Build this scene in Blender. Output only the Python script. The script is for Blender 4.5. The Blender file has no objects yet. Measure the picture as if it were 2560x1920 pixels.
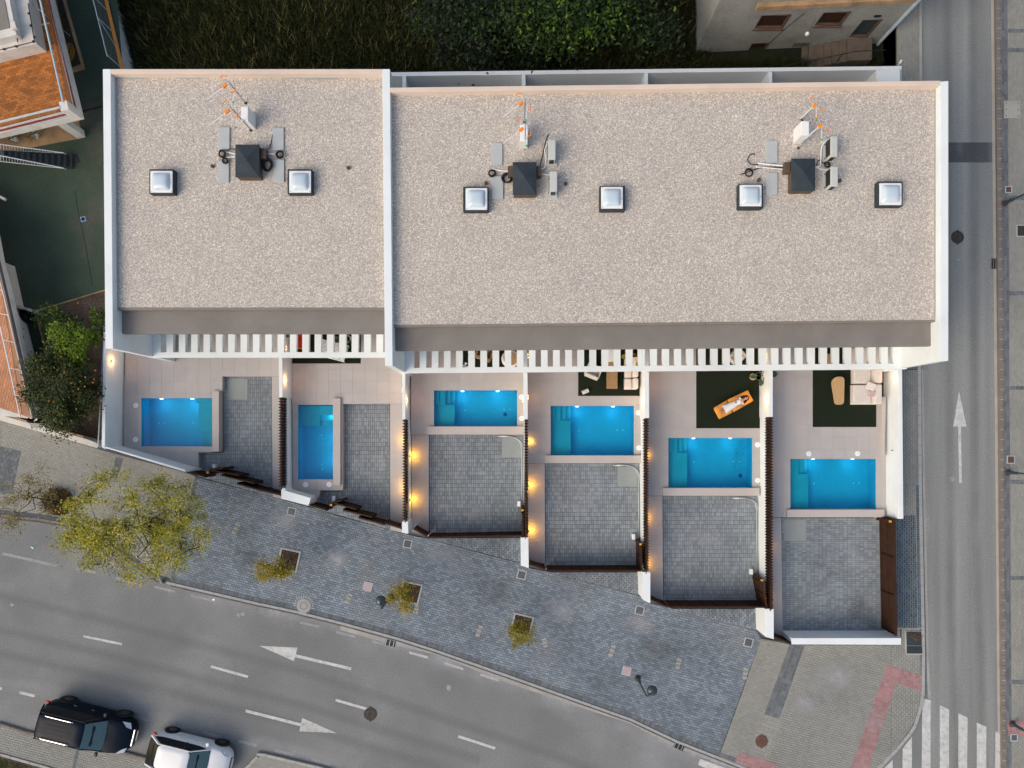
import bpy, math, random
from mathutils import Vector, Matrix
R = random.Random(7)
S = bpy.context.scene
C = bpy.context.collection
# ---------------- camera, world, sun, exposure ----------------
H = 36.0; F = 1800.0; CX = 1295.0; CY = 1085.0      # drone height, focal length and nadir of the 2560x1920 photograph
cam = bpy.data.cameras.new('camera'); camo = bpy.data.objects.new('camera', cam); C.objects.link(camo)
camo.location = (0, 0, H); camo.rotation_euler = (0, 0, 0)
cam.sensor_width = 36; cam.lens = F / 2560 * 36
cam.shift_x = (1280 - CX) / 2560; cam.shift_y = (CY - 960) / 2560
cam.clip_end = 500; S.camera = camo
W = bpy.data.worlds.new('World'); S.world = W; W.use_nodes = True
nt = W.node_tree; bg = nt.nodes['Background']; sky = nt.nodes.new('ShaderNodeTexSky')
sky.sky_type = 'NISHITA'; sky.sun_disc = False
SUN_EL, SUN_AZ = 42, 236
sky.sun_elevation = math.radians(SUN_EL); sky.sun_rotation = math.radians(SUN_AZ)
sky.air_density = 1.25; sky.dust_density = 5.0; sky.ozone_density = 0.0
nt.links.new(sky.outputs[0], bg.inputs[0]); bg.inputs[1].default_value = 0.14
sl = bpy.data.lights.new('sun', 'SUN'); sl.energy = 0.5; sl.angle = math.radians(50); sl.color = (1.0, .97, .88)
so = bpy.data.objects.new('sun', sl); C.objects.link(so)
az = math.radians(SUN_AZ); el = math.radians(SUN_EL)
d = Vector((math.sin(az) * math.cos(el), math.cos(az) * math.cos(el), math.sin(el)))
so.rotation_euler = d.to_track_quat('Z', 'Y').to_euler()
S.view_settings.view_transform = 'Standard'; S.view_settings.look = 'None'; S.view_settings.gamma = 1
S.view_settings.use_curve_mapping = False; S.view_settings.exposure = 0.32
S.render.engine = 'CYCLES'

# ---------------- helpers ----------------
def P(x, y, z=0.0):
    k = (H - z) / F
    return Vector(((x - CX) * k, -(y - CY) * k, z))
def XY(pts, z): return [tuple(P(x, y, z)[:2]) for x, y in pts]
def tag(o, label=None, cat=None, group=None, kind=None):
    if label: o['label'] = label
    if cat: o['category'] = cat
    if group: o['group'] = group
    if kind: o['kind'] = kind
    return o
def thing(name, label, cat, loc=(0, 0, 0), group=None):
    o = bpy.data.objects.new(name, None); o.empty_display_size = .2; C.objects.link(o); o.location = loc
    return tag(o, label, cat, group)
def wloc(o):
    v = Vector((0, 0, 0))
    while o: v += o.location; o = o.parent
    return v
class MB:
    def __init__(s): s.v = []; s.f = []; s.m = []; s.a = []; s.cm = 0; s.ca = 0.0
    def add(s, vs, fs):
        n = len(s.v); s.v += [tuple(v) for v in vs]
        for f in fs: s.f.append(tuple(i + n for i in f)); s.m.append(s.cm); s.a.append(s.ca)
        return s
    def prism(s, xy, z0, z1, inset=0, bottom=True):
        n = len(xy)
        ar = sum(xy[i][0] * xy[(i + 1) % n][1] - xy[(i + 1) % n][0] * xy[i][1] for i in range(n))
        if ar < 0: xy = xy[::-1]
        vs = [(x, y, z0) for x, y in xy]
        if inset:
            cx = sum(p[0] for p in xy) / n; cy = sum(p[1] for p in xy) / n
            vs += [(x, y, z1 - inset) for x, y in xy]
            tp = []
            for x, y in xy:
                dx, dy = cx - x, cy - y; L = math.hypot(dx, dy) or 1
                tp.append((x + dx / L * inset * 1.4, y + dy / L * inset * 1.4, z1))
            vs += tp
            fs = [tuple(range(2 * n, 3 * n))]
            for i in range(n):
                j = (i + 1) % n; fs += [(i, j, n + j, n + i), (n + i, n + j, 2 * n + j, 2 * n + i)]
        else:
            vs += [(x, y, z1) for x, y in xy]
            fs = [tuple(range(n, 2 * n))] + [(i, (i + 1) % n, n + (i + 1) % n, n + i) for i in range(n)]
        if bottom: fs.append(tuple(range(n - 1, -1, -1)))
        return s.add(vs, fs)
    def box(s, c, sz, rz=0, M=None):
        x, y, z = [k / 2 for k in sz]
        vs = [Vector((a * x, b * y, e * z)) for e in (-1, 1) for b in (-1, 1) for a in (-1, 1)]
        m = Matrix.Rotation(rz, 4, 'Z') if M is None else M
        vs = [m @ v + Vector(c) for v in vs]
        return s.add(vs, [(0, 2, 3, 1), (4, 5, 7, 6), (0, 1, 5, 4), (2, 6, 7, 3), (0, 4, 6, 2), (1, 3, 7, 5)])
    def tube(s, pts, r, n=8, r2=None, closed=False):
        pts = [Vector(p) for p in pts]; k = len(pts); rings = []; n0 = len(s.v)
        vs = []
        for i, p in enumerate(pts):
            if closed: t = pts[(i + 1) % k] - pts[i - 1]
            else: t = pts[min(i + 1, k - 1)] - pts[max(i - 1, 0)]
            t = t.normalized() if t.length > 1e-9 else Vector((0, 0, 1))
            u = t.cross(Vector((0, 0, 1)))
            if u.length < .05: u = t.cross(Vector((0, 1, 0)))
            u.normalize(); w = t.cross(u)
            rr = r if r2 is None else r + (r2 - r) * i / max(1, k - 1)
            vs += [p + u * rr * math.cos(6.28318 * j / n) + w * rr * math.sin(6.28318 * j / n) for j in range(n)]
        fs = []
        for i in range(k if closed else k - 1):
            a = i * n; b = ((i + 1) % k) * n
            fs += [(a + j, a + (j + 1) % n, b + (j + 1) % n, b + j) for j in range(n)]
        if not closed: fs += [tuple(range(n - 1, -1, -1)), tuple(range((k - 1) * n, k * n))]
        return s.add(vs, fs)
    def lathe(s, c, prof, n=24):
        vs = []; fs = []
        for r, z in prof: vs += [(c[0] + r * math.cos(6.28318 * j / n), c[1] + r * math.sin(6.28318 * j / n), c[2] + z) for j in range(n)]
        for i in range(len(prof) - 1): fs += [(i * n + j, i * n + (j + 1) % n, (i + 1) * n + (j + 1) % n, (i + 1) * n + j) for j in range(n)]
        fs.append(tuple(range(n - 1, -1, -1))); fs.append(tuple(range((len(prof) - 1) * n, len(prof) * n)))
        return s.add(vs, fs)
    def build(s, name, mats, parent=None, smooth=False, attr=False, bevel=0, subsurf=0):
        me = bpy.data.meshes.new(name)
        off = wloc(parent) if parent else Vector((0, 0, 0))
        me.from_pydata([(a - off.x, b - off.y, c - off.z) for a, b, c in s.v], [], s.f)
        if not isinstance(mats, (list, tuple)): mats = [mats]
        for m in mats: me.materials.append(m)
        if len(mats) > 1: me.polygons.foreach_set('material_index', s.m)
        if smooth: me.polygons.foreach_set('use_smooth', [True] * len(s.f))
        if attr:
            at = me.attributes.new('v', 'FLOAT', 'FACE'); at.data.foreach_set('value', s.a)
        me.update()
        o = bpy.data.objects.new(name, me); C.objects.link(o)
        if parent: o.parent = parent
        if bevel:
            b = o.modifiers.new('b', 'BEVEL'); b.width = bevel; b.segments = 2; b.limit_method = 'ANGLE'
        if subsurf:
            b = o.modifiers.new('s', 'SUBSURF'); b.levels = subsurf; b.render_levels = subsurf
        return o
def dup(root, loc, rz=0, label=None, group=None):
    r = root.copy(); C.objects.link(r); r.location = loc; r.rotation_euler = (0, 0, rz)
    if label: r['label'] = label
    if group: r['group'] = group
    for ch in list(root.children):
        c = ch.copy(); C.objects.link(c); c.parent = r
        for g in ch.children:
            q = g.copy(); C.objects.link(q); q.parent = c
    return r
def clip(poly, cp):
    # Sutherland-Hodgman, cp convex CCW
    out = poly
    n = len(cp)
    for i in range(n):
        ax, ay = cp[i]; bx, by = cp[(i + 1) % n]; inp = out; out = []
        if not inp: break
        for j in range(len(inp)):
            px, py = inp[j - 1]; qx, qy = inp[j]
            dp = (bx - ax) * (py - ay) - (by - ay) * (px - ax); dq = (bx - ax) * (qy - ay) - (by - ay) * (qx - ax)
            if (dp >= 0) != (dq >= 0):
                t = dp / (dp - dq); out.append((px + (qx - px) * t, py + (qy - py) * t))
            if dq >= 0: out.append((qx, qy))
    return out
def ccw(xy):
    n = len(xy)
    return xy if sum(xy[i][0] * xy[(i + 1) % n][1] - xy[(i + 1) % n][0] * xy[i][1] for i in range(n)) > 0 else xy[::-1]
def area(xy):
    n = len(xy); return abs(sum(xy[i][0] * xy[(i + 1) % n][1] - xy[(i + 1) % n][0] * xy[i][1] for i in range(n))) / 2
def cells(polys, ang, w, h, gap, bond=.5, org=(0, 0), jit=0.0):
    """clipped rectangular pieces laid over convex world polygons"""
    ca, sa = math.cos(ang), math.sin(ang)
    for cp in polys:
        cp = ccw(cp)
        loc = [((x - org[0]) * ca + (y - org[1]) * sa, -(x - org[0]) * sa + (y - org[1]) * ca) for x, y in cp]
        x0 = min(p[0] for p in loc); x1 = max(p[0] for p in loc); y0 = min(p[1] for p in loc); y1 = max(p[1] for p in loc)
        for j in range(math.floor(y0 / h), math.ceil(y1 / h) + 1):
            o = (j % 2) * bond * w
            for i in range(math.floor((x0 - o) / w), math.ceil((x1 - o) / w) + 1):
                a = o + i * w + gap / 2; b = o + (i + 1) * w - gap / 2; c = j * h + gap / 2; e = (j + 1) * h - gap / 2
                if a > x1 or b < x0 or c > y1 or e < y0: continue
                q = [(a, c), (b, c), (b, e), (a, e)]
                q = clip(q, loc)
                if len(q) < 3 or area(q) < w * h * .04: continue
                yield (i, j), [(x * ca - y * sa + org[0], x * sa + y * ca + org[1]) for x, y in q]
def rnd01(i, j, k=0):
    return random.Random(i * 7919 + j * 104729 + k * 31).random()
def pave(name, polys_px, z, ang, w, h, gap, mat, parent=None, bond=.5, th=.03, vary=1.0, patch=None):
    m = MB(); polys = [XY(p, z) for p in polys_px]
    for (i, j), q in cells(polys, ang, w, h, gap, bond):
        m.ca = rnd01(i, j) * vary
        m.prism(q, z - th, z + R.uniform(-.002, .002), inset=.004, bottom=False)
    o = m.build(name, mat, parent, attr=True); tag(o, kind='stuff'); return o
def sheet(name, pts, z, th, mat, parent=None, **kw):
    o = MB().prism(XY(pts, z), z - th, z).build(name, mat, parent); return tag(o, **kw)
def interp(pts, x):
    if x <= pts[0][0]: return pts[0][1]
    for (a, b), (c, d_) in zip(pts, pts[1:]):
        if x <= c: return b + (d_ - b) * (x - a) / (c - a)
    return pts[-1][1]
def slices(top, bot):
    xs = sorted(set([p[0] for p in top] + [p[0] for p in bot])); lo = max(top[0][0], bot[0][0]); hi = min(top[-1][0], bot[-1][0])
    xs = [x for x in xs if lo <= x <= hi]; out = []
    for a, b in zip(xs, xs[1:]):
        q = [(a, interp(top, a)), (b, interp(top, b)), (b, interp(bot, b)), (a, interp(bot, a))]
        q2 = [q[0]]
        for p in q[1:]:
            if math.hypot(p[0] - q2[-1][0], p[1] - q2[-1][1]) > .5: q2.append(p)
        if math.hypot(q2[0][0] - q2[-1][0], q2[0][1] - q2[-1][1]) < .5: q2.pop()
        if len(q2) > 2: out.append(q2)
    return out

# ---------------- materials ----------------
def lin(c):
    return tuple(((x / 255) / 12.92 if x / 255 <= .04045 else ((x / 255 + .055) / 1.055) ** 2.4) for x in c)
def mat(name, col, rough=.8, metal=0, var=.12, scale=3.0, fine=0, fscale=60, bump=0, col2=None, attr=0, emit=0, spec=.3, stretch=None, stain=0, stcol=None, stscale=.5):
    m = bpy.data.materials.new(name); m.use_nodes = True; n = m.node_tree.nodes; l = m.node_tree.links
    b = n['Principled BSDF']; b.inputs['Roughness'].default_value = rough; b.inputs['Metallic'].default_value = metal
    b.inputs['Specular IOR Level'].default_value = spec
    geo = n.new('ShaderNodeNewGeometry'); src = geo.outputs['Position']
    if stretch:
        mp = n.new('ShaderNodeMapping'); mp.inputs['Scale'].default_value = stretch; mp.inputs['Rotation'].default_value = (0, 0, stretch[3] if len(stretch) > 3 else 0) if len(stretch) > 3 else (0, 0, 0)
        if len(stretch) > 3: mp.inputs['Scale'].default_value = stretch[:3]
        l.new(src, mp.inputs[0]); ssrc = mp.outputs[0]
    else: ssrc = src
    def mixc(fac, a, bcol, mode='MIX'):
        x = n.new('ShaderNodeMix'); x.data_type = 'RGBA'; x.blend_type = mode
        if isinstance(fac, float): x.inputs[0].default_value = fac
        else: l.new(fac, x.inputs[0])
        for idx, v in ((6, a), (7, bcol)):
            if isinstance(v, tuple): x.inputs[idx].default_value = (*v[:3], 1)
            else: l.new(v, x.inputs[idx])
        return x.outputs[2]
    c1 = tuple(k * (1 - var) for k in col); c2 = col2 or tuple(min(1, k * (1 + var)) for k in col)
    ns = n.new('ShaderNodeTexNoise'); ns.inputs['Scale'].default_value = scale; ns.inputs['Detail'].default_value = 5; l.new(ssrc, ns.inputs['Vector'])
    mr = n.new('ShaderNodeMapRange'); mr.inputs[1].default_value = .3; mr.inputs[2].default_value = .7; l.new(ns.outputs[0], mr.inputs[0])
    out = mixc(mr.outputs[0], c1, c2)
    if attr:
        at = n.new('ShaderNodeAttribute'); at.attribute_name = 'v'
        mm = n.new('ShaderNodeMapRange'); mm.inputs[3].default_value = 1 - attr; mm.inputs[4].default_value = 1 + attr * .8; l.new(at.outputs['Fac'], mm.inputs[0])
        hs = n.new('ShaderNodeHueSaturation'); l.new(out, hs.inputs['Color']); l.new(mm.outputs[0], hs.inputs['Value']); out = hs.outputs[0]
    if stain:
        s2 = n.new('ShaderNodeTexNoise'); s2.inputs['Scale'].default_value = stscale; s2.inputs['Detail'].default_value = 6; s2.inputs['Roughness'].default_value = .65; l.new(src, s2.inputs['Vector'])
        m2 = n.new('ShaderNodeMapRange'); m2.inputs[1].default_value = .52; m2.inputs[2].default_value = .72; m2.inputs[4].default_value = stain; l.new(s2.outputs[0], m2.inputs[0])
        out = mixc(m2.outputs[0], out, stcol or tuple(k * .5 for k in col))
    if fine:
        s3 = n.new('ShaderNodeTexNoise'); s3.inputs['Scale'].default_value = fscale; s3.inputs['Detail'].default_value = 2; l.new(src, s3.inputs['Vector'])
        m3 = n.new('ShaderNodeMapRange'); m3.inputs[1].default_value = .3; m3.inputs[2].default_value = .7; m3.inputs[3].default_value = 1 - fine; m3.inputs[4].default_value = 1 + fine; l.new(s3.outputs[0], m3.inputs[0])
        hs = n.new('ShaderNodeHueSaturation'); l.new(out, hs.inputs['Color']); l.new(m3.outputs[0], hs.inputs['Value']); out = hs.outputs[0]
    l.new(out, b.inputs['Base Color'])
    if bump:
        s4 = n.new('ShaderNodeTexNoise'); s4.inputs['Scale'].default_value = fscale; l.new(src, s4.inputs['Vector'])
        bp = n.new('ShaderNodeBump'); bp.inputs['Strength'].default_value = bump; bp.inputs['Distance'].default_value = .02; l.new(s4.outputs[0], bp.inputs['Height']); l.new(bp.outputs[0], b.inputs['Normal'])
    if emit:
        b.inputs['Emission Color'].default_value = (*col[:3], 1); b.inputs['Emission Strength'].default_value = emit
    return m
M = {}
M['white'] = mat('white_plaster', (.72, .77, .79), .85, var=.03, scale=.8, fine=.02, fscale=20, stain=.35, stcol=(.60, .62, .63), stscale=1.1)
M['pink'] = mat('beige_plaster', (.66, .545, .465), .85, var=.05, scale=1.2, stain=.2, stcol=(.5, .38, .32))
M['greyroof'] = mat('grey_membrane', (.205, .19, .175), .8, var=.1, scale=.9, fine=.1, fscale=25, stain=.25, stcol=(.15, .14, .13), stscale=.5)
M['asphalt'] = mat('asphalt', (.178, .186, .188), .9, var=.14, scale=.35, fine=.16, fscale=16, stain=.55, stcol=(.29, .30, .31), stscale=.16)
M['asphalt2'] = mat('asphalt_street', (.225, .235, .232), .9, var=.18, scale=1.0, stretch=(1.2, .04, 1), fine=.16, fscale=16, stain=.3, stcol=(.25, .25, .25), stscale=.3)
M['patch'] = mat('asphalt_patch', (.075, .08, .088), .9, var=.1, scale=1, fine=.2, fscale=14)
M['cobble'] = mat('dark_cobble', (.185, .220, .258), .85, var=.2, scale=.30, attr=.26, fine=.15, fscale=25, stain=.45, stcol=(.24, .235, .23), stscale=.35)
M['beige'] = mat('beige_paver', (.265, .268, .248), .88, var=.12, scale=.4, attr=.09, fine=.15, fscale=25, stain=.5, stcol=(.21, .205, .19), stscale=.4)
M['bandgrey'] = mat('grey_paver', (.13, .145, .16), .88, var=.1, scale=.6, attr=.25, fine=.1)
M['navy'] = mat('navy_paver', (.062, .095, .13), .8, var=.1, scale=.6, attr=.3)
M['grout'] = mat('sand_joint', (.30, .30, .26), .95, var=.1)
M['joint'] = mat('dark_joint', (.075, .090, .105), .95, var=.1)
M['joint2'] = mat('pale_joint', (.215, .205, .185), .95, var=.1)
M['drive'] = mat('driveway_paver', (.235, .268, .295), .82, var=.14, scale=.7, attr=.20, fine=.1, fscale=25)
M['redpave'] = mat('red_paver', (.33, .185, .19), .85, var=.1, scale=.8, attr=.15, fine=.1, stain=.4, stcol=(.3, .19, .18), stscale=.8)
M['deck'] = mat('porcelain_tile', (.42, .40, .395), .55, var=.035, scale=1.5, attr=.03, fine=.03, fscale=30)
M['deckjoint'] = mat('tile_joint', (.39, .36, .34), .8, var=.05)
M['coping'] = mat('coping_stone', (.47, .43, .41), .6, var=.03, scale=1.5)
M['turf'] = mat('artificial_turf', (.008, .014, .006), .95, var=.3, scale=30, fine=.4, fscale=80)
M['turfb'] = mat('turf_blade', (.010, .018, .008), .9, var=.3, scale=30)
M['pool'] = mat('pool_mosaic', (.008, .42, .66), .5, var=.05, scale=1.5, fine=.07, fscale=18)
M['poolstep'] = mat('pool_step_mosaic', (.012, .40, .52), .5, var=.05, scale=1.5, fine=.06, fscale=18)
M['pooldrain'] = mat('pool_drain', (.005, .10, .38), .5)
M['nozzle'] = mat('pool_nozzle', (.2, .75, .85), .5)
M['kerb'] = mat('kerb_concrete', (.33, .34, .345), .85, var=.1, scale=1, fine=.1, stain=.3, stcol=(.22, .22, .21), stscale=1)
M['kerbb'] = mat('kerb_brown', (.19, .165, .145), .88, var=.12, scale=1, fine=.1)
M['gutter'] = mat('gutter_strip', (.36, .35, .32), .9, var=.1, scale=1, stain=.4, stcol=(.24, .23, .2), stscale=1.5)
M['dirt'] = mat('gutter_dirt', (.09, .085, .08), .95, var=.3, scale=2)
M['paint'] = mat('road_paint', (.50, .51, .50), .8, var=.12, scale=3, fine=.12, fscale=20, stain=.75, stcol=(.22, .22, .22), stscale=5)
M['paintf'] = mat('faded_road_paint', (.28, .285, .28), .85, var=.15, scale=2, fine=.15, fscale=20)
M['brown'] = mat('brown_metal', (.040, .020, .013), .65, var=.15, scale=3, spec=.12)
M['black'] = mat('black_metal', (.012, .014, .016), .5, var=.2, spec=.4)
M['blackrub'] = mat('black_rubber', (.012, .012, .014), .6, var=.2)
M['charcap'] = mat('charcoal_membrane', (.030, .042, .052), .7, var=.2, scale=2, fine=.15)
M['rust'] = mat('brown_flashing', (.10, .07, .05), .7, var=.2)
M['concrete'] = mat('light_concrete', (.42, .45, .46), .85, var=.05, scale=2, fine=.05)
M['patchc'] = mat('concrete_lid', (.27, .30, .30), .8, var=.05, scale=2)
M['castiron'] = mat('cast_iron', (.055, .05, .046), .7, metal=.3, var=.2, scale=6, bump=.3, fscale=40)
M['rustiron'] = mat('rusty_iron', (.12, .065, .05), .8, var=.25, scale=6)
M['galv'] = mat('galvanised_steel', (.40, .44, .46), .45, metal=.6, var=.08)
M['bluegrey'] = mat('painted_railing', (.42, .52, .58), .5, var=.06)
M['plastic'] = mat('white_plastic', (.78, .79, .80), .35, var=.02)
M['cream'] = mat('cream_fabric', (.62, .57, .53), .9, var=.05, scale=6, fine=.04)
M['pinkc'] = mat('dusty_pink_fabric', (.45, .34, .36), .9, var=.06)
M['wood'] = mat('teak_wood', (.40, .24, .12), .6, var=.18, scale=5, stretch=(12, 1, 1))
M['oak'] = mat('oak_top', (.48, .31, .15), .55, var=.12, scale=4, stretch=(10, 1, 1))
M['orange'] = mat('orange_cushion', (.62, .26, .05), .85, var=.08, scale=5)
M['oplastic'] = mat('orange_plastic', (.95, .25, .02), .5, var=.02)
M['gplastic'] = mat('green_plastic', (.02, .45, .12), .5)
M['dress'] = mat('white_dress', (.66, .70, .73), .9, var=.06, scale=10)
M['skin'] = mat('skin', (.42, .22, .15), .6, var=.05)
M['hair'] = mat('dark_hair', (.025, .012, .010), .5, var=.3, scale=20)
M['red'] = mat('red_fabric', (.45, .02, .01), .8)
M['yellow'] = mat('yellow_trim', (.7, .35, .02), .7)
M['court'] = mat('green_court', (.042, .066, .048), .9, var=.18, scale=.5, fine=.15, fscale=12, stain=.85, stcol=(.082, .078, .066), stscale=.4)
M['soil'] = mat('soil', (.125, .09, .07), .95, var=.25, scale=1.5, fine=.3, fscale=12)
M['darksoil'] = mat('dark_soil', (.035, .026, .022), .95, var=.4, scale=6, fine=.4, fscale=25)
M['fieldsoil'] = mat('field_soil', (.012, .015, .006), .95, var=.4, scale=1.5, fine=.4, fscale=10)
M['terra'] = mat('terracotta_tile', (.36, .13, .030), .7, var=.12, scale=1, attr=.35)
M['terra2'] = mat('pale_terracotta', (.50, .24, .13), .75, var=.12, scale=1, attr=.14)
M['terraj'] = mat('terracotta_joint', (.22, .09, .03), .9)
M['terraj2'] = mat('pale_terracotta_joint', (.36, .20, .12), .9)
M['oldwhite'] = mat('weathered_white', (.60, .58, .55), .9, var=.08, scale=2, stain=.5, stcol=(.38, .30, .23), stscale=1.2)
M['oldwall'] = mat('weathered_wall', (.30, .30, .28), .92, var=.14, scale=.6, fine=.1, fscale=10, stain=.6, stcol=(.13, .12, .10), stscale=.7)
M['rustwall'] = mat('stained_ledge', (.36, .24, .14), .92, var=.25, scale=1.5, stain=.5, stcol=(.12, .08, .06), stscale=2)
M['redpaint'] = mat('red_line_paint', (.25, .03, .03), .7, var=.1)
M['glassdark'] = mat('dark_glass', (.006, .009, .012), .08, var=.1, spec=.3)
M['oldstone'] = mat('old_stone', (.13, .105, .085), .95, var=.25, scale=2, stain=.5, stcol=(.06, .05, .04), stscale=2)
M['windscreen'] = mat('sky_teal_windscreen', (.04, .085, .105), .06, var=.1, spec=.8)  # bluish sky reflection is put into the glass base colour
M['carblack'] = mat('black_car_paint', (.003, .008, .018), .3, var=.02, spec=.1)
M['carwhite'] = mat('white_car_paint', (.68, .70, .72), .25, var=.01, spec=.5)
M['tyre'] = mat('tyre', (.015, .015, .016), .85)
M['rim'] = mat('alloy_rim', (.10, .105, .11), .35, metal=.7)
M['chrome'] = mat('chrome', (.75, .76, .78), .12, metal=1)
M['headlamp'] = mat('headlamp_glass', (.55, .58, .62), .1, metal=.3)
M['redlamp'] = mat('red_lamp', (.5, .01, .01), .2)
M['bark'] = mat('bark', (.055, .045, .038), .95, var=.3, scale=8)
M['barkw'] = mat('pale_bark', (.28, .27, .25), .9, var=.2, scale=8)
M['doormat'] = mat('door_mat', (.035, .033, .037), .95, var=.2)
M['lampglow'] = mat('lamp_glow', (1, .62, .25), .5, emit=5)
M['poolglow'] = mat('pool_lamp_glow', (.85, .93, 1), .5, emit=3)
M['amberglow'] = mat('amber_lamp_glow', (1, .5, .08), .5, emit=3)
def gravelmat():
    m = bpy.data.materials.new('roof_gravel'); m.use_nodes = True; n = m.node_tree.nodes; l = m.node_tree.links; b = n['Principled BSDF']; b.inputs['Roughness'].default_value = .9
    geo = n.new('ShaderNodeNewGeometry'); v = n.new('ShaderNodeTexVoronoi'); v.inputs['Scale'].default_value = 27; l.new(geo.outputs['Position'], v.inputs['Vector'])
    sep = n.new('ShaderNodeSeparateColor'); l.new(v.outputs['Color'], sep.inputs[0])
    cr = n.new('ShaderNodeValToRGB'); cr.color_ramp.interpolation = 'LINEAR'
    e = cr.color_ramp.elements; e[0].position = 0; e[0].color = (.26, .25, .26, 1); e[1].position = 1; e[1].color = (.68, .64, .58, 1)
    for p, c in ((.2, (.34, .31, .30)), (.4, (.40, .355, .32)), (.6, (.44, .39, .35)), (.8, (.50, .46, .37))):
        q = e.new(p); q.color = (*c, 1)
    l.new(sep.outputs[0], cr.inputs[0])
    ns = n.new('ShaderNodeTexNoise'); ns.inputs['Scale'].default_value = .7; ns.inputs['Detail'].default_value = 4; l.new(geo.outputs['Position'], ns.inputs['Vector'])
    mr = n.new('ShaderNodeMapRange'); mr.inputs[1].default_value = .3; mr.inputs[2].default_value = .7; mr.inputs[3].default_value = 1.04; mr.inputs[4].default_value = 1.12; l.new(ns.outputs[0], mr.inputs[0])
    hs = n.new('ShaderNodeHueSaturation'); l.new(cr.outputs[0], hs.inputs['Color']); l.new(mr.outputs[0], hs.inputs['Value']); l.new(hs.outputs[0], b.inputs['Base Color'])
    bp = n.new('ShaderNodeBump'); bp.inputs['Strength'].default_value = .35; bp.inputs['Distance'].default_value = .02; bp.invert = True; l.new(v.outputs['Distance'], bp.inputs['Height']); l.new(bp.outputs[0], b.inputs['Normal'])
    return m
M['gravel'] = gravelmat()
def watermat():
    m = bpy.data.materials.new('pool_water'); m.use_nodes = True; n = m.node_tree.nodes; l = m.node_tree.links; n.remove(n['Principled BSDF'])
    t = n.new('ShaderNodeBsdfTransparent'); t.inputs[0].default_value = (.80, .97, 1, 1); g = n.new('ShaderNodeBsdfGlossy'); g.inputs['Roughness'].default_value = .05
    fr = n.new('ShaderNodeFresnel'); fr.inputs[0].default_value = 1.25; mx = n.new('ShaderNodeMixShader')
    geo = n.new('ShaderNodeNewGeometry'); ns = n.new('ShaderNodeTexNoise'); ns.inputs['Scale'].default_value = 2.5; l.new(geo.outputs['Position'], ns.inputs['Vector'])
    bp = n.new('ShaderNodeBump'); bp.inputs['Strength'].default_value = .08; bp.inputs['Distance'].default_value = .05; l.new(ns.outputs[0], bp.inputs['Height']); l.new(bp.outputs[0], g.inputs['Normal']); l.new(bp.outputs[0], fr.inputs['Normal'])
    l.new(fr.outputs[0], mx.inputs[0]); l.new(t.outputs[0], mx.inputs[1]); l.new(g.outputs[0], mx.inputs[2]); l.new(mx.outputs[0], n['Material Output'].inputs[0])
    return m
M['water'] = watermat()
def leafmat(name, a, b_, c=None, rough=.6):
    m = bpy.data.materials.new(name); m.use_nodes = True; n = m.node_tree.nodes; l = m.node_tree.links; b = n['Principled BSDF']; b.inputs['Roughness'].default_value = rough; b.inputs['Specular IOR Level'].default_value = .25
    at = n.new('ShaderNodeAttribute'); at.attribute_name = 'v'; cr = n.new('ShaderNodeValToRGB'); e = cr.color_ramp.elements
    e[0].color = (*a, 1); e[1].color = (*b_, 1)
    if c: e[1].position = .85; q = e.new(1.0); q.color = (*c, 1)
    l.new(at.outputs['Fac'], cr.inputs[0]); l.new(cr.outputs[0], b.inputs['Base Color']); return m
M['leafy'] = leafmat('street_tree_leaf', (.12, .13, .015), (.36, .34, .02), (.62, .36, .20))
M['leafs'] = leafmat('young_tree_leaf', (.10, .095, .01), (.30, .24, .01), (.45, .17, .01))
M['leafbare'] = leafmat('thin_tree_leaf', (.09, .085, .02), (.20, .15, .03), (.35, .22, .1))
M['leafcit'] = leafmat('citrus_leaf', (.012, .028, .004), (.10, .17, .008), (.17, .24, .01))
M['leafdark'] = leafmat('dark_leaf', (.005, .010, .002), (.035, .055, .008), (.14, .13, .02))
M['leaffield'] = leafmat('field_tree_leaf', (.003, .007, .002), (.018, .042, .004), (.075, .15, .006))
M['weed'] = leafmat('weed_blade', (.010, .016, .003), (.055, .062, .012), (.22, .18, .08))
M['dryweed'] = leafmat('dry_weed', (.07, .055, .02), (.17, .09, .03), (.3, .24, .14))
M['lawn'] = leafmat('lawn_blade', (.05, .09, .01), (.12, .2, .02))
M['bigleaf'] = leafmat('broad_leaf', (.008, .02, .006), (.02, .05, .012))
# ================= GROUND, ROADS, PAVEMENTS =================
def struct(o): return tag(o, kind='structure')
MB().prism([(-150, -150), (150, -150), (150, 150), (-150, 150)], -1.9, -1.6).build('terrain', M['fieldsoil'])['kind'] = 'structure'
YN = 17.1
fw = XY([(308, 176), (262, 0), (170, -350)], .0)
xe = P(2243, 100, .12).x
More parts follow.
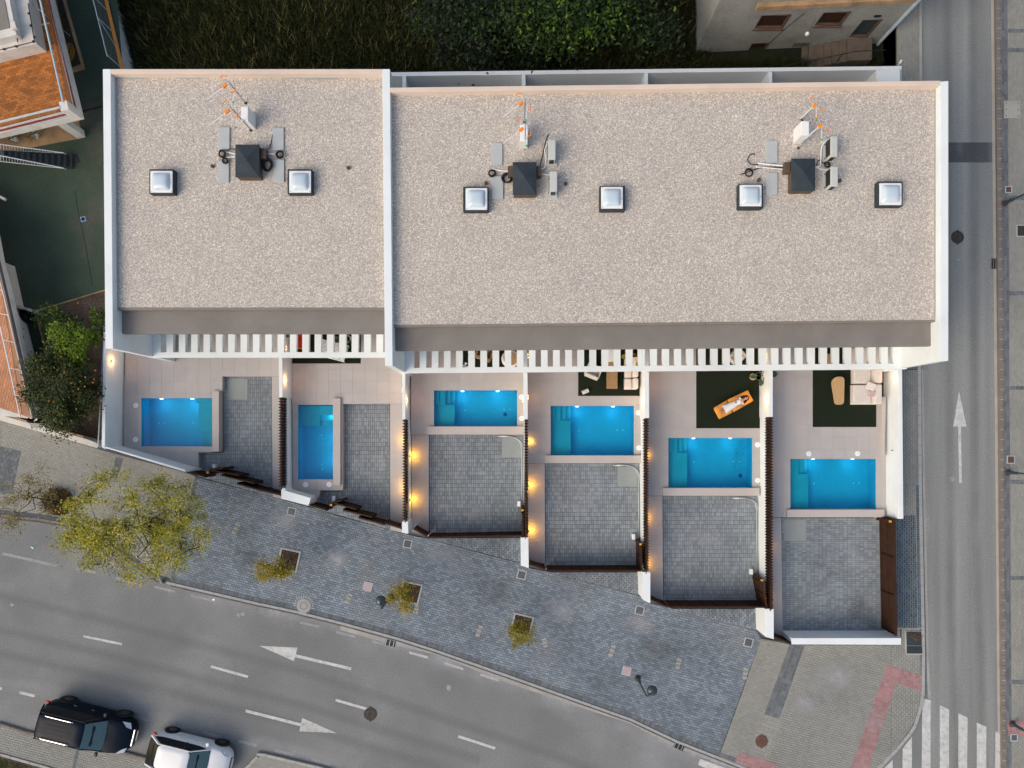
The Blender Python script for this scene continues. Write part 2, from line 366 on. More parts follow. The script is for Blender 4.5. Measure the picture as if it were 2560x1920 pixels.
# town ground (asphalt) as one plateau south of the field, plus arms west and east of it
m = MB()
POOLS = {1: (353.4, 995.3, 530.5, 1116), 2: (745, 1012, 833, 1198.7), 3: (1084.8, 976, 1293, 1066), 4: (1376.7, 1014.8, 1585, 1138.6), 5: (1671, 1095, 1881, 1220), 6: (1976, 1147.3, 2190.6, 1274)}
rr = [(-150, -150, 150, YN)]
for q in POOLS.values():
    a_, b_ = P(q[0], q[3], .45), P(q[2], q[1], .45); hx0, hy0, hx1, hy1 = a_.x - .05, a_.y - .05, b_.x + .05, b_.y + .05; nr = []
    for x0, y0, x1, y1 in rr:
        if hx0 < x1 and hx1 > x0 and hy0 < y1 and hy1 > y0:
            yy0, yy1 = max(hy0, y0), min(hy1, y1)
            if hy0 > y0: nr.append((x0, y0, x1, hy0))
            if hy1 < y1: nr.append((x0, hy1, x1, y1))
            if hx0 > x0: nr.append((x0, yy0, hx0, yy1))
            if hx1 < x1: nr.append((hx1, yy0, x1, yy1))
        else: nr.append((x0, y0, x1, y1))
    rr = nr
for x0, y0, x1, y1 in rr: m.prism([(x0, y0), (x1, y0), (x1, y1), (x0, y1)], -1.55, 0)
struct(m.build('road', M['asphalt']))
m = MB(); m.prism([(-150, YN), (fw[0][0], YN), fw[0], fw[1], (fw[1][0] - 3, 60), (-150, 60)], -1.55, 0.0)
struct(m.build('neighbour_ground', M['court']))
MB().prism([(xe, YN), (150, YN), (150, 60), (xe, 60)], -1.55, 0).build('street_ground', M['asphalt2'])['kind'] = 'structure'
field = struct(MB().prism([(-25, YN - .3), (xe + .3, YN - .3), (xe + .3, 45), (-25, 45)], -1.58, -1.25).build('field', M['fieldsoil']))
# street on the right: its own asphalt sheet
struct(sheet('street', [(2300, -300), (2482, -300), (2500, 1900), (2502, 2200), (2320, 2200), (2321, 1720), (2306, 1100)], .004, .003, M['asphalt2']))
pt = sheet('asphalt_patch', [(2371, 356), (2480, 356), (2481, 406), (2371, 406)], .008, .003, M['patch']); struct(pt)

ZP = .12
A0 = math.radians(-14.5)
Ttop = [(489, 1191), (703, 1249), (1005, 1334), (1067, 1346), (1302, 1409), (1322, 1420), (1372, 1430), (1597, 1489), (1626, 1508), (1676, 1520), (1891, 1577), (1902, 1596)]
K = [(428, 1457), (640, 1506), (734, 1526), (854, 1556), (996, 1595), (1091, 1625), (1280, 1691), (1462, 1756), (1578, 1797), (1694, 1852), (1806, 1896), (1856, 1916), (1960, 1962)]
KL = [(-260, 1245), (0, 1286), (100, 1297), (170, 1309), (230, 1334), (330, 1402), (400, 1450), (428, 1457)]
pavement = struct(MB().prism(XY([(-260, 1000)] + [(0, 1046), (259, 1120), (464, 1180)] + Ttop + [(1973, 1606), (2253, 1606), (2252, 925), (2300, 925), (2306, 1240), (2314, 1640), (2303, 1735), (2299, 1767), (2285, 1813), (2269, 1836), (2238, 1874), (2189, 1925), (2150, 1990), (1960, 1962)] + K[::-1][1:] + KL[::-1][1:], ZP - .012), -.05, ZP - .012).build('pavement', M['joint']))
# kerb offset curve used to leave room for the soldier course
def offs(pts, d):
    out = []
    for i, (x, y) in enumerate(pts):
        a = pts[max(0, i - 1)]; b = pts[min(len(pts) - 1, i + 1)]; dx, dy = b[0] - a[0], b[1] - a[1]; L = math.hypot(dx, dy)
        out.append((x + dy / L * d, y - dx / L * d))
    return out
Kin = offs(K, 13)
topW = [(426, 1444), (489, 1191)]
sl_main = slices([(426, 1446)] + Ttop[:1][:0] + [(489, 1192)] + Ttop[1:] + [(1903, 1597)], Kin)
# cut the east side along the band edge
E0, E1 = (1902, 1596), (1793, 1900)
def cutE(poly):
    a = XY([E0, E1], ZP); return poly
mainp = slices([(426, 1446), (489, 1192)] + Ttop[1:] + [(1903, 1597)], [p for p in Kin if p[0] < 1795] + [(1795, interp(Kin, 1795))])
mainp += slices([(1795, interp(Ttop, 1795)), (1891, 1577), (1902, 1596)], [(1795, 1893), (1902, 1597)])
west_tri = []
pave('dark_paver', mainp, ZP, A0, .215, .115, .014, M['cobble'], pavement)
# aprons before the gates, pavers square to the houses
pave('apron_paver', [[(1069, 1346), (1311, 1345), (1302, 1408)], [(1374, 1431), (1600, 1431), (1598, 1488)], [(1678, 1522), (1891, 1523), (1891, 1576)]], ZP + .003, math.pi / 2, .215, .115, .014, M['cobble'], pavement)
# soldier course along the kerb
def walk(pts, step, z):
    w = [P(x, y, z) for x, y in pts]; acc = 0; out = []; 
    for a, b in zip(w, w[1:]):
        L = (b - a).length; t = (b - a) / L; s_ = acc
        while s_ < L: out.append((a + t * s_, math.atan2(t.y, t.x))); s_ += step
        acc = s_ - L
    return out
m = MB()
for c, a in walk(offs(K, 8.2), .115, ZP):
    m.ca = R.random(); m.box((c.x, c.y, ZP - .01), (.098, .20, .03), a)
o = m.build('soldier_paver', M['bandgrey'], pavement, attr=True); o['kind'] = 'stuff'
# beige pavement on the left
wl = [(-260, 1000), (0, 1050), (240, 1121), (259, 1127), (464, 1182), (489, 1191)]
lb = offs(KL[:-1], 12)
bl = slices(wl, lb + [(426, 1446), (489, 1192)])
for q in bl: MB().prism(XY(q, ZP - .008), ZP - .011, ZP - .006).build('pavement_bed', M['joint2'], pavement)
pave('beige_paver', bl, ZP, A0, .215, .115, .012, M['beige'], pavement)
m = MB()
for q in ([(487, 1192), (494, 1194), (434, 1452), (425, 1450)], [(290, 1143), (308, 1147), (292, 1195), (275, 1195)], [(-20, 1112), (52, 1128), (30, 1235), (-20, 1235)]):
    for (i, j), c in cells([XY(q, ZP)], A0, .20, .20, .014): m.ca = rnd01(i, j); m.prism(c, ZP - .01, ZP + .009, inset=.003, bottom=False)
m.build('grey_band_paver', M['bandgrey'], pavement, attr=True)['kind'] = 'stuff'
# bands at the corner
struct_l = struct(MB().prism(XY([(1902, 1596), (1973, 1611), (2013, 1612), (1910, 1940), (1800, 1896)], ZP - .008), ZP - .011, ZP - .007).build('pavement_bed', M['joint2']))
pave('beige_band_paver', [[(1904, 1598), (1973, 1611), (1868, 1906), (1799, 1889)]], ZP, A0, .215, .115, .012, M['beige'], pavement)
pave('grey_square_paver', [[(1974, 1611), (2012, 1612), (1949, 1796), (1911, 1786)]], ZP, math.radians(-19), .20, .20, .014, M['bandgrey'], pavement, bond=0)
pave('pale_square_paver', [[(1911, 1786.5), (1949, 1796.5), (1903, 1925), (1864, 1912)]], ZP, math.radians(-19), .20, .20, .014, M['beige'], pavement, bond=0)
curve = [(2189, 1925), (2238, 1874), (2269, 1836), (2285, 1813), (2299, 1767), (2303, 1735)]
top3 = [(1903, 1925), (2013, 1613), (2229, 1613)]
bot3 = [(1903, 1926), (2189, 1925), (2229, 1883)]
pave('beige_corner_paver', slices(top3, bot3), ZP, A0, .215, .115, .012, M['beige'], pavement)
pave('beige_street_paver', slices([(2229.5, 1613), (2254, 1613), (2254.5, 1572), (2300, 1572), (2303, 1735)], [(2229.5, 1883), (2238, 1872), (2268, 1834), (2283, 1811), (2297, 1765), (2303, 1736)]), ZP, math.pi / 2, .215, .115, .012, M['beige'], pavement)
pave('street_side_paver', [[(2254, 925), (2289, 925), (2290, 1212), (2256, 1212)], [(2256, 1212.5), (2289, 1212.5), (2289, 1287), (2258, 1287)]], ZP, math.pi / 2, .215, .115, .012, M['beige'], pavement)
pave('street_edge_paver', [[(2289.5, 925), (2295, 925), (2297, 1212), (2290.5, 1212)]], ZP, 0, .13, .115, .016, M['beige'], pavement, bond=0)
MB().prism(XY([(2237, 1287), (2289, 1287), (2289.5, 1212), (2303, 1212), (2306, 1572), (2238, 1572)], ZP), ZP - .012, ZP - .006).build('sand_bed', M['grout'], pavement)
pave('navy_paver', [[(2238, 1288), (2289, 1288), (2294, 1570), (2239, 1570)]], ZP, math.pi / 2, .215, .115, .015, M['navy'], pavement)
pave('navy_edge_paver', [[(2290, 1213), (2300, 1213), (2305, 1570), (2295, 1570)]], ZP, 0, .2, .115, .014, M['navy'], pavement, bond=0)
# red tactile strips
rp = pave('red_paver', [[(2216, 1661), (2307, 1690), (2303, 1728), (2241, 1709), (2206, 1695)], [(2205.5, 1696), (2240.5, 1709.5), (2172, 1920), (2127, 1920)], [(1847, 1880), (1940, 1908), (1930, 1938), (1838, 1907)]], ZP + .006, A0, .2, .2, .012, M['redpave'], pavement, bond=0)
# kerb stones, each a piece
def kerbline(name, pts, width, mats, z=.13, L=.5, zb=-.02, base=None):
    root = base
    for c, a in walk(pts, L, z):
        MB().box((c.x, c.y, (z + zb) / 2), (L - .016, width, z - zb), a).build('kerb_stone', mats, root)
kb = struct(sheet('kerb_bed', K + offs(K, -5)[::-1], .10, .12, M['kerb']))
kerbline('k', offs(K, -2.5), .12, M['kerb'], base=kb, L=.48)
kb2 = struct(sheet('kerb_bed', KL[:-1] + offs(KL[:-1], -5)[::-1], .10, .12, M['kerbb']))
kerbline('k', offs(KL[:-1], -2.5), .11, M['kerbb'], base=kb2, L=.5)
KR = [(2299, 925), (2301, 1212), (2309, 1640), (2308, 1735), (2302, 1768), (2288, 1815), (2272, 1839), (2240, 1877), (2191, 1928)]
kb3 = struct(sheet('kerb_bed', KR + offs(KR, 3)[::-1], .09, .10, M['kerbb']))
kerbline('k', KR, .16, M['kerb'], base=kb3, L=.5)
gut = offs(K, -7)
struct(sheet('gutter', offs(K, -5) + offs(K, -9)[::-1], .012, .008, M['dirt']))
struct(sheet('gutter_strip', offs(K, -9)[3:] + offs([(x, y + 3 * math.sin(x * .09) + 2 * math.sin(x * .31)) for x, y in K], -15)[3:][::-1], .010, .008, M['gutter']))
struct(sheet('gutter', offs(KL[:-1], -5) + offs(KL[:-1], -9)[::-1], .012, .008, M['dirt']))
struct(sheet('gutter_strip', [(2304, 925), (2308, 925), (2313, 1240), (2322, 1640), (2327, 1745), (2320, 1745), (2316, 1640), (2307, 1240)], .010, .006, M['gutter']))
# upper part of the street pavement, beside the old house
up = struct(MB().prism(XY([(2243, -60), (2297, -60), (2298, 420), (2243, 420)], ZP), -1.55, ZP - .012).build('pavement', M['joint2']))
pave('street_side_paver', [[(2243, -20), (2297, -20), (2298, 240), (2243, 240)]], ZP, math.pi / 2, .215, .115, .012, M['beige'], up)
kbu = struct(sheet('kerb_bed', [(2298, -60), (2305, -60), (2306, 420), (2299, 420)], .125, .14, M['gutter']))
# east pavement
ep = struct(sheet('pavement', [(2499, -80), (2720, -80), (2720, 1990), (2516, 1990)], ZP - .012, .14, M['joint2']))
pave('street_side_paver', [[(2519, -20), (2575, -20), (2585, 1940), (2530, 1940)]], ZP, math.pi / 2, .215, .115, .010, M['beige'], ep)
pave('border_paver', [[(2500, -20), (2518, -20), (2529, 1940), (2512, 1940)]], ZP, math.pi / 2, .3, .12, .014, M['bandgrey'], ep)
for y in (72, 120, 490, 728, 965, 1200, 1440, 1700):
    pave('grey_band_paver', [[(2520 + y * .005, y), (2580, y), (2580, y + 10), (2520 + y * .005, y + 10)]], ZP + .006, 0, .2, .2, .012, M['bandgrey'], ep, bond=0)
kbe = struct(sheet('kerb_bed', [(2489, -80), (2499, -80), (2514, 1990), (2504, 1990)], .10, .11, M['kerbb']))
kerbline('k', [(2494, -30), (2510, 1950)], .20, M['kerbb'], base=kbe, L=.5, z=.125)
struct(sheet('gutter_strip', [(2477, -80), (2484, -80), (2504, 1990), (2496, 1990)], .012, .008, M['gutter']))
m = MB()
for c, a in walk([(2497, -30), (2512, 1950)], .5, .13): m.box((c.x, c.y, .127), (.028, .18, .004), a)
tag(m.build('kerb_joint', M['gutter'], kbe), kind='stuff')
# south-west pavement, lawn and planter corner
sw = struct(sheet('pavement', [(-60, 1803), (0, 1813), (64, 1833), (315, 1886), (363, 1899), (440, 1918), (520, 1945), (300, 2100), (-60, 2100)], ZP - .012, .14, M['joint2']))
pave('beige_paver', slices([(-30, 1808), (0, 1814), (64, 1834), (315, 1887), (440, 1919)], [(-30, 1935), (440, 1936)]), ZP, A0, .215, .115, .010, M['beige'], sw)
pave('grey_band_paver', [[(190, 1874), (200, 1868), (186, 1930), (178, 1930)]], ZP + .005, A0, .2, .2, .012, M['bandgrey'], sw)
SK = [(-60, 1800), (0, 1810), (64, 1830), (315, 1883), (363, 1896), (440, 1915), (520, 1942)]
kbs = struct(sheet('kerb_bed', SK + offs(SK, 3)[::-1], .10, .11, M['kerbb']))
kerbline('k', offs(SK, -3), .13, M['kerbb'], base=kbs, L=.5)
struct(sheet('lawn', [(-60, 1880), (0, 1893), (107, 1922), (160, 1950), (-60, 1950)], .16, .05, M['soil']))
kerbline('k', [(-60, 1874), (0, 1887), (120, 1921), (160, 1935)], .13, M['gutter'], base=kbs, L=.5, z=.17)
pc = struct(sheet('planter_bed', [(650, 1889), (800, 1924), (900, 1960), (560, 1960), (618, 1922)], .12, .14, M['beige']))
kerbline('k', [(598, 1935), (618, 1918), (648, 1887), (660, 1888), (800, 1921), (880, 1945)], .13, M['gutter'], base=pc, L=.5, z=.15)
pave('beige_paver', [[(652, 1893), (798, 1928), (640, 1940), (625, 1922)]], .125, A0, .215, .115, .010, M['beige'], pc)

# ================= ROAD MARKINGS (paint sheets) =================
mk = struct(sheet('road_marking', [(305, 1613.6), (304, 1607), (209, 1588), (208, 1593)], .006, .003, M['paint']))
def dash(a, b, w, mt, z=.006):
    ax, ay = a; bx, by = b; dx, dy = bx - ax, by - ay; L = math.hypot(dx, dy); nx, ny = -dy / L * w / 2, dx / L * w / 2
    sheet('road_marking', [(ax + nx, ay + ny), (bx + nx, by + ny), (bx - nx, by - ny), (ax - nx, ay - ny)], z, .003, mt, mk)
for a, b in (((527, 1666), (620, 1692)), ((839, 1750), (929, 1776)), ((1146, 1841), (1238, 1871))): dash(a, b, 6.5, M['paint'])
for a, b in (((751, 1556), (798, 1567)), ((841, 1580), (889, 1592)), ((930, 1603), (984, 1617)), ((1023, 1631), (1070, 1644)), ((1110, 1657), (1158, 1673)), ((1201, 1686), (1247, 1701)), ((386, 1467), (437, 1479)), ((477, 1488), (530, 1501))): dash(a, b, 6, M['paint'] if a[0] > 1000 else M['paintf'])
for a, b in (((6, 1384), (70, 1398)), ((70, 1398), (142, 1415)), ((190, 1420), (240, 1432)), ((290, 1445), (340, 1457))): dash(a, b, 7, M['paintf'])
for a, b in (((-15, 1718), (5, 1722)), ((49, 1731), (86, 1740)), ((233, 1769), (282, 1781)), ((330, 1790), (372, 1801)), ((416, 1811), (464, 1821)), ((506, 1832), (554, 1843)), ((597, 1853), (642, 1864)), ((688, 1876), (735, 1888)), ((779, 1899), (825, 1912))): dash(a, b, 7, M['paint'] if a[0] < 90 else M['paintf'])
sheet('road_marking', [(648, 1614.5), (743.6, 1619), (735, 1652.7)], .006, .003, M['paint'], mk); dash((738, 1639), (878, 1672), 7.5, M['paint'], .010)
sheet('road_marking', [(755.7, 1795), (748.5, 1828), (842, 1833)], .006, .003, M['paint'], mk); dash((614, 1777), (752, 1812), 7.5, M['paint'], .010)
sheet('road_marking', [(2397.7, 978.5), (2416.5, 1066.5), (2383, 1066.5)], .012, .003, M['paint'], mk); sheet('road_marking', [(2395.5, 1066), (2402.5, 1066), (2404.6, 1207), (2397.7, 1207)], .016, .003, M['paint'], mk)
for q in ([(2306, 1745), (2326.5, 1751), (2326.5, 1930), (2304, 1930)], [(2349.7, 1763), (2372.8, 1774), (2372.8, 1930), (2349.7, 1930)], [(2396, 1783), (2419, 1794), (2418, 1930), (2396, 1930)], [(2442, 1806), (2466, 1816), (2466, 1930), (2442, 1930)], [(2488.6, 1828), (2501, 1833), (2501, 1930), (2488, 1930)], [(2256.5, 1871), (2280, 1841), (2280, 1930), (2256.5, 1930)], [(2209, 1922), (2232, 1899), (2232, 1935), (2209, 1935)], [(1750, 1897), (1820, 1922), (1810, 1940), (1745, 1912)]):
    sheet('road_marking', q, .016, .003, M['paint'], mk)

def softmat(name, col, amt, sc=1.2, lo=.36):
    m = bpy.data.materials.new(name); m.use_nodes = True; n = m.node_tree.nodes; l = m.node_tree.links; b = n['Principled BSDF']; b.inputs['Roughness'].default_value = .95; b.inputs['Base Color'].default_value = (*col, 1)
    at = n.new('ShaderNodeAttribute'); at.attribute_name = 'w'; geo = n.new('ShaderNodeNewGeometry'); ns = n.new('ShaderNodeTexNoise'); ns.inputs['Scale'].default_value = sc; ns.inputs['Detail'].default_value = 7; ns.inputs['Roughness'].default_value = .65; l.new(geo.outputs['Position'], ns.inputs['Vector'])
    mr = n.new('ShaderNodeMapRange'); mr.inputs[1].default_value = lo; mr.inputs[2].default_value = .70; mr.inputs[4].default_value = amt; l.new(ns.outputs[0], mr.inputs[0])
    mu = n.new('ShaderNodeMath'); mu.operation = 'MULTIPLY'; l.new(at.outputs['Fac'], mu.inputs[0]); l.new(mr.outputs[0], mu.inputs[1]); l.new(mu.outputs[0], b.inputs['Alpha']); return m
def strip(name, pts, d0, d1, mt, z, par, prof):
    N = len(prof) - 1; rows = [offs(pts, d0 + (d1 - d0) * i / N) for i in range(N + 1)]; vs = [tuple(P(x, y, z)) for rw_ in rows for x, y in rw_]; k = len(pts)
    fs = [(i * k + j, i * k + j + 1, (i + 1) * k + j + 1, (i + 1) * k + j) for i in range(N) for j in range(k - 1)]
    me = bpy.data.meshes.new(name); me.from_pydata(vs, [], fs); me.materials.append(mt); at = me.attributes.new('w', 'FLOAT', 'POINT')
    at.data.foreach_set('value', [prof[i] for i in range(N + 1) for j in range(k)]); o = bpy.data.objects.new(name, me); C.objects.link(o); o.parent = par; return o
M['dust'] = softmat('pale_dust', (.42, .43, .45), .8, .55); M['wheel'] = softmat('tyre_wear', (.10, .108, .112), .32, .35, .15); M['grime'] = softmat('dark_grime', (.08, .085, .09), .45, .8)
def dens(pts, n=12):
    out = []
    for (a, b), (c, d_) in zip(pts, pts[1:]): out += [(a + (c - a) * i / n, b + (d_ - b) * i / n) for i in range(n)]
    return out + [pts[-1]]
KD = [(x, y) for x, y in K[:-1]]
strip('dust_stain', offs(KD, 0), -9, -62, M['dust'], .0105, mk, [1, .9, .6, .35, .15, 0]); strip('dust_stain', [(-40, 1690), (0, 1698), (300, 1768), (640, 1852), (900, 1920)], 25, -30, M['dust'], .009, mk, [0, .4, .7, .5, 0])
for c0 in ([(-60, 1475), (300, 1560), (760, 1680), (1300, 1860), (1500, 1930)], [(-60, 1560), (300, 1645), (760, 1765), (1200, 1900)], [(-60, 1620), (300, 1700), (700, 1800), (1100, 1920)]): strip('tyre_wear', c0, -17, 17, M['wheel'], .0085, mk, [0, .35, .6, .35, 0])
for c0 in ([(2368, -40), (2372, 800), (2378, 1500), (2392, 1960)], [(2432, -40), (2436, 800), (2446, 1500), (2462, 1960)]): strip('tyre_wear', c0, -17, 17, M['wheel'], .0105, mk, [0, .5, .9, .5, 0])
strip('dust_stain', [(2398, -40), (2402, 800), (2412, 1500), (2426, 1960)], -11, 11, M['dust'], .0112, mk, [0, .3, .5, .3, 0]); strip('dust_stain', [(2486, -40), (2490, 800), (2497, 1500), (2505, 1960)], 5, -22, M['dust'], .0108, mk, [.8, .6, .3, 0]); strip('dust_stain', [(2310, 925), (2312, 1240), (2322, 1640), (2330, 1960)], 22, -3, M['dust'], .0108, mk, [0, .3, .6, .8])
for cx_, cy_, rr_, mt_ in ((598, 1335, 34, 'grime'), (620, 1390, 40, 'grime'), (850, 1400, 30, 'dust'), (700, 1300, 34, 'dust'), (1240, 1480, 40, 'grime'), (1650, 1620, 50, 'grime'), (1400, 1520, 44, 'dust'), (1600, 1560, 36, 'dust'), (2080, 1700, 60, 'dust'), (2020, 1760, 40, 'dust'), (2150, 1800, 50, 'dust'), (1700, 1760, 40, 'grime'), (1120, 1400, 44, 'dust'), (350, 1230, 50, 'dust'), (1180, 1290, 30, 'dust'), (1460, 1230, 34, 'dust'), (2080, 1420, 40, 'grime'), (2150, 1530, 34, 'grime'), (1750, 1350, 34, 'dust')):
    k_ = 22; c = P(cx_, cy_, .155); R0 = rr_ * .02; vs = [tuple(c)]; ws = [1.0]
    for q_ in (.5, 1):
        for i in range(k_): a = i / k_ * 6.2832; vs.append((c.x + R0 * q_ * 1.5 * math.cos(a), c.y + R0 * q_ * math.sin(a), c.z)); ws.append(.6 if q_ < 1 else 0)
    fs = [(0, 1 + i, 1 + (i + 1) % k_) for i in range(k_)] + [(1 + i, 1 + k_ + i, 1 + k_ + (i + 1) % k_, 1 + (i + 1) % k_) for i in range(k_)]
    me = bpy.data.meshes.new('stain'); me.from_pydata(vs, [], fs); me.materials.append(M[mt_]); at = me.attributes.new('w', 'FLOAT', 'POINT'); at.data.foreach_set('value', ws); o = bpy.data.objects.new('stain', me); C.objects.link(o); o.parent = pavement

# ================= FIELD VEGETATION =================
def blades(name, pts, n, hmin, hmax, mt, z, parent=None, w=.02, lean=.6, seed=3, clump=.6, vmax=1):
    r = random.Random(seed); m = MB(); xs = [p[0] for p in pts]; ys = [p[1] for p in pts]; poly = ccw(pts)
    cl = []
    while len(m.v) < n * 3:
        if cl and r.random() < clump: bx, by, v0, hs = r.choice(cl[-40:]); x = bx + r.gauss(0, .18); y = by + r.gauss(0, .18)
        else:
            x = r.uniform(min(xs), max(xs)); y = r.uniform(min(ys), max(ys)); v0 = r.random() ** 1.6; hs = r.uniform(.5, 1); cl.append((x, y, v0, hs))
        if not all((poly[(i + 1) % len(poly)][0] - poly[i][0]) * (y - poly[i][1]) - (poly[(i + 1) % len(poly)][1] - poly[i][1]) * (x - poly[i][0]) >= 0 for i in range(len(poly))): continue
        h = r.uniform(hmin, hmax) * hs; a = r.uniform(0, 6.283); dx, dy = math.cos(a), math.sin(a); L = h * lean * r.uniform(.3, 1.6)
        m.ca = min(vmax, max(0, v0 + r.gauss(0, .15)))
        m.add([(x - dy * w, y + dx * w, z), (x + dy * w, y - dx * w, z), (x + dx * L, y + dy * L, z + h)], [(0, 1, 2)])
    o = m.build(name, mt, parent, attr=True); o['kind'] = 'stuff'; return o
g = blades('weeds', [(-21.5, YN), (10, YN), (10, 24), (-22.5, 24)], 52000, .25, .8, M['weed'], -1.25, w=.022)
g['label'] = 'dark overgrown weeds and long grass filling the field behind the houses'; g['category'] = 'weeds'
g = blades('weeds', [(9, YN), (19.5, YN), (19.5, 19.3), (9, 19.3)], 9000, .2, .6, M['weed'], -1.25, seed=5, vmax=.4)
g['label'] = 'low dark weeds along the foot of the old house'; g['category'] = 'weeds'
g = blades('lawn_grass', XY([(-20, 1890), (0, 1895), (105, 1924), (140, 1945), (-20, 1945)], .16), 5000, .03, .08, M['lawn'], .16, w=.008)
g['label'] = 'bright green lawn at the lower left corner'; g['category'] = 'grass'

def leaves(m, c, rad, n, size, r, flat=.8, shell=.5, vb=0, clumps=14, csz=.35, up=.6):
    """leaf quads gathered in clumps inside an ellipsoid"""
    cx, cy, cz = c; rx, ry, rz = rad; cc = []
    for _ in range(clumps):
        while True:
            a, b, e = r.uniform(-1, 1), r.uniform(-1, 1), r.uniform(-1, 1); q = a * a + b * b + e * e
            if shell * shell < q < 1: break
        cc.append((cx + a * rx, cy + b * ry, cz + e * rz, r.uniform(.6, 1.3), r.gauss(0, .12)))
    for _ in range(n):
        k = r.choice(cc); s = csz * k[3]
        x, y, z = k[0] + r.gauss(0, s * rx), k[1] + r.gauss(0, s * ry), k[2] + r.gauss(0, s * rz * flat)
        a = r.uniform(0, 6.283); t = r.gauss(0, up); L = size * r.uniform(.6, 1.35); w = L * .42
        ux, uy, uz = math.cos(a) * math.cos(t), math.sin(a) * math.cos(t), math.sin(t)
        vx, vy, vz = -math.sin(a), math.cos(a), r.uniform(-.5, .5)
        m.ca = max(0, min(1, .42 + k[4] + vb + r.gauss(0, .22) + (z - cz) / (rz + .01) * .12))
        m.add([(x, y, z), (x + ux * L * .5 + vx * w * .5, y + uy * L * .5 + vy * w * .5, z + uz * L * .5 + vz * w * .5), (x + ux * L, y + uy * L, z + uz * L), (x + ux * L * .5 - vx * w * .5, y + uy * L * .5 - vy * w * .5, z + uz * L * .5 - vz * w * .5)], [(0, 1, 2, 3)])
    return cc
def tree(name, label, base, top, rad, n, size, mt, seed, group=None, bark='bark', tr=.07, clumps=16, csz=.35, shell=.3, limbs=9, vb=0, flat=.8, up=.6):
    """base and top (crown centre) in world coordinates"""
    r = random.Random(seed); base = Vector(base); top = Vector(top)
    t = thing(name, label, 'tree', base, group)
    cm = MB(); cc = leaves(cm, top, rad, n, size, r, clumps=clumps, csz=csz, shell=shell, vb=vb, flat=flat, up=up)
    tm = MB(); fork = base.lerp(top, .45)
    tm.tube([base, base.lerp(fork, .5) + Vector((r.uniform(-.04, .04), r.uniform(-.04, .04), 0)), fork], tr, 8, tr * .75)
    tm.tube([fork, top], tr * .72, 7, tr * .3)
    nodes = []
    for i in range(min(limbs, len(cc))):
        e = Vector(cc[i][:3])
        if i < 7 or not nodes: s = fork.lerp(top, r.uniform(0, .8)); rr_ = tr * .42
        else:
            s = min(r.sample(nodes, min(len(nodes), 14)), key=lambda q: (q - e).length); rr_ = tr * .17
        j_ = (e - s).length * .13; m1 = s.lerp(e, .35) + Vector((r.gauss(0, j_), r.gauss(0, j_), r.gauss(0, j_ * .4))); m2 = s.lerp(e, .7) + Vector((r.gauss(0, j_), r.gauss(0, j_), r.gauss(0, j_ * .4)))
        tm.tube([s, m1, m2, e], rr_, 5, tr * .07); nodes += [m1, m2, e]
        for _ in range(2):
            e2 = e + Vector((r.gauss(0, .1), r.gauss(0, .1), r.gauss(0, .06))) * rad[0]; tm.tube([m2, e2], tr * .09, 4, tr * .04)
    tm.build('trunk', M[bark], t); cm.build('crown', mt, t, attr=True)
    return t
tb = lambda px, py, z: P(px, py, z)
tree('field_tree', 'dense dark leafy tree in the field, left of the biggest bright-leaved one', tb(1180, 110, -1.2), tb(1150, 62, 2.2), (2.2, 2.0, 1.3), 5200, .22, M['leaffield'], 11, 'trees in the field behind the houses', tr=.16, vb=-.2, shell=.1, clumps=26, csz=.26)
tree('field_tree', 'tall leafy tree with brighter hanging sprays in the middle of the field trees', tb(1430, 40, -1.2), tb(1440, -6, 3.0), (3.2, 2.1, 1.6), 11500, .22, M['leaffield'], 12, 'trees in the field behind the houses', tr=.2, vb=.12, shell=.15, clumps=46, csz=.22)
tree('field_tree', 'dark leafy tree in the field nearest the old house', tb(1620, 70, -1.2), tb(1615, 30, 2.2), (1.7, 1.6, 1.2), 3300, .22, M['leaffield'], 13, 'trees in the field behind the houses', tr=.14, vb=-.12, shell=.1, clumps=20, csz=.26)
tree('field_tree', 'small dark tree in the field between the two larger leafy trees', tb(1300, 130, -1.2), tb(1290, 90, 1.2), (1.6, 1.3, 1.0), 3000, .2, M['leaffield'], 14, 'trees in the field behind the houses', tr=.12, vb=-.25, shell=.1, clumps=18, csz=.28)
# ================= TERRACED HOUSES =================
ZR, ZG, ZS, ZPG = 5.9, 5.55, 5.2, 2.65
YF = 5.0          # front facade plane
ZD = .45          # deck level
def house(label, xl, xr, capL, capR, ytl, ytr, gravel_y, step_y, slab_y, finL, finR, group, slab_x, grav_x):
    t = thing('terraced_house', label, 'house', (P((xl + xr) / 2, 900, 0).x, 9, 0), group)
    yb = [P(xl, ytl, ZR).y, P(xr, ytr, ZR).y]; X0, X1 = P(xl, 0, ZR).x, P(xr, 0, ZR).x
    return t, yb, X0, X1
# ---- left pair of houses ----
hl = thing('terraced_house', 'left pair of the white terraced houses, set slightly back from the longer block', 'house', (-11.5, 9, 0), 'white flat-roofed terraced houses')
hr = thing('terraced_house', 'long white block of four terraced houses with two roof service clusters', 'house', (6, 9, 0), 'white flat-roofed terraced houses')
def pr(name, pts, z1, z0, mt, par, bevel=0.0, **k):
    return MB().prism(XY(pts, z1), z0, z1).build(name, mt, par, bevel=bevel)
pr('side_wall', [(257, 172.5), (276.5, 172.5), (282.5, 871), (263.5, 871)], ZR, 0, M['white'], hl, .01)
pr('rear_parapet', [(277, 172.5), (956, 172.5), (956, 184.5), (277, 184.5)], ZR, 0, M['pink'], hl, .01)
pr('roof_gravel', [(277, 180), (957, 180), (962, 768.5), (281, 768.5)], ZG, ZG - .25, M['gravel'], hl)
pr('roof_step', [(283, 768), (963, 768), (963, 775), (283, 775)], ZG - .02, 4.9, M['greyroof'], hl, .02)
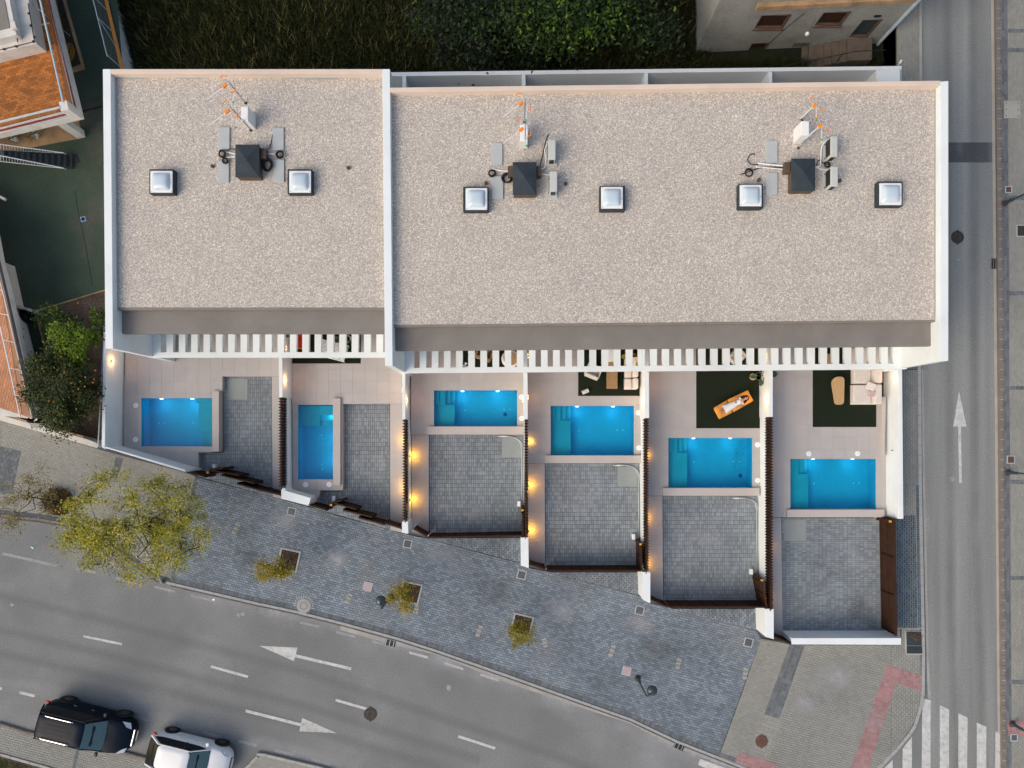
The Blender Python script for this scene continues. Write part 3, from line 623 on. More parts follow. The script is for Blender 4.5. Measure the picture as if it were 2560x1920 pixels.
pr('front_canopy', [(290, 770), (966, 770), (966, 834), (290, 834)], ZS, ZS - .28, M['greyroof'], hl, .03)
pr('party_wall', [(955.5, 172.5), (974.5, 172.5), (981.5, 914), (962.5, 914)], ZR, 0, M['white'], hr, .01)
pr('side_wall', [(2351, 204), (2371, 202), (2371, 902), (2351, 902)], ZR, 0, M['white'], hr, .01)
pr('rear_parapet', [(974.8, 219), (2351, 201.5), (2351, 213), (975, 230.5)], ZR, 0, M['pink'], hr, .01)
pr('roof_gravel', [(973, 226), (2353, 208), (2353, 799), (979, 812)], ZG, ZG - .25, M['gravel'], hr)
pr('roof_step', [(981, 811), (2339, 798), (2339, 804.5), (981, 818.5)], ZG - .02, 4.9, M['greyroof'], hr, .02)
pr('front_canopy', [(981, 813), (2337, 800), (2337, 865), (981, 877)], ZS, ZS - .28, M['greyroof'], hr, .03)
# flashing strips along the gravel edge
for par, q in ((hl, [(290, 193), (292, 193), (297, 768), (295, 768)]), (hr, [(2337, 222), (2339, 222), (2338, 797), (2336, 797)])):
    pr('edge_flashing', q, ZG + .02, ZG - .02, M['galv'], par)
for q in ([(290, 194), (360, 194), (362, 197), (290, 197)], [(716, 194), (845, 194), (845, 199), (770, 198)], [(440, 194), (500, 194.5), (500, 196), (440, 196)]): pr('edge_flashing', q, ZG + .02, ZG - .02, M['galv'], hl)
# facades with glazing under the canopies
def facade(par, xa, xb, ya, yb_, bays):
    m = MB(); t = .2
    for k in range(bays):
        f0, f1 = k / bays, (k + 1) / bays; x0 = xa + (xb - xa) * f0; x1 = xa + (xb - xa) * f1; y0 = ya + (yb_ - ya) * f0
        w = x1 - x0; gx0, gx1 = x0 + w * .22, x1 - w * .22
        for a, b, z0, z1 in ((x0, gx0, 0, 4.92), (gx1, x1, 0, 4.92), (gx0, gx1, 2.25, 3.1), (gx0, gx1, 4.6, 4.92)):
            m.prism([(a, y0), (b, y0), (b, y0 + t), (a, y0 + t)], z0, z1)
        for z0, z1 in ((ZD, 2.25), (3.1, 4.6)):
            fr = MB(); 
            for a, b in ((gx0, gx0 + .06), ((gx0 + gx1) / 2 - .03, (gx0 + gx1) / 2 + .03), (gx1 - .06, gx1)): fr.prism([(a, y0 + .05), (b, y0 + .05), (b, y0 + .11), (a, y0 + .11)], z0, z1)
            fr.prism([(gx0 + .06, y0 + .055), (gx1 - .06, y0 + .055), (gx1 - .06, y0 + .105), (gx0 + .06, y0 + .105)], z0, z0 + .06)
            fo = fr.build('window', M['black'], par)
            for a, b in ((gx0 + .06, (gx0 + gx1) / 2 - .03), ((gx0 + gx1) / 2 + .03, gx1 - .06)):
                MB().prism([(a, y0 + .07), (b, y0 + .07), (b, y0 + .085), (a, y0 + .085)], z0 + .06, z1).build('pane', M['glassdark'], fo)
    m.build('front_wall', M['white'], par)
facade(hl, P(283, 0, ZR).x, P(956, 0, ZR).x, YF, YF, 2)
facade(hr, P(981, 0, ZR).x, P(2351, 0, ZR).x, YF - .72, YF - .46, 4)
# pergolas
def pergola(par, xa, xb, ytop_a, ytop_b, ybeam_a, ybeam_b, yfr_a, yfr_b, gaps, gapw, endpanel):
    z1, z0 = ZPG, ZPG - .24
    yy = lambda x, a, b: a + (b - a) * (x - xa) / (xb - xa)
    pr('front_beam', [(xa, ybeam_a), (xb, ybeam_b), (xb, yfr_b), (xa, yfr_a)], z1, z0, M['white'], par, .008)
    edges = [xa] + [e for g0 in gaps for e in (g0, g0 + gapw)] + [xb]
    for i in range(0, len(edges), 2):
        a, b = edges[i], edges[i + 1]
        if b - a < 1: continue
        pr('slat' if b - a < 22 else 'pergola_panel', [(a, yy(a, ytop_a, ytop_b)), (b, yy(b, ytop_a, ytop_b)), (b, yy(b, ybeam_a, ybeam_b) + .1), (a, yy(a, ybeam_a, ybeam_b) + .1)], z1 - .004, z0 + .004, M['white'], par)
pergola(hl, 372, 984, 812, 812, 880.3, 880.3, 893.6, 893.6, [401.5 + 30.87 * i for i in range(19) if i < 18] + [957.5], 14.5, 1)
gs = [1035 + 30.37 * i for i in range(40)]
pergola(hr, 1003, 2268, 846, 834, 919.8, 908.3, 932.5, 922.5, gs, 14, 1)
# low side return between the fins and the pergola
# rear yard walls behind the right-hand block
rw = thing('garden_wall', 'long white rear yard wall with cross walls behind the four-house block', 'wall', P(1620, 180, 0), None)
pr('wall', [(975, 180.5), (2254, 164.7), (2254, 174), (975, 190.5)], 2.4, -1.3, M['white'], rw, .01)
for x, yt in ((1006, 190), (1304.5, 187), (1611, 183), (1921.5, 179)):
    pr('cross_wall', [(x, yt), (x + 9, yt), (x + 9, 330), (x, 330)], 2.39, 0, M['white'], rw)
pr('wall', [(2191, 175.5), (2250, 174.8), (2250, 260), (2191, 260)], 2.385, 0, M['white'], rw)
pr('yard_floor', [(975, 182), (2250, 166), (2250, 300), (975, 300)], .10, -1.3, M['deck'], rw)
o = pr('downpipe', [(2251, 174), (2254, 174), (2254, 215), (2251, 215)], 2.2, .1, M['bluegrey'], rw)
cs = thing('wall_camera', 'small white camera on a bracket at the end of the rear yard wall', 'camera', P(2250, 162, 2.4))
MB().tube([P(2245, 163, 2.4), P(2252, 155, 2.7)], .012, 6).build('bracket', M['plastic'], cs)
MB().tube([P(2249, 158, 2.7), P(2254, 150, 2.75)], .045, 10).build('camera_body', M['plastic'], cs)

# ================= SKYLIGHTS, CHIMNEYS, ROOF GEAR =================
def skylight(x0, y0, x1, y1, wx0, wy0, wx1, wy1, label):
    t = thing('skylight', label, 'skylight', P((x0 + x1) / 2, (y0 + y1) / 2, ZG), 'square domed roof skylights')
    zc = ZG + .34
    pr('curb', [(x0, y0), (x1, y0), (x1, y1), (x0, y1)], zc, ZG, M['charcap'], t, .03)
    c = P((wx0 + wx1) / 2, (wy0 + wy1) / 2, zc + .05); hx = (wx1 - wx0) / 2 * (H - zc) / F; hy = (wy1 - wy0) / 2 * (H - zc) / F
    MB().box((c.x, c.y, zc + .025), (2 * hx, 2 * hy, .05)).build('frame', M['plastic'], t, bevel=.01)
    m = MB(); N = 12; vs = []; fs = []
    for j in range(N + 1):
        for i in range(N + 1):
            u, v = i / N * 2 - 1, j / N * 2 - 1; k = .80
            hgt = .17 * ((1 - abs(u) ** 3.2) * (1 - abs(v) ** 3.2)) ** .5
            vs.append((c.x + u * hx * k, c.y + v * hy * k, zc + .048 + hgt))
    fs = [(j * (N + 1) + i, j * (N + 1) + i + 1, (j + 1) * (N + 1) + i + 1, (j + 1) * (N + 1) + i) for j in range(N) for i in range(N)]
    m.add(vs, fs).build('dome', M['dome'], t, smooth=True)
    for sx in (-.9, .9):
        for sy in (-.9, .9): MB().box((c.x + sx * hx, c.y + sy * hy, zc + .052), (.03, .03, .01)).build('screw', M['galv'], t)
    MB().box((c.x + .9 * hx, c.y - .1 * hy, zc + .053), (.03, .04, .008)).build('sticker', M['pinkc'], t)
M['dome'] = mat('dome_acrylic', (.50, .60, .68), .12, var=.04, spec=.7)
skylight(372.5, 422.5, 434, 484, 375.7, 427, 430.6, 481, 'skylight nearest the far left edge of the roofs, left of the left chimney')
skylight(718, 422.5, 779.5, 484, 723, 427, 777, 481, 'skylight on the left roof, right of the left chimney')
skylight(1157.5, 466, 1221, 528, 1164, 470, 1218, 524, 'skylight immediately left of the middle chimney, close to a concrete slab')
skylight(1499, 464, 1563, 526, 1503, 467, 1557, 521, 'skylight standing alone right of the middle chimney and its air conditioners')
skylight(1846.5, 459, 1908, 521, 1850, 462, 1904, 515, 'skylight immediately left of the right chimney')
skylight(2195, 453, 2257.5, 515, 2199.5, 457.6, 2254, 512, 'skylight nearest the right edge of the roofs')

def chimney(x0, y0, x1, y1, label, side=None):
    t = thing('chimney', label, 'chimney', P((x0 + x1) / 2, (y0 + y1) / 2, ZG), 'black roof chimneys')
    zt = ZG + .52; a = P(x0, y0, zt); b = P(x1, y1, zt)
    x_0, x_1, yt, yb = a.x, b.x, a.y, b.y; cx, cy = (x_0 + x_1) / 2, (yt + yb) / 2
    pr('shaft', [(x0 + 2, y0 + 2), (x1 - 2, y0 + 2), (x1 - 2, y1 - 2), (x0 + 2, y1 - 2)], zt - .02, ZG, M['rust'], t)
    MB().add([(x_0, yb, zt - .05), (x_1, yb, zt - .05), (x_1, yt, zt - .05), (x_0, yt, zt - .05), (x_0, yb, zt), (x_1, yb, zt), (x_1, yt, zt), (x_0, yt, zt), (cx, cy, zt + .16)],
             [(3, 2, 1, 0), (0, 1, 5, 4), (1, 2, 6, 5), (2, 3, 7, 6), (3, 0, 4, 7), (4, 5, 8), (5, 6, 8), (6, 7, 8), (7, 4, 8)]).build('cap', M['charcap'], t, bevel=.012)
    for s in side or ():
        bx = x_1 + .10 if s > 0 else x_0 - .10
        MB().box((bx, cy + .38, ZG + .17), (.22, .42, .34)).build('pipe_box', M['rust'], t, bevel=.01)
chimney(588, 361, 648, 443, 'left black chimney with cable coils on both sides', (1,))
chimney(1282, 405, 1341, 487, 'middle black chimney with two air conditioners to its right', (-1, 1))
chimney(1979, 396, 2038, 477, 'right black chimney with two tall air conditioners to its right', (-1,))
# concrete slabs
SL = [((545.6, 318, 573.5, 373), 'concrete slab upper left of the left chimney'), ((545, 401, 572, 456), 'concrete slab lower left of the left chimney, under a small cable coil'),
      ((681, 319.6, 709, 375), 'concrete slab upper right of the left chimney'), ((682.5, 399, 710, 454.6), 'concrete slab lower right of the left chimney'),
      ((1228, 357, 1256, 412), 'concrete slab upper left of the middle chimney'), ((1229, 440, 1258, 496.6), 'concrete slab lower left of the middle chimney'),
      ((1916, 351, 1944, 407), 'concrete slab upper left of the right chimney'), ((1915, 432, 1944, 487), 'concrete slab lower left of the right chimney')]
for (a, b, c, e), lb in SL:
    o = pr('concrete_slab', [(a, b), (c, b), (c, e), (a, e)], ZG + .07, ZG, M['concrete'], None, .01); tag(o, lb, 'slab', 'grey concrete slabs lying on the roof gravel')
for (a, b, c, e), lb in (((1365, 352, 1393, 415), 'grey base slab under the upper air conditioner by the middle chimney'), ((1366, 440, 1394, 496), 'grey base slab under the lower air conditioner by the middle chimney'),
                         ((2058, 345, 2086, 405), 'grey base slab under the upper air conditioner by the right chimney'), ((2056, 422, 2086, 480), 'grey base slab under the lower air conditioner by the right chimney')):
    o = pr('concrete_slab', [(a, b), (c, b), (c, e), (a, e)], ZG + .08, ZG, M['concrete'], None, .01); tag(o, lb, 'slab', 'grey concrete slabs lying on the roof gravel')
# air conditioners
def aircon(x0, y0, x1, y1, label, rz=0):
    zt = ZG + .66; a = P(x0, y0, zt); b = P(x1, y1, zt); c = ((a.x + b.x) / 2, (a.y + b.y) / 2); w, L = b.x - a.x, a.y - b.y
    t = thing('air_conditioner', label, 'air conditioner', (c[0], c[1], ZG + .08), 'air conditioning units on the roof')
    MB().box((c[0], c[1], ZG + .38), (w, L, .56)).build('casing', M['concrete2'], t, bevel=.02)
    MB().box((c[0] - w / 2 - .004, c[1] + .02, ZG + .37), (.012, L * .80, .42)).build('side_grille', M['black'], t)
    MB().box((c[0], c[1] - L / 2 - .004, ZG + .37), (w * .62, .012, .38)).build('end_grille', M['black'], t)
    m = MB(); m.lathe((0, 0, 0), [(.2, 0), (.2, .015), (.05, .02)], 20)
    rot = Matrix.Rotation(math.pi / 2, 4, 'Y'); m.v = [tuple(rot @ Vector(v) + Vector((c[0] + w / 2, c[1] - .1, ZG + .38))) for v in m.v]
    m.build('fan_grille', M['galv'], t)
    for s in (-1, 1): MB().box((c[0], c[1] + s * L * .35, ZG + .09), (w + .06, .05, .04)).build('foot', M['black'], t)
M['concrete2'] = mat('grey_enamel', (.50, .52, .49), .5, var=.03)
aircon(1370, 349, 1389, 398, 'upper air conditioner beside the middle chimney, fed by a curved white pipe')
aircon(1374, 428, 1393, 478, 'lower air conditioner beside the middle chimney')
aircon(2077.5, 340, 2094, 391, 'upper air conditioner beside the right chimney')
aircon(2077.5, 416, 2095, 465, 'lower air conditioner beside the right chimney')
# cables and pipes
def coil(c, r0, n, label, rc=.018, sq=1.0, rr=3):
    r = random.Random(int(c[0])); m = MB()
    for k in range(n):
        q = r0 * r.uniform(.72, 1.0); ox, oy = r.gauss(0, r0 * .12), r.gauss(0, r0 * .12)
        m.tube([P(c[0] + ox + q * math.cos(a), c[1] + oy + q * sq * math.sin(a), ZG + .09 + k * .02) for a in [i * 6.283 / 26 for i in range(26)]], rc, 6, closed=True)
    tag(m.build('cable_coil', M['blackrub'], None, smooth=True), label, 'cable coil', 'coils of black cable on the roof')
coil((555, 384), 9, 5, 'larger black cable coil left of the left chimney'); coil((562, 402), 7, 4, 'small black cable coil on the slab lower left of the left chimney')
coil((700, 386), 9.5, 6, 'round black cable coil at the right end of the white pipe by the left chimney'); coil((669, 412), 12, 8, 'large oval black cable coil touching the right side of the left chimney', sq=1.35)
coil((1230, 433), 9.5, 4, 'black cable coil at the end of the white pipe left of the middle chimney'); coil((1268, 446), 13, 5, 'large loose black cable coil touching the middle chimney')
coil((1873, 432), 10, 3, 'open spiral of black cable left of the right chimney'); coil((2068, 412), 7, 3, 'black cable coil between the two air conditioners of the right chimney')
def cable(pts, r, mt, name, label, cat):
    w = [P(x, y, ZG + .06) for x, y in pts]; out = []
    for i in range(len(w) - 1):
        p0, p1, p2, p3 = w[max(0, i - 1)], w[i], w[i + 1], w[min(len(w) - 1, i + 2)]
        for k in range(6):
            t = k / 6; out.append(.5 * ((2 * p1) + (p2 - p0) * t + (2 * p0 - 5 * p1 + 4 * p2 - p3) * t * t + (3 * p1 - p0 - 3 * p2 + p3) * t ** 3))
    out.append(w[-1]); tag(MB().tube(out, r, 7).build(name, mt, None, smooth=True), label, cat)
cable([(563, 379), (575, 382), (590, 385)], .03, M['plastic'], 'pipe', 'upper short white pipe left of the left chimney', 'pipe'); cable([(566, 394), (590, 391)], .03, M['plastic'], 'pipe', 'lower short white pipe left of the left chimney', 'pipe')
cable([(661, 384), (687, 385)], .03, M['plastic'], 'pipe', 'short white pipe right of the left chimney', 'pipe'); cable([(1232, 422), (1255, 427), (1278, 428)], .03, M['plastic'], 'pipe', 'white pipe left of the middle chimney', 'pipe')
cable([(1346, 425), (1360, 420), (1365, 400), (1362, 375), (1368, 360)], .025, M['plastic'], 'pipe', 'curved white pipe from the middle chimney to its upper air conditioner', 'pipe'); cable([(1347, 434), (1376, 438)], .025, M['plastic'], 'pipe', 'straight white pipe from the middle chimney to its lower air conditioner', 'pipe')
cable([(1895, 408), (1930, 412), (1966, 415)], .035, M['plastic'], 'pipe', 'thick upper white pipe left of the right chimney', 'pipe'); cable([(1890, 417), (1925, 420), (1966, 424)], .025, M['plastic'], 'pipe', 'thin lower white pipe left of the right chimney', 'pipe')
cable([(2038, 417), (2050, 415), (2052, 395), (2055, 365), (2066, 350)], .03, M['plastic'], 'pipe', 'white pipe rising from the right chimney to its upper air conditioner', 'pipe'); cable([(2042, 419), (2055, 423), (2070, 425)], .03, M['plastic'], 'pipe', 'white pipe from the right chimney to its lower air conditioner', 'pipe')
cable([(681, 337), (679, 352), (674, 368), (665, 375)], .018, M['blackrub'], 'cable', 'loose black cable beside the upper right slab of the left chimney', 'cable'); cable([(1371, 336), (1365, 350), (1357, 385), (1349, 418)], .02, M['blackrub'], 'cable', 'long black cable from the middle chimney up past the air conditioner', 'cable')
cable([(1888, 386), (1878, 385), (1870, 394), (1871, 405), (1882, 412), (1895, 410)], .018, M['blackrub'], 'cable', 'hooked black cable left of the right chimney', 'cable'); cable([(1850, 437), (1870, 430), (1900, 420), (1930, 418), (1966, 420)], .018, M['blackrub'], 'cable', 'black cable running from the spiral to the right chimney', 'cable')
cable([(2041, 414), (2047, 400), (2058, 408), (2075, 412)], .018, M['blackrub'], 'cable', 'black cable between the right chimney and the air conditioners', 'cable'); cable([(566, 376), (576, 372), (590, 374)], .016, M['blackrub'], 'cable', 'thin black cable arching to the left chimney', 'cable')
# roof outlets
for x, y, lb in ((532, 417, 'small dark roof vent left of the left chimney slabs'), (871, 421, 'small dark roof vent near the party wall on the left roof'), (1215, 459, 'small dark roof vent touching the skylight left of the middle chimney'), (1414, 461, 'small dark roof vent right of the middle air conditioners'), (1896, 451, 'small dark roof vent above the skylight left of the right chimney'), (2098, 453, 'small dark roof vent right of the right air conditioners')):
    c = P(x, y, ZG); o = MB().lathe((c.x, c.y, ZG), [(.07, 0), (.065, .08), (.075, .09), (.03, .13)], 14).build('roof_vent', M['rust'], None); tag(o, lb, 'vent', 'small roof vents')
# white antenna enclosures
def wbox(x0, y0, x1, y1, label, h=.88, cut=0):
    z = ZG + h; t = MB(); pts = [(x0, y0), (x1, y0), (x1, y1), (x0, y1)]
    tag(t.prism(XY(pts, z), ZG, z, inset=.02).build('equipment_box', M['plastic'], None), label, 'box', 'white equipment boxes beside the antennas')
wbox(602, 265.5, 620, 302, 'white equipment box between the antennas and the left chimney'); wbox(1300, 310, 1319, 352, 'narrow white equipment box above the middle chimney'); wbox(2004, 302, 2023, 338, 'white equipment box above the right chimney')
# antennas
def antenna(bx, by, zt, label, ang=217, s=1.0, style=0):
    b = P(bx, by, ZG); t = thing('tv_antenna', label, 'antenna', b, 'roof television antennas')
    MB().tube([b, (b.x, b.y, zt + .15)], .018, 8).build('mast', M['galv'], t)
    MB().lathe((b.x, b.y, ZG), [(.06, 0), (.06, .03), (.025, .05)], 12).build('foot', M['black'], t)
    a = math.radians(ang); u = Vector((math.cos(a), math.sin(a), 0)); v = Vector((-u.y, u.x, 0)); o = Vector((b.x, b.y, zt))
    q = lambda i, j, k=0: o + u * i * s + v * j * s + Vector((0, 0, k))
    MB().tube([q(-.25, 0), q(1.15, 0)], .018, 6).build('boom', M['plastic'], t)
    m = MB()
    for k in range(9): m.tube([q(.25 + k * .1, -.07), q(.25 + k * .1, .07)], .006, 4)
    m.build('director', M['galv'], t)['kind'] = 'stuff'
    MB().box(tuple(q(.22, 0, .02)), (.2, .12, .09), a).build('dipole_box', M['oplastic'], t, bevel=.02)
    for sg in (-1, 1):
        m = MB(); m.tube([q(-.22, sg * .02), q(-.12, sg * .28), q(.02, sg * .42)], .012, 5); m.tube([q(-.12, sg * .02, .1), q(.02, sg * .3, .12)], .006, 5); m.build('reflector', M['galv'], t)
        MB().tube([q(.0, sg * .40), q(.17, sg * .40)], .024, 6).build('reflector_tip', M['oplastic'], t)
        MB().tube([q(.0, sg * .40), q(-.06, sg * .28)], .02, 6).build('reflector_tip', M['oplastic'], t)
    MB().tube([q(-.1, .05, -.3), q(.35, .55, -.3)], .012, 6).build('lower_boom', M['plastic'], t)
    MB().lathe(tuple(q(.36, .56, -.34)), [(.03, 0), (.045, .04), (.03, .08)], 10).build('green_cap', M['gplastic'], t)
    MB().tube([q(-.05, 0, -.1), q(.0, .02, -.6), q(-.08, .03, -1.2)], .008, 5).build('coax', M['blackrub'], t)
antenna(614, 258, 7.3, 'upper antenna on the left roof', s=.95); antenna(627, 326, 7.6, 'lower antenna on the left roof, in front of the white box', s=.95)
antenna(1311, 305, 7.5, 'upper antenna above the middle chimney, behind the white box', s=.95); antenna(1312, 371, 7.7, 'lower antenna above the middle chimney, passing over the narrow white box', s=.95)
antenna(2005, 300, 7.1, 'upper antenna above the right chimney', s=.8, ang=222); antenna(1996, 370, 8.0, 'lower antenna above the right chimney, crossing the white box', s=.8, ang=222)
# ================= COURTYARDS =================
ZL, ZT, ZF, ZV = 1.1, 1.85, 1.5, .14   # low wall, tall wall, front wall, driveway
def cutrect(r, hole):
    x0, y0, x1, y1 = r; a, b, c, d_ = hole; out = []
    if b > y0: out.append((x0, y0, x1, b))
    if d_ < y1: out.append((x0, d_, x1, y1))
    yy0, yy1 = max(b, y0), min(d_, y1)
    if a > x0: out.append((x0, yy0, a, yy1))
    if c < x1: out.append((c, yy0, x1, yy1))
    return out
def deck(label_no, rects, polys=(), holes=(), zd=ZD, size=.60):
    rs = list(rects)
    for h in holes:
        nr = []
        for r_ in rs:
            if h[0] < r_[2] and h[2] > r_[0] and h[1] < r_[3] and h[3] > r_[1]: nr += cutrect(r_, h)
            else: nr.append(r_)
        rs = nr
    q = [[(a, b), (c, b), (c, d_), (a, d_)] for a, b, c, d_ in rs] + list(polys)
    root = MB()
    for p in q: root.prism(XY(p, zd - .012), -.3, zd - .012)
    root = struct(root.build('terrace', M['deckjoint']))
    x0, y0 = P(rs[0][0], rs[0][1], zd)[:2]
    for p in q:
        for (i, j), c in cells([XY(p, zd)], 0, size, size, .005, bond=0, org=(x0, y0)):
            m = MB(); m.ca = rnd01(i, j, label_no); m.prism(c, zd - .02, zd, inset=.0015, bottom=False)
            m.build('tile', M['deck'], root, attr=True)
    return root
ytop = 835
pools = {1: (353.4, 995.3, 530.5, 1116), 2: (745, 1012, 833, 1198.7), 3: (1084.8, 976, 1293, 1066), 4: (1376.7, 1014.8, 1585, 1138.6), 5: (1671, 1095, 1881, 1220), 6: (1976, 1147.3, 2190.6, 1274)}
deck(1, [(313, 832, 700, 941), (311, 941, 556, 978), (309, 978, 531, 1131)], [[(496, 1131.2), (531, 1131.2), (531, 1131.6), (496, 1131.6)][:0] or [(309, 1131.2), (496.5, 1131.2), (496.5, 1172)]], [pools[1]])
deck(2, [(730, 832, 1012, 1009.5), (731, 1009.5, 857, 1226)], [[(733, 1226.2), (800, 1226.2), (797, 1243)]], [pools[2]])
deck(3, [(1027, 862, 1310, 1086.5)], [], [pools[3]])
deck(4, [(1319, 860, 1604, 1158)], [], [pools[4]])
deck(5, [(1619, 856, 1901, 1239.5)], [], [pools[5]])
deck(6, [(1929, 850, 2216, 1293)], [], [pools[6]])
# side paths beside the driveways, a little lower
def path(pts, z=.24, flip=False):
    o = struct(MB().prism(XY(pts, z - .012), -.1, z - .012).build('path', M['deckjoint']))
    x0, y0 = P(pts[0][0], pts[0][1], z)[:2]
    for (i, j), c in cells([XY(pts, z)], 0, 1.2, 1.2, .006, bond=0, org=(x0, y0)):
        m = MB(); m.ca = rnd01(i, j, 9); m.prism(c, z - .02, z, inset=.0015, bottom=False); m.build('tile', M['deck'], o, attr=True)
path([(679, 941), (706, 941), (708, 1249), (682, 1242)]); path([(975, 1010), (1014, 1010), (1018, 1335), (976, 1325)])
path([(1029, 1087), (1072, 1087), (1072, 1341), (1030, 1326)]); path([(1320, 1158.5), (1362, 1158.5), (1363, 1424), (1321, 1411)])
path([(1614, 1240), (1656, 1240), (1658, 1514), (1620, 1500)]); path([(1928, 1294), (1953, 1294), (1957, 1601), (1934, 1594)])
# driveways of small pavers
def driveway(polys, ang=math.pi / 2, w=.205, h=.105, lid=None, border=True):
    o = MB()
    for p in polys: o.prism(XY(p, ZV - .012), -.1, ZV - .012)
    o = struct(o.build('driveway', M['joint']))
    pave('driveway_paver', polys, ZV, ang, w, h, .012, M['drive'], o, bond=0)
    if lid:
        a, b, c, d_ = lid
        pr('concrete_lid', [(a, b), (c, b), (c, d_), (a, d_)], ZV + .012, ZV - .01, M['patchc'], o, .004)
driveway([[(559, 941.5), (678.5, 941.5), (682, 1243), (559, 1209)], [(498, 1132), (559, 1132), (559, 1209), (495, 1191)]], lid=(567.5, 947, 619, 999))
driveway([[(857.5, 1010), (974.5, 1010), (976, 1325), (858, 1291)], [(800, 1228), (857.5, 1228), (857.5, 1291), (785, 1271)]])
driveway([[(1072.5, 1087), (1311, 1086.5), (1311, 1340), (1073, 1341)]], lid=(1254.6, 1094, 1304, 1143.6))
driveway([[(1362.5, 1158.5), (1602, 1158.5), (1602, 1424), (1364, 1424)]], lid=(1544, 1166.7, 1593, 1216))
driveway([[(1656.5, 1240), (1897, 1240), (1899, 1514), (1659, 1514)]])
driveway([[(1953.5, 1294), (2216, 1294), (2232, 1588), (1957, 1590)]], ang=0.0, w=.2051, h=.105, lid=(1960, 1299, 2015.6, 1352))

# ---- pools ----
def pool(no, label, wall, ledge, steps, lights, lids, drain, nozz, wallz=.60):
    x0, y0, x1, y1 = pools[no]; zf, zw = -.42, .34
    t = thing('swimming_pool', label, 'swimming pool', P((x0 + x1) / 2, (y0 + y1) / 2, zf), 'small blue courtyard pools')
    a, b = P(x0, y0, ZD), P(x1, y1, ZD); xa, xb, ya, yb = a.x, b.x, b.y, a.y; th = .12
    m = MB(); m.prism([(xa - th, ya - th), (xb + th, ya - th), (xb + th, yb + th), (xa - th, yb + th)], zf - .1, zf)
    for q in ([(xa - th, ya), (xa, ya), (xa, yb), (xa - th, yb)], [(xb, ya), (xb + th, ya), (xb + th, yb), (xb, yb)], [(xa - th, ya - th), (xb + th, ya - th), (xb + th, ya), (xa - th, ya)], [(xa - th, yb), (xb + th, yb), (xb + th, yb + th), (xa - th, yb + th)]):
        m.prism(q, zf, ZD - .03)
    sh = m.build('basin', M['pool'], t)
    m = MB()
    for q in ([(xa - .1, ya - .004), (xa, ya - .004), (xa, yb + .004), (xa - .1, yb + .004)], ): pass
    def inner(q, z): return [(max(xa, min(xb, X)), max(ya, min(yb, Y))) for X, Y in XY(q, z)]
    for i, (q, z) in enumerate([ledge] + steps):
        MB().prism(inner([(q[0], q[1]), (q[2], q[1]), (q[2], q[3]), (q[0], q[3])], z), zf, z).build('ledge' if i == 0 else 'step', M['poolstep'], t, bevel=.01)
    MB().prism([(xa, ya), (xb, ya), (xb, yb), (xa, yb)], zw - .002, zw).build('water', M['water'], t)
    wx0, wy0, wx1, wy1 = wall
    pr('pool_wall', [(wx0, wy0), (wx1, wy0), (wx1, wy1), (wx0, wy1)], wallz, -.1, M['coping'], t, .008)
    for lx in lights:
        lw = P(lx, y0, .1); 
        g = MB(); rot = Matrix.Rotation(math.pi / 2, 4, 'X'); g.lathe((0, 0, 0), [(.085, 0), (.085, .03), (.03, .045)], 16); g.v = [tuple(rot @ Vector(v) + Vector((lw.x, yb, .02))) for v in g.v]
        g.build('pool_light', M['poolglow'], t)
        L = bpy.data.lights.new('pool_light_beam', 'POINT'); L.energy = 3.5; L.color = (.2, .75, 1); L.shadow_soft_size = .1
        lo = bpy.data.objects.new('pool_light_beam', L); C.objects.link(lo); lo.location = (lw.x, yb - .28, .06)
    if not lights:
        for fy_ in (.25, .55, .85):
            L = bpy.data.lights.new('pool_light_beam', 'POINT'); L.energy = 3; L.color = (.15, .65, 1); L.shadow_soft_size = .1
            lo = bpy.data.objects.new('pool_light_beam', L); C.objects.link(lo); lo.location = (xb - .22, ya + (yb - ya) * fy_, .04)
            g = MB(); rot = Matrix.Rotation(-math.pi / 2, 4, 'Y'); g.lathe((0, 0, 0), [(.085, 0), (.085, .03), (.03, .045)], 16); g.v = [tuple(rot @ Vector(v) + Vector((xb, ya + (yb - ya) * fy_, .02))) for v in g.v]
            g.build('pool_light', M['poolglow'], t)
    for lx, ly in lids:
        c = P(lx, ly, ZD)
        o = MB().lathe((c.x, c.y, ZD), [(.13, 0), (.13, .008), (.115, .012), (.03, .012), (.025, .018)], 24).build('skimmer_lid', M['plastic'], t)
        MB().lathe((c.x, c.y, ZD + .012), [(.022, 0), (.018, .012)], 10).build('lid_knob', M['concrete'], o)
    if drain:
        c = P(drain[0], drain[1], zf); MB().lathe((c.x, c.y, zf), [(.10, 0), (.10, .012), (.08, .02)], 20).build('floor_drain', M['pooldrain'], t)
    for nx, ny in nozz:
        c = P(nx, ny, zf); MB().lathe((c.x, c.y, zf), [(.035, 0), (.035, .012)], 12).build('inlet_nozzle', M['nozzle'], t)
    return t
pool(1, 'pool of the first house, with a teal bench ledge at its right end', (531, 977.6, 547, 1129.5), ((496.6, 1008, 531, 1080), .06), [((489, 994, 531, 1008), .18), ((507, 1080, 520, 1116), -.15), ((520, 1080, 531, 1116), .0)], (402, 479), ((339.6, 1013.5), (339, 1099)), None, ((411, 1057), (483, 1057), (398, 1058)))
pool(2, 'narrow upright pool of the second house, longer than it is wide', (832.5, 995.6, 850.5, 1213), ((745, 1014, 799, 1065), .04), [((799, 1014, 833, 1038), .12), ((799, 1038, 833, 1052), -.08), ((799, 1052, 833, 1065), -.2)], (), ((764, 1211.5), (823, 1211)), (829, 1019), ((804, 1088), (804, 1162), (806, 1173)))
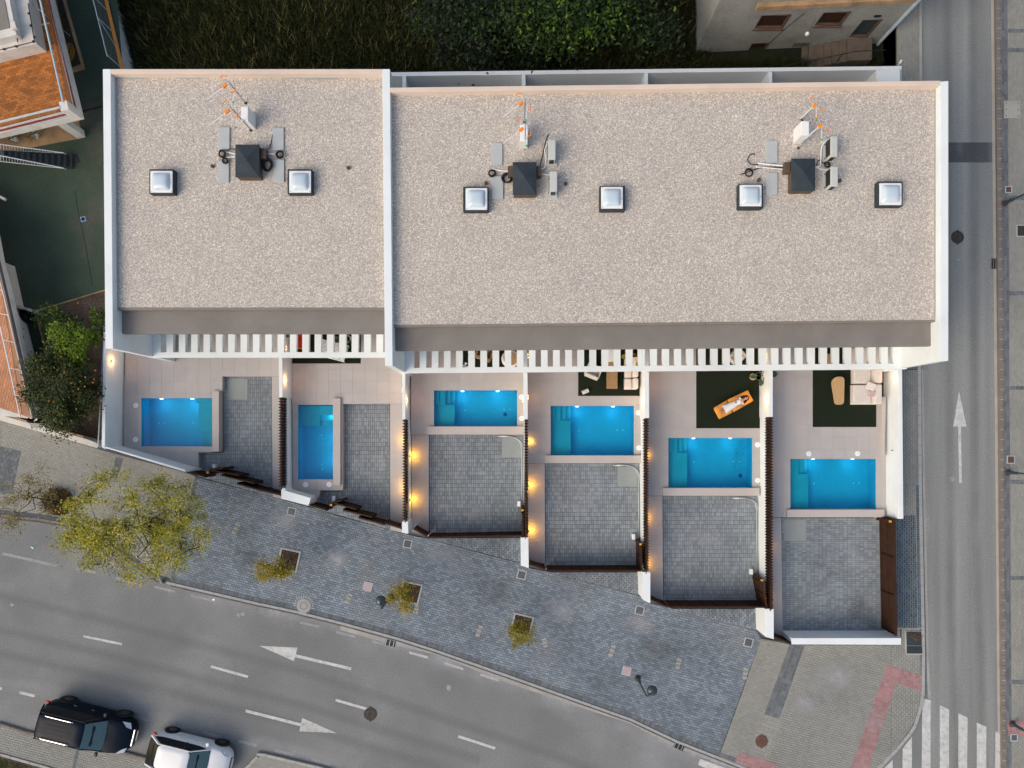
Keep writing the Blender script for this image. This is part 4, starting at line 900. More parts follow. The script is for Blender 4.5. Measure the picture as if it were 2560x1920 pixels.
pool(3, 'wide shallow-looking pool of the third house, topmost of the wide pools', (1068, 1066, 1309.5, 1086), ((1085, 1012, 1137, 1066), .04), [((1085, 976, 1098, 1012), .16), ((1098, 976, 1113, 1012), .08), ((1113, 976, 1126, 1012), -.12), ((1126, 976, 1138, 1012), -.26)], (1156, 1244), ((1304, 992.7), (1304.5, 1046)), (1263, 1036), ((1163, 1026), (1260, 1024), (1275, 1024)))
pool(4, 'pool of the fourth house, below the dark lawn with the slatted table', (1363, 1138.6, 1603.5, 1157.6), ((1376.7, 1051, 1426.8, 1138), .04), [((1377, 1015, 1388, 1051), .16), ((1388, 1015, 1402, 1051), .06), ((1402, 1015, 1415, 1051), -.08), ((1415, 1015, 1427, 1051), -.22)], (1443, 1533), ((1596, 1032), (1597, 1119.6)), (1583, 1118), ((1447, 1077), (1543, 1075), (1557, 1075)))
pool(5, 'pool of the fifth house, below the orange lounger, with a dark smudge on its floor', (1657.5, 1220, 1899, 1239.3), ((1671, 1132, 1718, 1220), .04), [((1671, 1095, 1682, 1132), .16), ((1682, 1095, 1694, 1132), .06), ((1694, 1095, 1706, 1132), -.08), ((1706, 1095, 1717, 1132), -.22)], (1734.6, 1826.6), ((1893.6, 1112), (1894, 1201)), (1851, 1189), ((1735, 1155), (1833, 1154), (1848, 1155)))
pool(6, 'pool of the last house on the right, beneath the white corner sofa', (1968, 1274, 2212, 1292.8), ((1976, 1185, 2021, 1274), .04), [((1976, 1147, 1987, 1185), .16), ((1987, 1147, 1997, 1185), .08), ((1997, 1147, 2007, 1185), -.08), ((2007, 1147, 2018, 1185), -.22)], (2034, 2133), ((2022, 1134.6), (2143.8, 1134)), None, ((2035, 1209), (2134, 1208), (2148, 1207)))
pools_smudge = blades('pool_debris', XY([(1838, 1100), (1862, 1100), (1862, 1182), (1830, 1182)], -.42), 260, .01, .03, M['leafdark'], -.41, w=.012, lean=1.5, seed=9)
pools_smudge['label'] = 'dark leaf debris settled on the floor of the fifth pool'; pools_smudge['category'] = 'debris'

# ---- dividing walls with louvre screens ----
def divider(label, tall, low, slx, y_a, y_b, side, dark_label, pitch=.137):
    t = thing('garden_wall', label, 'garden wall', P(tall[0][0], tall[0][1], 0), 'white walls dividing the courtyards')
    pr('tall_wall', tall, ZT, -.1, M['white'], t, .006)
    pr('low_wall', low, ZL, -.1, M['white'], t, .006)
    s = thing('louvre_screen', dark_label, 'screen', P(slx, y_a, ZL), 'dark louvre screens on the dividing walls')
    a, b = P(slx, y_a, ZL), P(slx + (y_b - y_a) * .02 * 0, y_b, ZL)
    n = int((a.y - b.y) / pitch); proto = None
    for k in range(n):
        y = a.y - (k + .5) * pitch; x = a.x + (b.x - a.x) * k / n
        if proto is None:
            m = MB(); r_ = pitch * .48
            X_, Y_ = s.location.x, s.location.y; m.prism([(X_ - side * .10, Y_), (X_, Y_ - r_), (X_ + side * .115, Y_), (X_, Y_ + r_)], ZL, ZT - .10)
            proto = m.build('slat', M['brown'], s); proto.location = (x - s.location.x, y - s.location.y, 0); 
        else:
            o = proto.copy(); C.objects.link(o); o.location = (x - s.location.x, y - s.location.y, 0)
    MB().box((a.x, (a.y + b.y) / 2, ZL + .03), (.05, a.y - b.y, .04)).build('bottom_rail', M['brown'], s)
    MB().box((a.x - side * .03, (a.y + b.y) / 2, ZT - .15), (.04, a.y - b.y, .05)).build('top_rail', M['brown'], s)
    return t
left = thing('garden_wall', 'outer left garden wall of the first house with one lamp', 'garden wall', P(262, 1000, 0), 'white walls dividing the courtyards')
pr('wall', [(259, 830), (266.5, 830), (262, 1123), (254, 1117.5)], 1.93, -.1, M['white'], left, .006)
pr('front_wall', [(254, 1117), (262.2, 1116), (462, 1173.5), (463.5, 1180)], 1.92, -.1, M['white'], left, .006)
divider('dividing wall between the first and second courtyards', [(696, 838), (705.5, 838), (706.5, 993), (698, 993)], [(708, 993), (717, 993), (719, 1221), (710, 1221)], 712.5, 995, 1221, -1, 'dark louvre screen left of the narrow upright pool')
divider('dividing wall between the second and third courtyards', [(1004.5, 862), (1013, 862), (1013.5, 1048), (1006, 1048)], [(1015, 1048), (1020.5, 1048), (1021.5, 1303), (1015.5, 1303)], 1016.5, 1049, 1303, -1, 'dark louvre screen between the second and third courtyards, glowing amber at two places')
divider('thin dividing wall between the third and fourth courtyards, nearly edge-on', [(1308.5, 866), (1318.5, 866), (1319.5, 1048), (1309.5, 1048)], [(1310, 1048), (1319.5, 1048), (1321, 1343), (1312, 1343)], 1314.8, 1049, 1343, 1, 'narrow dark louvre screen between the third and fourth courtyards', pitch=.137)
divider('dividing wall between the fourth and fifth courtyards', [(1611, 862), (1622, 862), (1623, 1045), (1612, 1045)], [(1607, 1045), (1613.5, 1045), (1616, 1428), (1609, 1428)], 1611.5, 1047, 1428, 1, 'dark louvre screen between the fourth and fifth courtyards')
divider('dividing wall between the fifth and sixth courtyards, with a potted plant before it', [(1922.5, 850), (1932, 850), (1932, 1042), (1923, 1042)], [(1911, 1042), (1919, 1042), (1922, 1453), (1914, 1453)], 1916.5, 1043, 1520, 1, 'longest dark louvre screen, between the fifth and sixth courtyards')
rightw = thing('garden_wall', 'outer right garden wall of the last house along the street', 'garden wall', P(2250, 1100, 0), 'white walls dividing the courtyards')
pr('wall', [(2245.5, 850), (2254.5, 850), (2258.5, 1297), (2247, 1297)], 1.62, -.1, M['white'], rightw, .006)
pr('ledge_wall', [(2204, 992), (2215, 992), (2212, 1142), (2206, 1142)], .72, .2, M['coping'], rightw, .008)
o = thing('wall_hook', 'small dark bracket on the outer right garden wall', 'bracket', P(2233, 1126, 1.1)); MB().tube([P(2228, 1125.5, 1.1), P(2238, 1127, 1.1)], .02, 6).build('bar', M['black'], o)
# front walls and pillars
for lb, q in (('slanted white front wall of the second house', [(703, 1221), (713, 1220), (714, 1227), (777, 1245), (771, 1264), (703, 1247)]), ('white front pillar between the second and third houses', [(1005, 1304), (1020, 1304), (1021, 1325), (1034, 1321), (1024, 1334), (1005, 1331)][:2] + [(1021, 1334.5), (1005, 1331)]),
              ('white front pillar between the third and fourth houses', [(1301.5, 1343.5), (1321, 1343.5), (1322, 1420), (1302, 1414)]), ('white front pillar between the fourth and fifth houses', [(1606, 1430), (1626, 1430), (1626, 1508), (1608, 1500)]),
              ('white front pillar between the fifth and sixth houses', [(1912, 1522), (1934.5, 1522), (1934.5, 1598), (1914, 1592)]), ('long white front wall of the last house facing the corner', [(1979, 1595.5), (2253, 1595), (2253, 1612), (1979.5, 1611)])):
    tag(MB().prism(XY(q, ZF), -.05, ZF).build('front_wall', M['white'], None, bevel=.008), lb, 'wall', 'white front walls and pillars')
# ---- gates ----
def panel(name, a, b, z1, par, z0=.18, posts=5, th=.05):
    A, B = P(a[0], a[1], z1), P(b[0], b[1], z1); d_ = (B - A); L = d_.length; ang = math.atan2(d_.y, d_.x); c = (A + B) / 2
    MB().box((c.x, c.y, z1 - .03), (L, th + .02, .06), ang).build('top_rail', M['brown'], par)
    MB().box((c.x, c.y, z0 + .03), (L, th + .02, .06), ang).build('bottom_rail', M['brown'], par)
    MB().box((c.x, c.y, (z0 + z1) / 2), (L, .014, z1 - z0 - .1), ang).build('sheet', M['brown'], par)
    MB().box((c.x, c.y, (z0 + z1) / 2), (L, th, .05), ang).build('mid_rail', M['brown'], par)
    for k in range(posts):
        q = A + d_ * ((k + .0) / max(1, posts - 1)); q = A.lerp(B, .01 + .98 * k / max(1, posts - 1))
        MB().box((q.x, q.y, (z0 + z1) / 2), (.05, th + .06, z1 - z0 - .13), ang).build('post', M['brown'], par)
def gate(label, segs, z=1.5, **k):
    t = thing('metal_gate', label, 'gate', P(segs[0][0][0], segs[0][0][1], .1), 'brown metal gates')
    for a, b, n in segs: panel('panel', a, b, z, t, posts=n, **k)
    return t
gate('folded brown sliding gate in front of the first house', [((466, 1179), (511, 1191), 2), ((524, 1174), (558, 1171), 2), ((528, 1176), (597, 1189), 3), ((553, 1188), (635, 1208), 3), ((592, 1209), (652, 1226), 3), ((652, 1225), (703, 1238), 2)])
gate('folded brown sliding gate in front of the second house', [((775, 1263), (815, 1275), 2), ((833, 1256), (852, 1251), 2), ((836, 1258), (889, 1273), 3), ((857, 1275), (929, 1293), 3), ((896, 1294), (960, 1311), 3), ((962, 1308), (1004, 1321), 2)])
gate('brown gate across the third driveway', [((1034, 1323), (1066, 1340), 2), ((1070, 1344), (1310, 1339), 9)])
gate('brown gate across the fourth driveway', [((1323, 1411), (1362, 1423), 2), ((1368, 1427.5), (1603, 1427), 9)])
gate('brown gate across the fifth driveway, closing against the white pillar', [((1628, 1500), (1668, 1517), 2), ((1674, 1518), (1917, 1518), 9)])
gate('tall brown sliding gate of the last house facing the street', [((2235, 1296), (2241, 1590), 4)], th=.09)
gate('short brown wicket gate left of the long white front wall', [((1936, 1593), (1978, 1610), 2)])
# gate posts with warning lamps and keypads
for lb, q in (('brown gate motor post at the third driveway', (1306, 1275)), ('brown gate motor post at the fourth driveway', (1601, 1360)), ('brown gate motor post at the fifth driveway', (1904, 1450)), ('brown gate motor box at the top of the tall sliding gate', (2224, 1303)), ('brown gate motor post at the first gate', (521, 1181)), ('brown gate motor post at the second gate', (829, 1262))):
    t = thing('gate_post', lb, 'gate post', P(q[0], q[1], .12), 'gate posts with warning lamps'); c = P(q[0], q[1], 1.3)
    MB().box((c.x, c.y, .7), (.12, .16, 1.2)).build('post', M['brown'], t, bevel=.01)
    MB().box((c.x, c.y, 1.36), (.1, .1, .10)).build('warning_lamp', M['amberlamp'] if 'amberlamp' in M else M['yellow'], t, bevel=.01)
    MB().box((c.x - .16 , c.y + .2, .22), (.16, .28, .20)).build('motor_housing', M['plastic'], t, bevel=.03)
for lb, a in (('short brown gate return leaf in the third driveway', ((1307, 1284), (1307, 1338))), ('short brown gate return leaf in the fourth driveway', ((1603, 1366), (1604, 1424))), ('short brown gate return leaf in the fifth driveway', ((1905, 1456), (1917, 1516)))):
    gate(lb, [(a[0], a[1], 3)], th=.06)
# curved gate tracks
for no, (pts, lb) in enumerate((([(1244, 1090), (1270, 1090), (1287, 1093), (1299, 1103), (1304, 1118), (1305, 1150), (1305, 1272)], 'curved steel gate track in the third driveway'), ([(1534, 1163), (1560, 1162), (1578, 1165), (1590, 1174), (1596, 1190), (1597, 1225), (1597, 1355)], 'curved steel gate track in the fourth driveway'), ([(1831, 1245), (1858, 1244), (1877, 1248), (1888, 1257), (1892, 1275), (1892, 1310), (1893, 1440)], 'curved steel gate track in the fifth driveway'))):
    m = MB()
    for k in (0, 5): m.tube([P(x + k * .8, y + (k * .3 if x > 1 else 0), ZV + .03) for x, y in pts], .03, 6)
    tag(m.build('gate_track', M['galv'], None, smooth=True), lb, 'gate track', 'curved gate tracks on the driveways')
    m = MB().tube([P(pts[-1][0] - 4, pts[-1][1] + 58, ZV + .01), P(pts[-1][0] - 14, pts[-1][1] + 64, ZV + .01), P(pts[0][0] - 150, pts[-1][1] + 66, ZV + .01)], .012, 5)
    tag(m.build('gate_rail', M['galv'], None), 'thin ground rail before the ' + ('third', 'fourth', 'fifth')[no] + ' driveway gate', 'rail')

# ---- wall lamps (lit) ----
def lamp(wx, wz, py, z, nx, label, e=6, amber=False):
    c = P(0, py, z); c.x = P(wx, 0, wz).x; t = thing('wall_lamp', label, 'wall lamp', c, 'lit wall lamps along the courtyard walls')
    MB().box((c.x + nx * .03, c.y, z), (.06, .14, .10)).build('body', M['plastic'], t, bevel=.008)
    for s in (-1, 1): MB().box((c.x + nx * .03, c.y + s * .08, z), (.045, .02, .07)).build('glow', M['amberglow'] if amber else M['lampglow'], t)
    L = bpy.data.lights.new('wall_lamp_light', 'POINT'); L.energy = e * (4 if amber else 1); L.color = (1, .46, .03) if amber else (1, .48, .18); L.shadow_soft_size = .04
    o = bpy.data.objects.new('wall_lamp_light', L); C.objects.link(o); o.location = (c.x + nx * (.13 if amber else .20), c.y, z - (.14 if amber else 0))
E1 = 9
for wx, wz, y, z, nx, lb, e in (
    (266.5, 1.93, 903, 1.5, 1, 'wall lamp on the outer left garden wall', E1), (705.5, 1.85, 950, 1.5, 1, 'wall lamp on the dividing wall above the narrow upright pool', E1), (697, 1.85, 930, 1.4, -1, 'wall lamp on the left face of the wall right of the first terrace', 2.5),
    (1013, 1.85, 1000, 1.5, 1, 'wall lamp on the dividing wall left of the third pool', E1), (1004.5, 1.85, 975, 1.4, -1, 'wall lamp on the far side of the wall right of the second terrace', E1),
    (1308.5, 1.85, 1000, 1.4, -1, 'wall lamp on the left face of the thin wall beside the third pool', E1), (1318.5, 1.85, 993, 1.4, 1, 'wall lamp on the right face of the thin wall, left of the fourth pool', E1),
    (1611.5, 1.85, 1000, 1.5, -1, 'wall lamp on the wall right of the fourth terrace, level with the pool edge', E1), (1622, 1.85, 960, 1.4, 1, 'wall lamp at the left edge of the fifth terrace', E1),
    (1611, 1.85, 896, 1.5, -1, 'wall lamp under the pergola right of the small sofa', 2), (1922.5, 1.85, 1000, 1.5, -1, 'wall lamp right of the orange lounger', E1), (1922.5, 1.85, 890, 1.5, -1, 'wall lamp under the pergola above the broad-leaved plant', 2),
    (1932, 1.85, 945, 1.4, 1, 'wall lamp at the left edge of the sixth terrace', 2.5), (2245.5, 1.62, 943, 1.35, -1, 'wall lamp on the outer right garden wall beside the sofa', 3.5), (705, 1.85, 870, 1.4, 1, 'wall lamp under the pergola at the left of the second terrace', 2),
    (1013, 1.85, 890, 1.4, 1, 'wall lamp under the pergola at the left of the third terrace', 2.5), (1318.5, 1.85, 890, 1.4, 1, 'wall lamp under the pergola at the left of the fourth terrace', 2.5), (1622, 1.85, 890, 1.4, 1, 'wall lamp under the pergola at the left of the fifth terrace', 2)):
    lamp(wx, wz, y, z, nx, lb, e)
for wx, y, s, lb, e in ((1020.7, 1140, 1, 'upper amber path lamp left of the third driveway', 3), (1021.2, 1250, 1, 'lower amber path lamp left of the third driveway', 3),
    (1319.7, 1103, 1, 'upper amber path lamp left of the fourth driveway', 1.6), (1320.2, 1214, 1, 'middle amber path lamp left of the fourth driveway', 3), (1320.7, 1328, 1, 'lower amber path lamp left of the fourth driveway', 3),
    (1014.7, 1100, -1, 'upper amber path lamp behind the louvres right of the second driveway', 2.5), (1014.9, 1220, -1, 'lower amber path lamp behind the louvres right of the second driveway', 2.5),
    (1614, 1138, 1, 'upper amber path lamp left of the fifth pool', 2), (1615, 1297, 1, 'middle amber path lamp beside the fifth driveway', 2), (1616, 1414, 1, 'lower amber path lamp beside the fifth driveway', 2),
    (1920, 1160, 1, 'faint upper amber path lamp left of the sixth pool', .8), (1921, 1370, 1, 'faint middle amber path lamp left of the sixth driveway', .8), (1922, 1500, 1, 'faint lower amber path lamp left of the sixth driveway', .8)):
    lamp(wx, 1.1, y, .66, s, lb, e, True)

# ================= FURNITURE =================
def rug(pts, label):
    o = struct(MB().prism(XY(pts, ZD + .015), ZD + .002, ZD + .015).build('artificial_lawn', M['turf']))
    b = blades('turf_blades', XY(pts, ZD), 2600, .01, .03, M['turfb2'], ZD + .014, o, w=.01, seed=int(pts[0][0])); return o
M['turfb2'] = leafmat('turf_blades', (.006, .011, .004), (.016, .028, .010))
rug([(730.5, 836), (901.6, 836), (901.6, 908.7), (730.5, 908.7)], ''); rug([(1156, 862), (1309, 862), (1309, 926), (1156, 926)], ''); rug([(1445.5, 862), (1603, 862), (1603, 989.8), (1445.5, 989.8)], '')
rug([(1740.8, 858), (1899.5, 858), (1899.5, 1070.6), (1740.8, 1070.6)], ''); rug([(2032, 852), (2209, 852), (2209, 992), (2190.6, 992.1), (2190.6, 1067.5), (2032, 1067.5)], '')
def soft(name, c, sz, rz, mt, par, bev=.05, z=None):
    m = MB(); m.box(c, sz, rz); return m.build(name, mt, par, smooth=False, bevel=bev)
def sofa_module(x0, y0, x1, y1, seat_x, label, zt=.82, back='R', m_=None, frame=None):
    m_ = m_ or M['cream']; a = P(x0, y0, zt); b = P(x1, y1, zt); cx, cy = (a.x + b.x) / 2, (a.y + b.y) / 2; w, L = b.x - a.x, a.y - b.y
    t = thing('sofa', label, 'sofa', (cx, cy, ZD), 'cream outdoor sofa modules'); sw = (seat_x - x0) / (x1 - x0) * w
    MB().box((cx, cy, ZD + .10), (w - .02, L - .02, .16)).build('base', frame or m_, t, bevel=.02)
    soft('seat_cushion', (cx - w / 2 + sw / 2, cy, ZD + .29), (sw - .01, L - .02, .22), 0, m_, t, .06)
    soft('back_cushion', (cx + w / 2 - (w - sw) / 2, cy, ZD + .42), (w - sw - .02, L - .02, .50), 0, m_, t, .07)
sofa_module(2134, 868, 2200, 959.5, 2178, 'upper module of the white corner sofa, partly under the pergola'); sofa_module(2132.5, 961, 2199, 1011.5, 2178, 'lower module of the white corner sofa with two cushions on it')
soft2 = lambda name, lb, px, py, z, sz, rz, mt: tag(MB().box(tuple(P(px, py, z)), sz, rz, M=Matrix.Rotation(rz, 4, 'Z') @ Matrix.Rotation(.25, 4, 'X')).build(name, mt, None, bevel=.05), lb, 'cushion', 'loose sofa cushions')
soft2('cushion', 'pale cushion lying askew across the white corner sofa', 2177, 966, 1.15, (.46, .38, .12), -.35, M['cream']); soft2('cushion', 'small dusty pink cushion on the white corner sofa', 2179, 984, 1.08, (.34, .3, .12), -.1, M['pinkc'])
# oval wooden coffee table
t = thing('coffee_table', 'rounded wooden coffee table, wider at the top, on the dark lawn of the last house', 'table', P(2096, 977, ZD))
pts = []
for cx_, cy_, rr_, a0, a1 in ((2096, 958.5, 17, 180, 270), (2103, 950, 8.5, 270, 360), (2102, 1003, 8.5, 0, 90), (2094, 1003.5, 8, 90, 172)):
    for i in range(7): a = math.radians(a0 + (a1 - a0) * i / 6); pts.append((cx_ + rr_ * math.cos(a), cy_ + rr_ * math.sin(a)))
MB().prism(XY(pts, .82), .77, .82, inset=.01).build('tabletop', M['oak'], t)
for x, y in ((2092, 960), (2102, 960), (2098, 998)): c = P(x, y, .6); MB().lathe((c.x, c.y, ZD), [(.05, 0), (.07, .32)], 14).build('leg', M['oak'], t)
t = thing('stool', 'small wooden stool glimpsed between pergola slats left of the corner sofa', 'stool', P(2075, 896, ZD))
a, b = P(2068, 884, .9), P(2084, 915, .9); MB().prism([(a.x, b.y), (b.x, b.y), (b.x, a.y), (a.x, a.y)], .86, .9, inset=.01).build('seat', M['wood'], t)
for x in (a.x + .05, b.x - .05):
    for y in (a.y - .05, b.y + .05): MB().box((x, y, .65), (.05, .05, .42)).build('leg', M['wood'], t)
# house 4: sofa, slatted table, armchairs, bolster
sofa_module(1562, 893, 1594.5, 944.5, 1580, 'upper module of the small sofa beside the wall lamp'); sofa_module(1561.5, 945.5, 1594.5, 973.5, 1580, 'lower module of the small sofa, right of the slatted table')
t = thing('slatted_table', 'narrow slatted wooden table left of the small sofa', 'table', P(1530, 940, ZD)); zt = .85
x = 1516.6; k = 0
while x < 1543: 
    pr('slat', [(x, 903), (x + 2.0, 903), (x + 2.0, 972), (x, 972)], zt, zt - .03, M['wood'], t); x += 2.75; k += 1
for x, y in ((1519, 907), (1541, 907), (1519, 968), (1541, 968)): c = P(x, y, .6); MB().box((c.x, c.y, .63), (.06, .06, .36)).build('leg', M['wood'], t)
for y in (908, 967): pr('crossbar', [(1517, y), (1543, y), (1543, y + 2), (1517, y + 2)], zt - .032, zt - .07, M['wood'], t)
c = P(1463.5, 978.8, .55); d_ = Vector((math.cos(math.radians(22)), math.sin(math.radians(22)), 0)) 
t = thing('bolster', 'white cylindrical bolster lying on the dark lawn near its lower left corner', 'bolster', (c.x, c.y, ZD)); MB().tube([Vector((c.x, c.y, ZD + .1)) - d_ * .17, Vector((c.x, c.y, ZD + .1)) + d_ * .17], .1, 20).build('cover', M['cream'], t, smooth=False, bevel=.02)
def armchair(px, py, rz, label, mt=None, s=1.0):
    mt = mt or M['cream']; c = P(px, py, .8); t = thing('armchair', label, 'armchair', (c.x, c.y, ZD), 'outdoor armchairs'); m4 = Matrix.Rotation(rz, 4, 'Z')
    q = lambda x, y: tuple((m4 @ Vector((x * s, y * s, 0))) + Vector((c.x, c.y, 0)))
    for nm, (x, y, z), sz in (('seat_cushion', (0, -.02, .32), (.5, .55, .18)), ('backrest', (0, .32, .5), (.66, .14, .55)), ('armrest', (-.32, 0, .38), (.10, .64, .36)), ('armrest', (.32, 0, .38), (.10, .64, .36))):
        p = q(x, y); MB().box((p[0], p[1], ZD + z), (sz[0] * s, sz[1] * s, sz[2]), rz).build(nm, mt, t, bevel=.03)
    for x in (-.28, .28):
        for y in (-.26, .3): p = q(x, y); MB().lathe((p[0], p[1], ZD), [(.02, 0), (.025, .22)], 8).build('leg', M['wood'], t)
armchair(1484, 927, 2.75, 'pale armchair half hidden under the pergola left of the slatted table'); armchair(1524, 890, .1, 'white armchair under the pergola behind the slatted table', M['plastic'])
armchair(1843, 893, .78, 'cream armchair turned diagonally under the pergola above the orange lounger'); armchair(1213, 880, 2.8, 'brown wicker armchair under the third pergola', M['wood'], 1.1)
# house 3 round table, pouf
t = thing('round_table', 'round white table with a wooden top under the third pergola', 'table', P(1276, 897, ZD)); c = P(1276, 897, 1.1)
MB().lathe((c.x, c.y, ZD), [(.25, 0), (.28, .05), (.1, .2), (.1, .5), (.42, .62), (.44, .66)], 28).build('pedestal', M['plastic'], t, smooth=True); MB().lathe((c.x, c.y, ZD + .655), [(.33, 0), (.33, .015)], 28).build('tabletop', M['wood'], t)
t = thing('pouf', 'small black and white striped pouf under the third pergola', 'pouf', P(1162, 916, ZD)); c = P(1162, 916, .7)
for k in range(8):
    a = k / 8 * 6.283; m = MB(); pts = [(c.x, c.y)] + [(c.x + .2 * math.cos(a + i * .131), c.y + .2 * math.sin(a + i * .131)) for i in range(7)]; m.prism(pts, ZD, ZD + .32, inset=.02); m.build('stripe', M['plastic'] if k % 2 else M['black'], t)
# house 2: striped daybed, red chair
t = thing('slatted_daybed', 'white slatted daybed standing askew at the edge of the second dark lawn', 'daybed', P(835, 875, ZD)); A = P(803, 847, .95); ux = (P(872, 864, .95) - A); uy = (P(790, 889, .95) - A)
for k in range(13):
    f = k / 13; a = A + uy * f; b = a + ux; e = uy * (1 / 13 * .72)
    MB().prism([(a.x, a.y), (b.x, b.y), (b.x + e.x, b.y + e.y), (a.x + e.x, a.y + e.y)], .91, .95).build('slat', M['plastic'], t)
for f, g in ((.05, .05), (.95, .05), (.05, .95), (.95, .95)): p = A + ux * f + uy * g; MB().box((p.x, p.y, .68), (.06, .06, .44)).build('leg', M['galv'], t)
for f in (.05, .9): a = A + ux * f; MB().prism([(a.x, a.y), (a.x + .06, a.y), (a.x + .06 + uy.x, a.y + uy.y), (a.x + uy.x, a.y + uy.y)], .86, .905).build('crossbar', M['galv'], t)
t = thing('folding_chair', 'red chair with yellow edging glimpsed between pergola slats', 'chair', P(748, 855, ZD)); c = P(750, 856, 1.0)
MB().box((c.x, c.y, ZD + .40), (.5, .5, .05), .2).build('seat', M['red'], t, bevel=.01); MB().box((c.x - .05, c.y + .3, ZD + .65), (.5, .08, .5), .2).build('backrest', M['red'], t, bevel=.01)
for s in (-1, 1): MB().box((c.x + s * .05, c.y + s * .27, ZD + .43), (.54, .035, .04), -.35).build('edging', M['yellow'], t)
for x in (-.2, .2):
    for y in (-.2, .2): MB().lathe((c.x + x, c.y + y, ZD), [(.015, 0), (.015, .38)], 6).build('leg', M['black'], t)
# potted plants
def bigplant(px, py, label, n=8, L=.45, zb=1.0, leafm=None, seed=1, pot=True, fixed=None, potm=None):
    r = random.Random(seed); c = P(px, py, ZD); t = thing('potted_plant', label, 'plant', (c.x, c.y, ZD), 'potted plants on the terraces'); leafm = leafm or M['bigleafg']
    MB().lathe((c.x, c.y, ZD), [(.12, 0), (.19, .3), (.20, .36), (.17, .36), (.165, .32)], 20).build('pot', potm or M['plastic'], t)
    MB().lathe((c.x, c.y, ZD + .31), [(.155, 0), (.15, .01)], 16).build('soil', M['darksoil'], t)
    for k in range(n):
        a = (fixed[k][0] if fixed else k / n * 6.283 + r.uniform(-.3, .3)); l = (fixed[k][1] if fixed else L * r.uniform(.7, 1.2)); z0 = ZD + .4; z1 = zb + r.uniform(-.2, .3); LL = (fixed[k][2] if fixed else L * .8)
        s = Vector((c.x, c.y, z0)); u = Vector((math.cos(a), math.sin(a), 0)); w_ = Vector((-u.y, u.x, 0)); e = s + u * l * .55; e.z = z1
        MB().tube([s, s.lerp(e, .6) + Vector((0, 0, .12)), e], .012, 5).build('stem', M['bigleafg'], t)
        m = MB(); vs = []; N = 8
        for i in range(N + 1):
            f = i / N; hw = math.sin(min(1, f * 1.02) * math.pi) ** .6 * LL * .33; p = e + u * LL * f; p.z = z1 + .05 - .28 * f * f * LL
            vs += [p + w_ * hw + Vector((0, 0, .03)), p, p - w_ * hw + Vector((0, 0, .03))]
        fs = [(3 * i + j, 3 * i + j + 1, 3 * i + j + 4, 3 * i + j + 3) for i in range(N) for j in (0, 1)]
        m.add(vs, fs).build('leaf', leafm, t, smooth=True)
    return t
M['bigleafg'] = mat('glossy_green_leaf', (.020, .060, .018), .35, var=.3, scale=5, spec=.6); M['lamplitleaf'] = mat('lamp_yellowed_leaf', (.20, .20, .02), .5, var=.3, scale=5)  # second leaf colour has the yellow lamp light put into it
M['terrapot'] = mat('woven_pot', (.30, .16, .07), .8, var=.2, scale=20)
bigplant(1891, 942, 'broad-leaved potted plant at the top right of the fifth lawn, leaves over the white wall', fixed=[(0.95, .5, .42), (.12, .65, .48), (-.95, .6, .5), (-1.6, .3, .35), (3.2, .35, .35), (1.9, .25, .3)], n=6, zb=1.25, seed=4, potm=M['rust'])
bigplant(2228, 893, 'yellow-lit potted plant under the pergola at the right end', n=9, L=.5, leafm=M['lamplitleaf'], seed=5, potm=M['terrapot']); bigplant(2203, 876, 'dark green potted plant behind the corner sofa', n=9, L=.55, seed=6, potm=M['terrapot'])
bigplant(1580, 895, 'potted rubber plant under the fourth pergola beside the wall', n=6, L=.5, leafm=M['lamplitleaf'], seed=7, potm=M['terrapot']); bigplant(1290, 873, 'potted plant behind the round white table', n=7, L=.4, leafm=M['lamplitleaf'], seed=8, potm=M['terrapot']); bigplant(872, 850, 'green plant in a pot beside the slatted daybed', n=8, L=.5, seed=9)
# empty basket-like round pot left of the plant
t = thing('round_pot', 'round dark pot with an orange rim left of the broad-leaved plant', 'pot', P(1882, 941, ZD)); c = P(1883, 942, .85); MB().lathe((c.x, c.y, ZD), [(.12, 0), (.17, .36), (.15, .36), (.14, .3)], 24).build('pot', M['bigleafg'], t); MB().lathe((c.x, c.y, ZD + .36), [(.170, 0), (.170, .012), (.158, .012)], 24).build('rim', M['wood'], t)

# orange lounger with cushion
t = thing('lounger', 'orange cushioned lounger standing diagonally on the fifth dark lawn', 'lounger', P(1833, 1015, ZD)); c = P(1833, 1011.5, .85); ang = math.atan2(42, 78)
u = Vector((math.cos(ang), math.sin(ang), 0)); v = Vector((-u.y, u.x, 0)); LZ = .86
def lp(a, b, z=0): return Vector((c.x, c.y, LZ)) + u * a + v * b + Vector((0, 0, z))
def pillow(name, a0, a1, hw0, hw1, z0, z1, th, par, mt):
    N = 10; m = MB(); vs = []
    for side in (1, -1):
        for i in range(N + 1):
            for j in range(N + 1):
                f = i / N; g = j / N * 2 - 1; hw = hw0 + (hw1 - hw0) * f; e = (1 - abs(2 * f - 1) ** 6) ** .5 * (1 - abs(g) ** 6) ** .5
                vs.append(lp(a0 + (a1 - a0) * f, g * hw, z0 + (z1 - z0) * f + side * th * .5 * e - th * .5))
    n2 = (N + 1) ** 2; fs = []
    for i in range(N):
        for j in range(N):
            q = i * (N + 1) + j; fs.append((q, q + N + 1, q + N + 2, q + 1)); q += n2; fs.append((q, q + 1, q + N + 2, q + N + 1))
    return m.add(vs, fs).build(name, mt, par, smooth=True)
pillow('foot_cushion', -.93, -.17, .31, .33, 0, 0, .14, t, M['orange']); pillow('back_cushion', -.15, .93, .34, .29, 0, .16, .14, t, M['orange'])
MB().box(tuple(lp(0, 0, -.18)), (1.75, .5, .07), ang).build('frame', M['wood'], t)
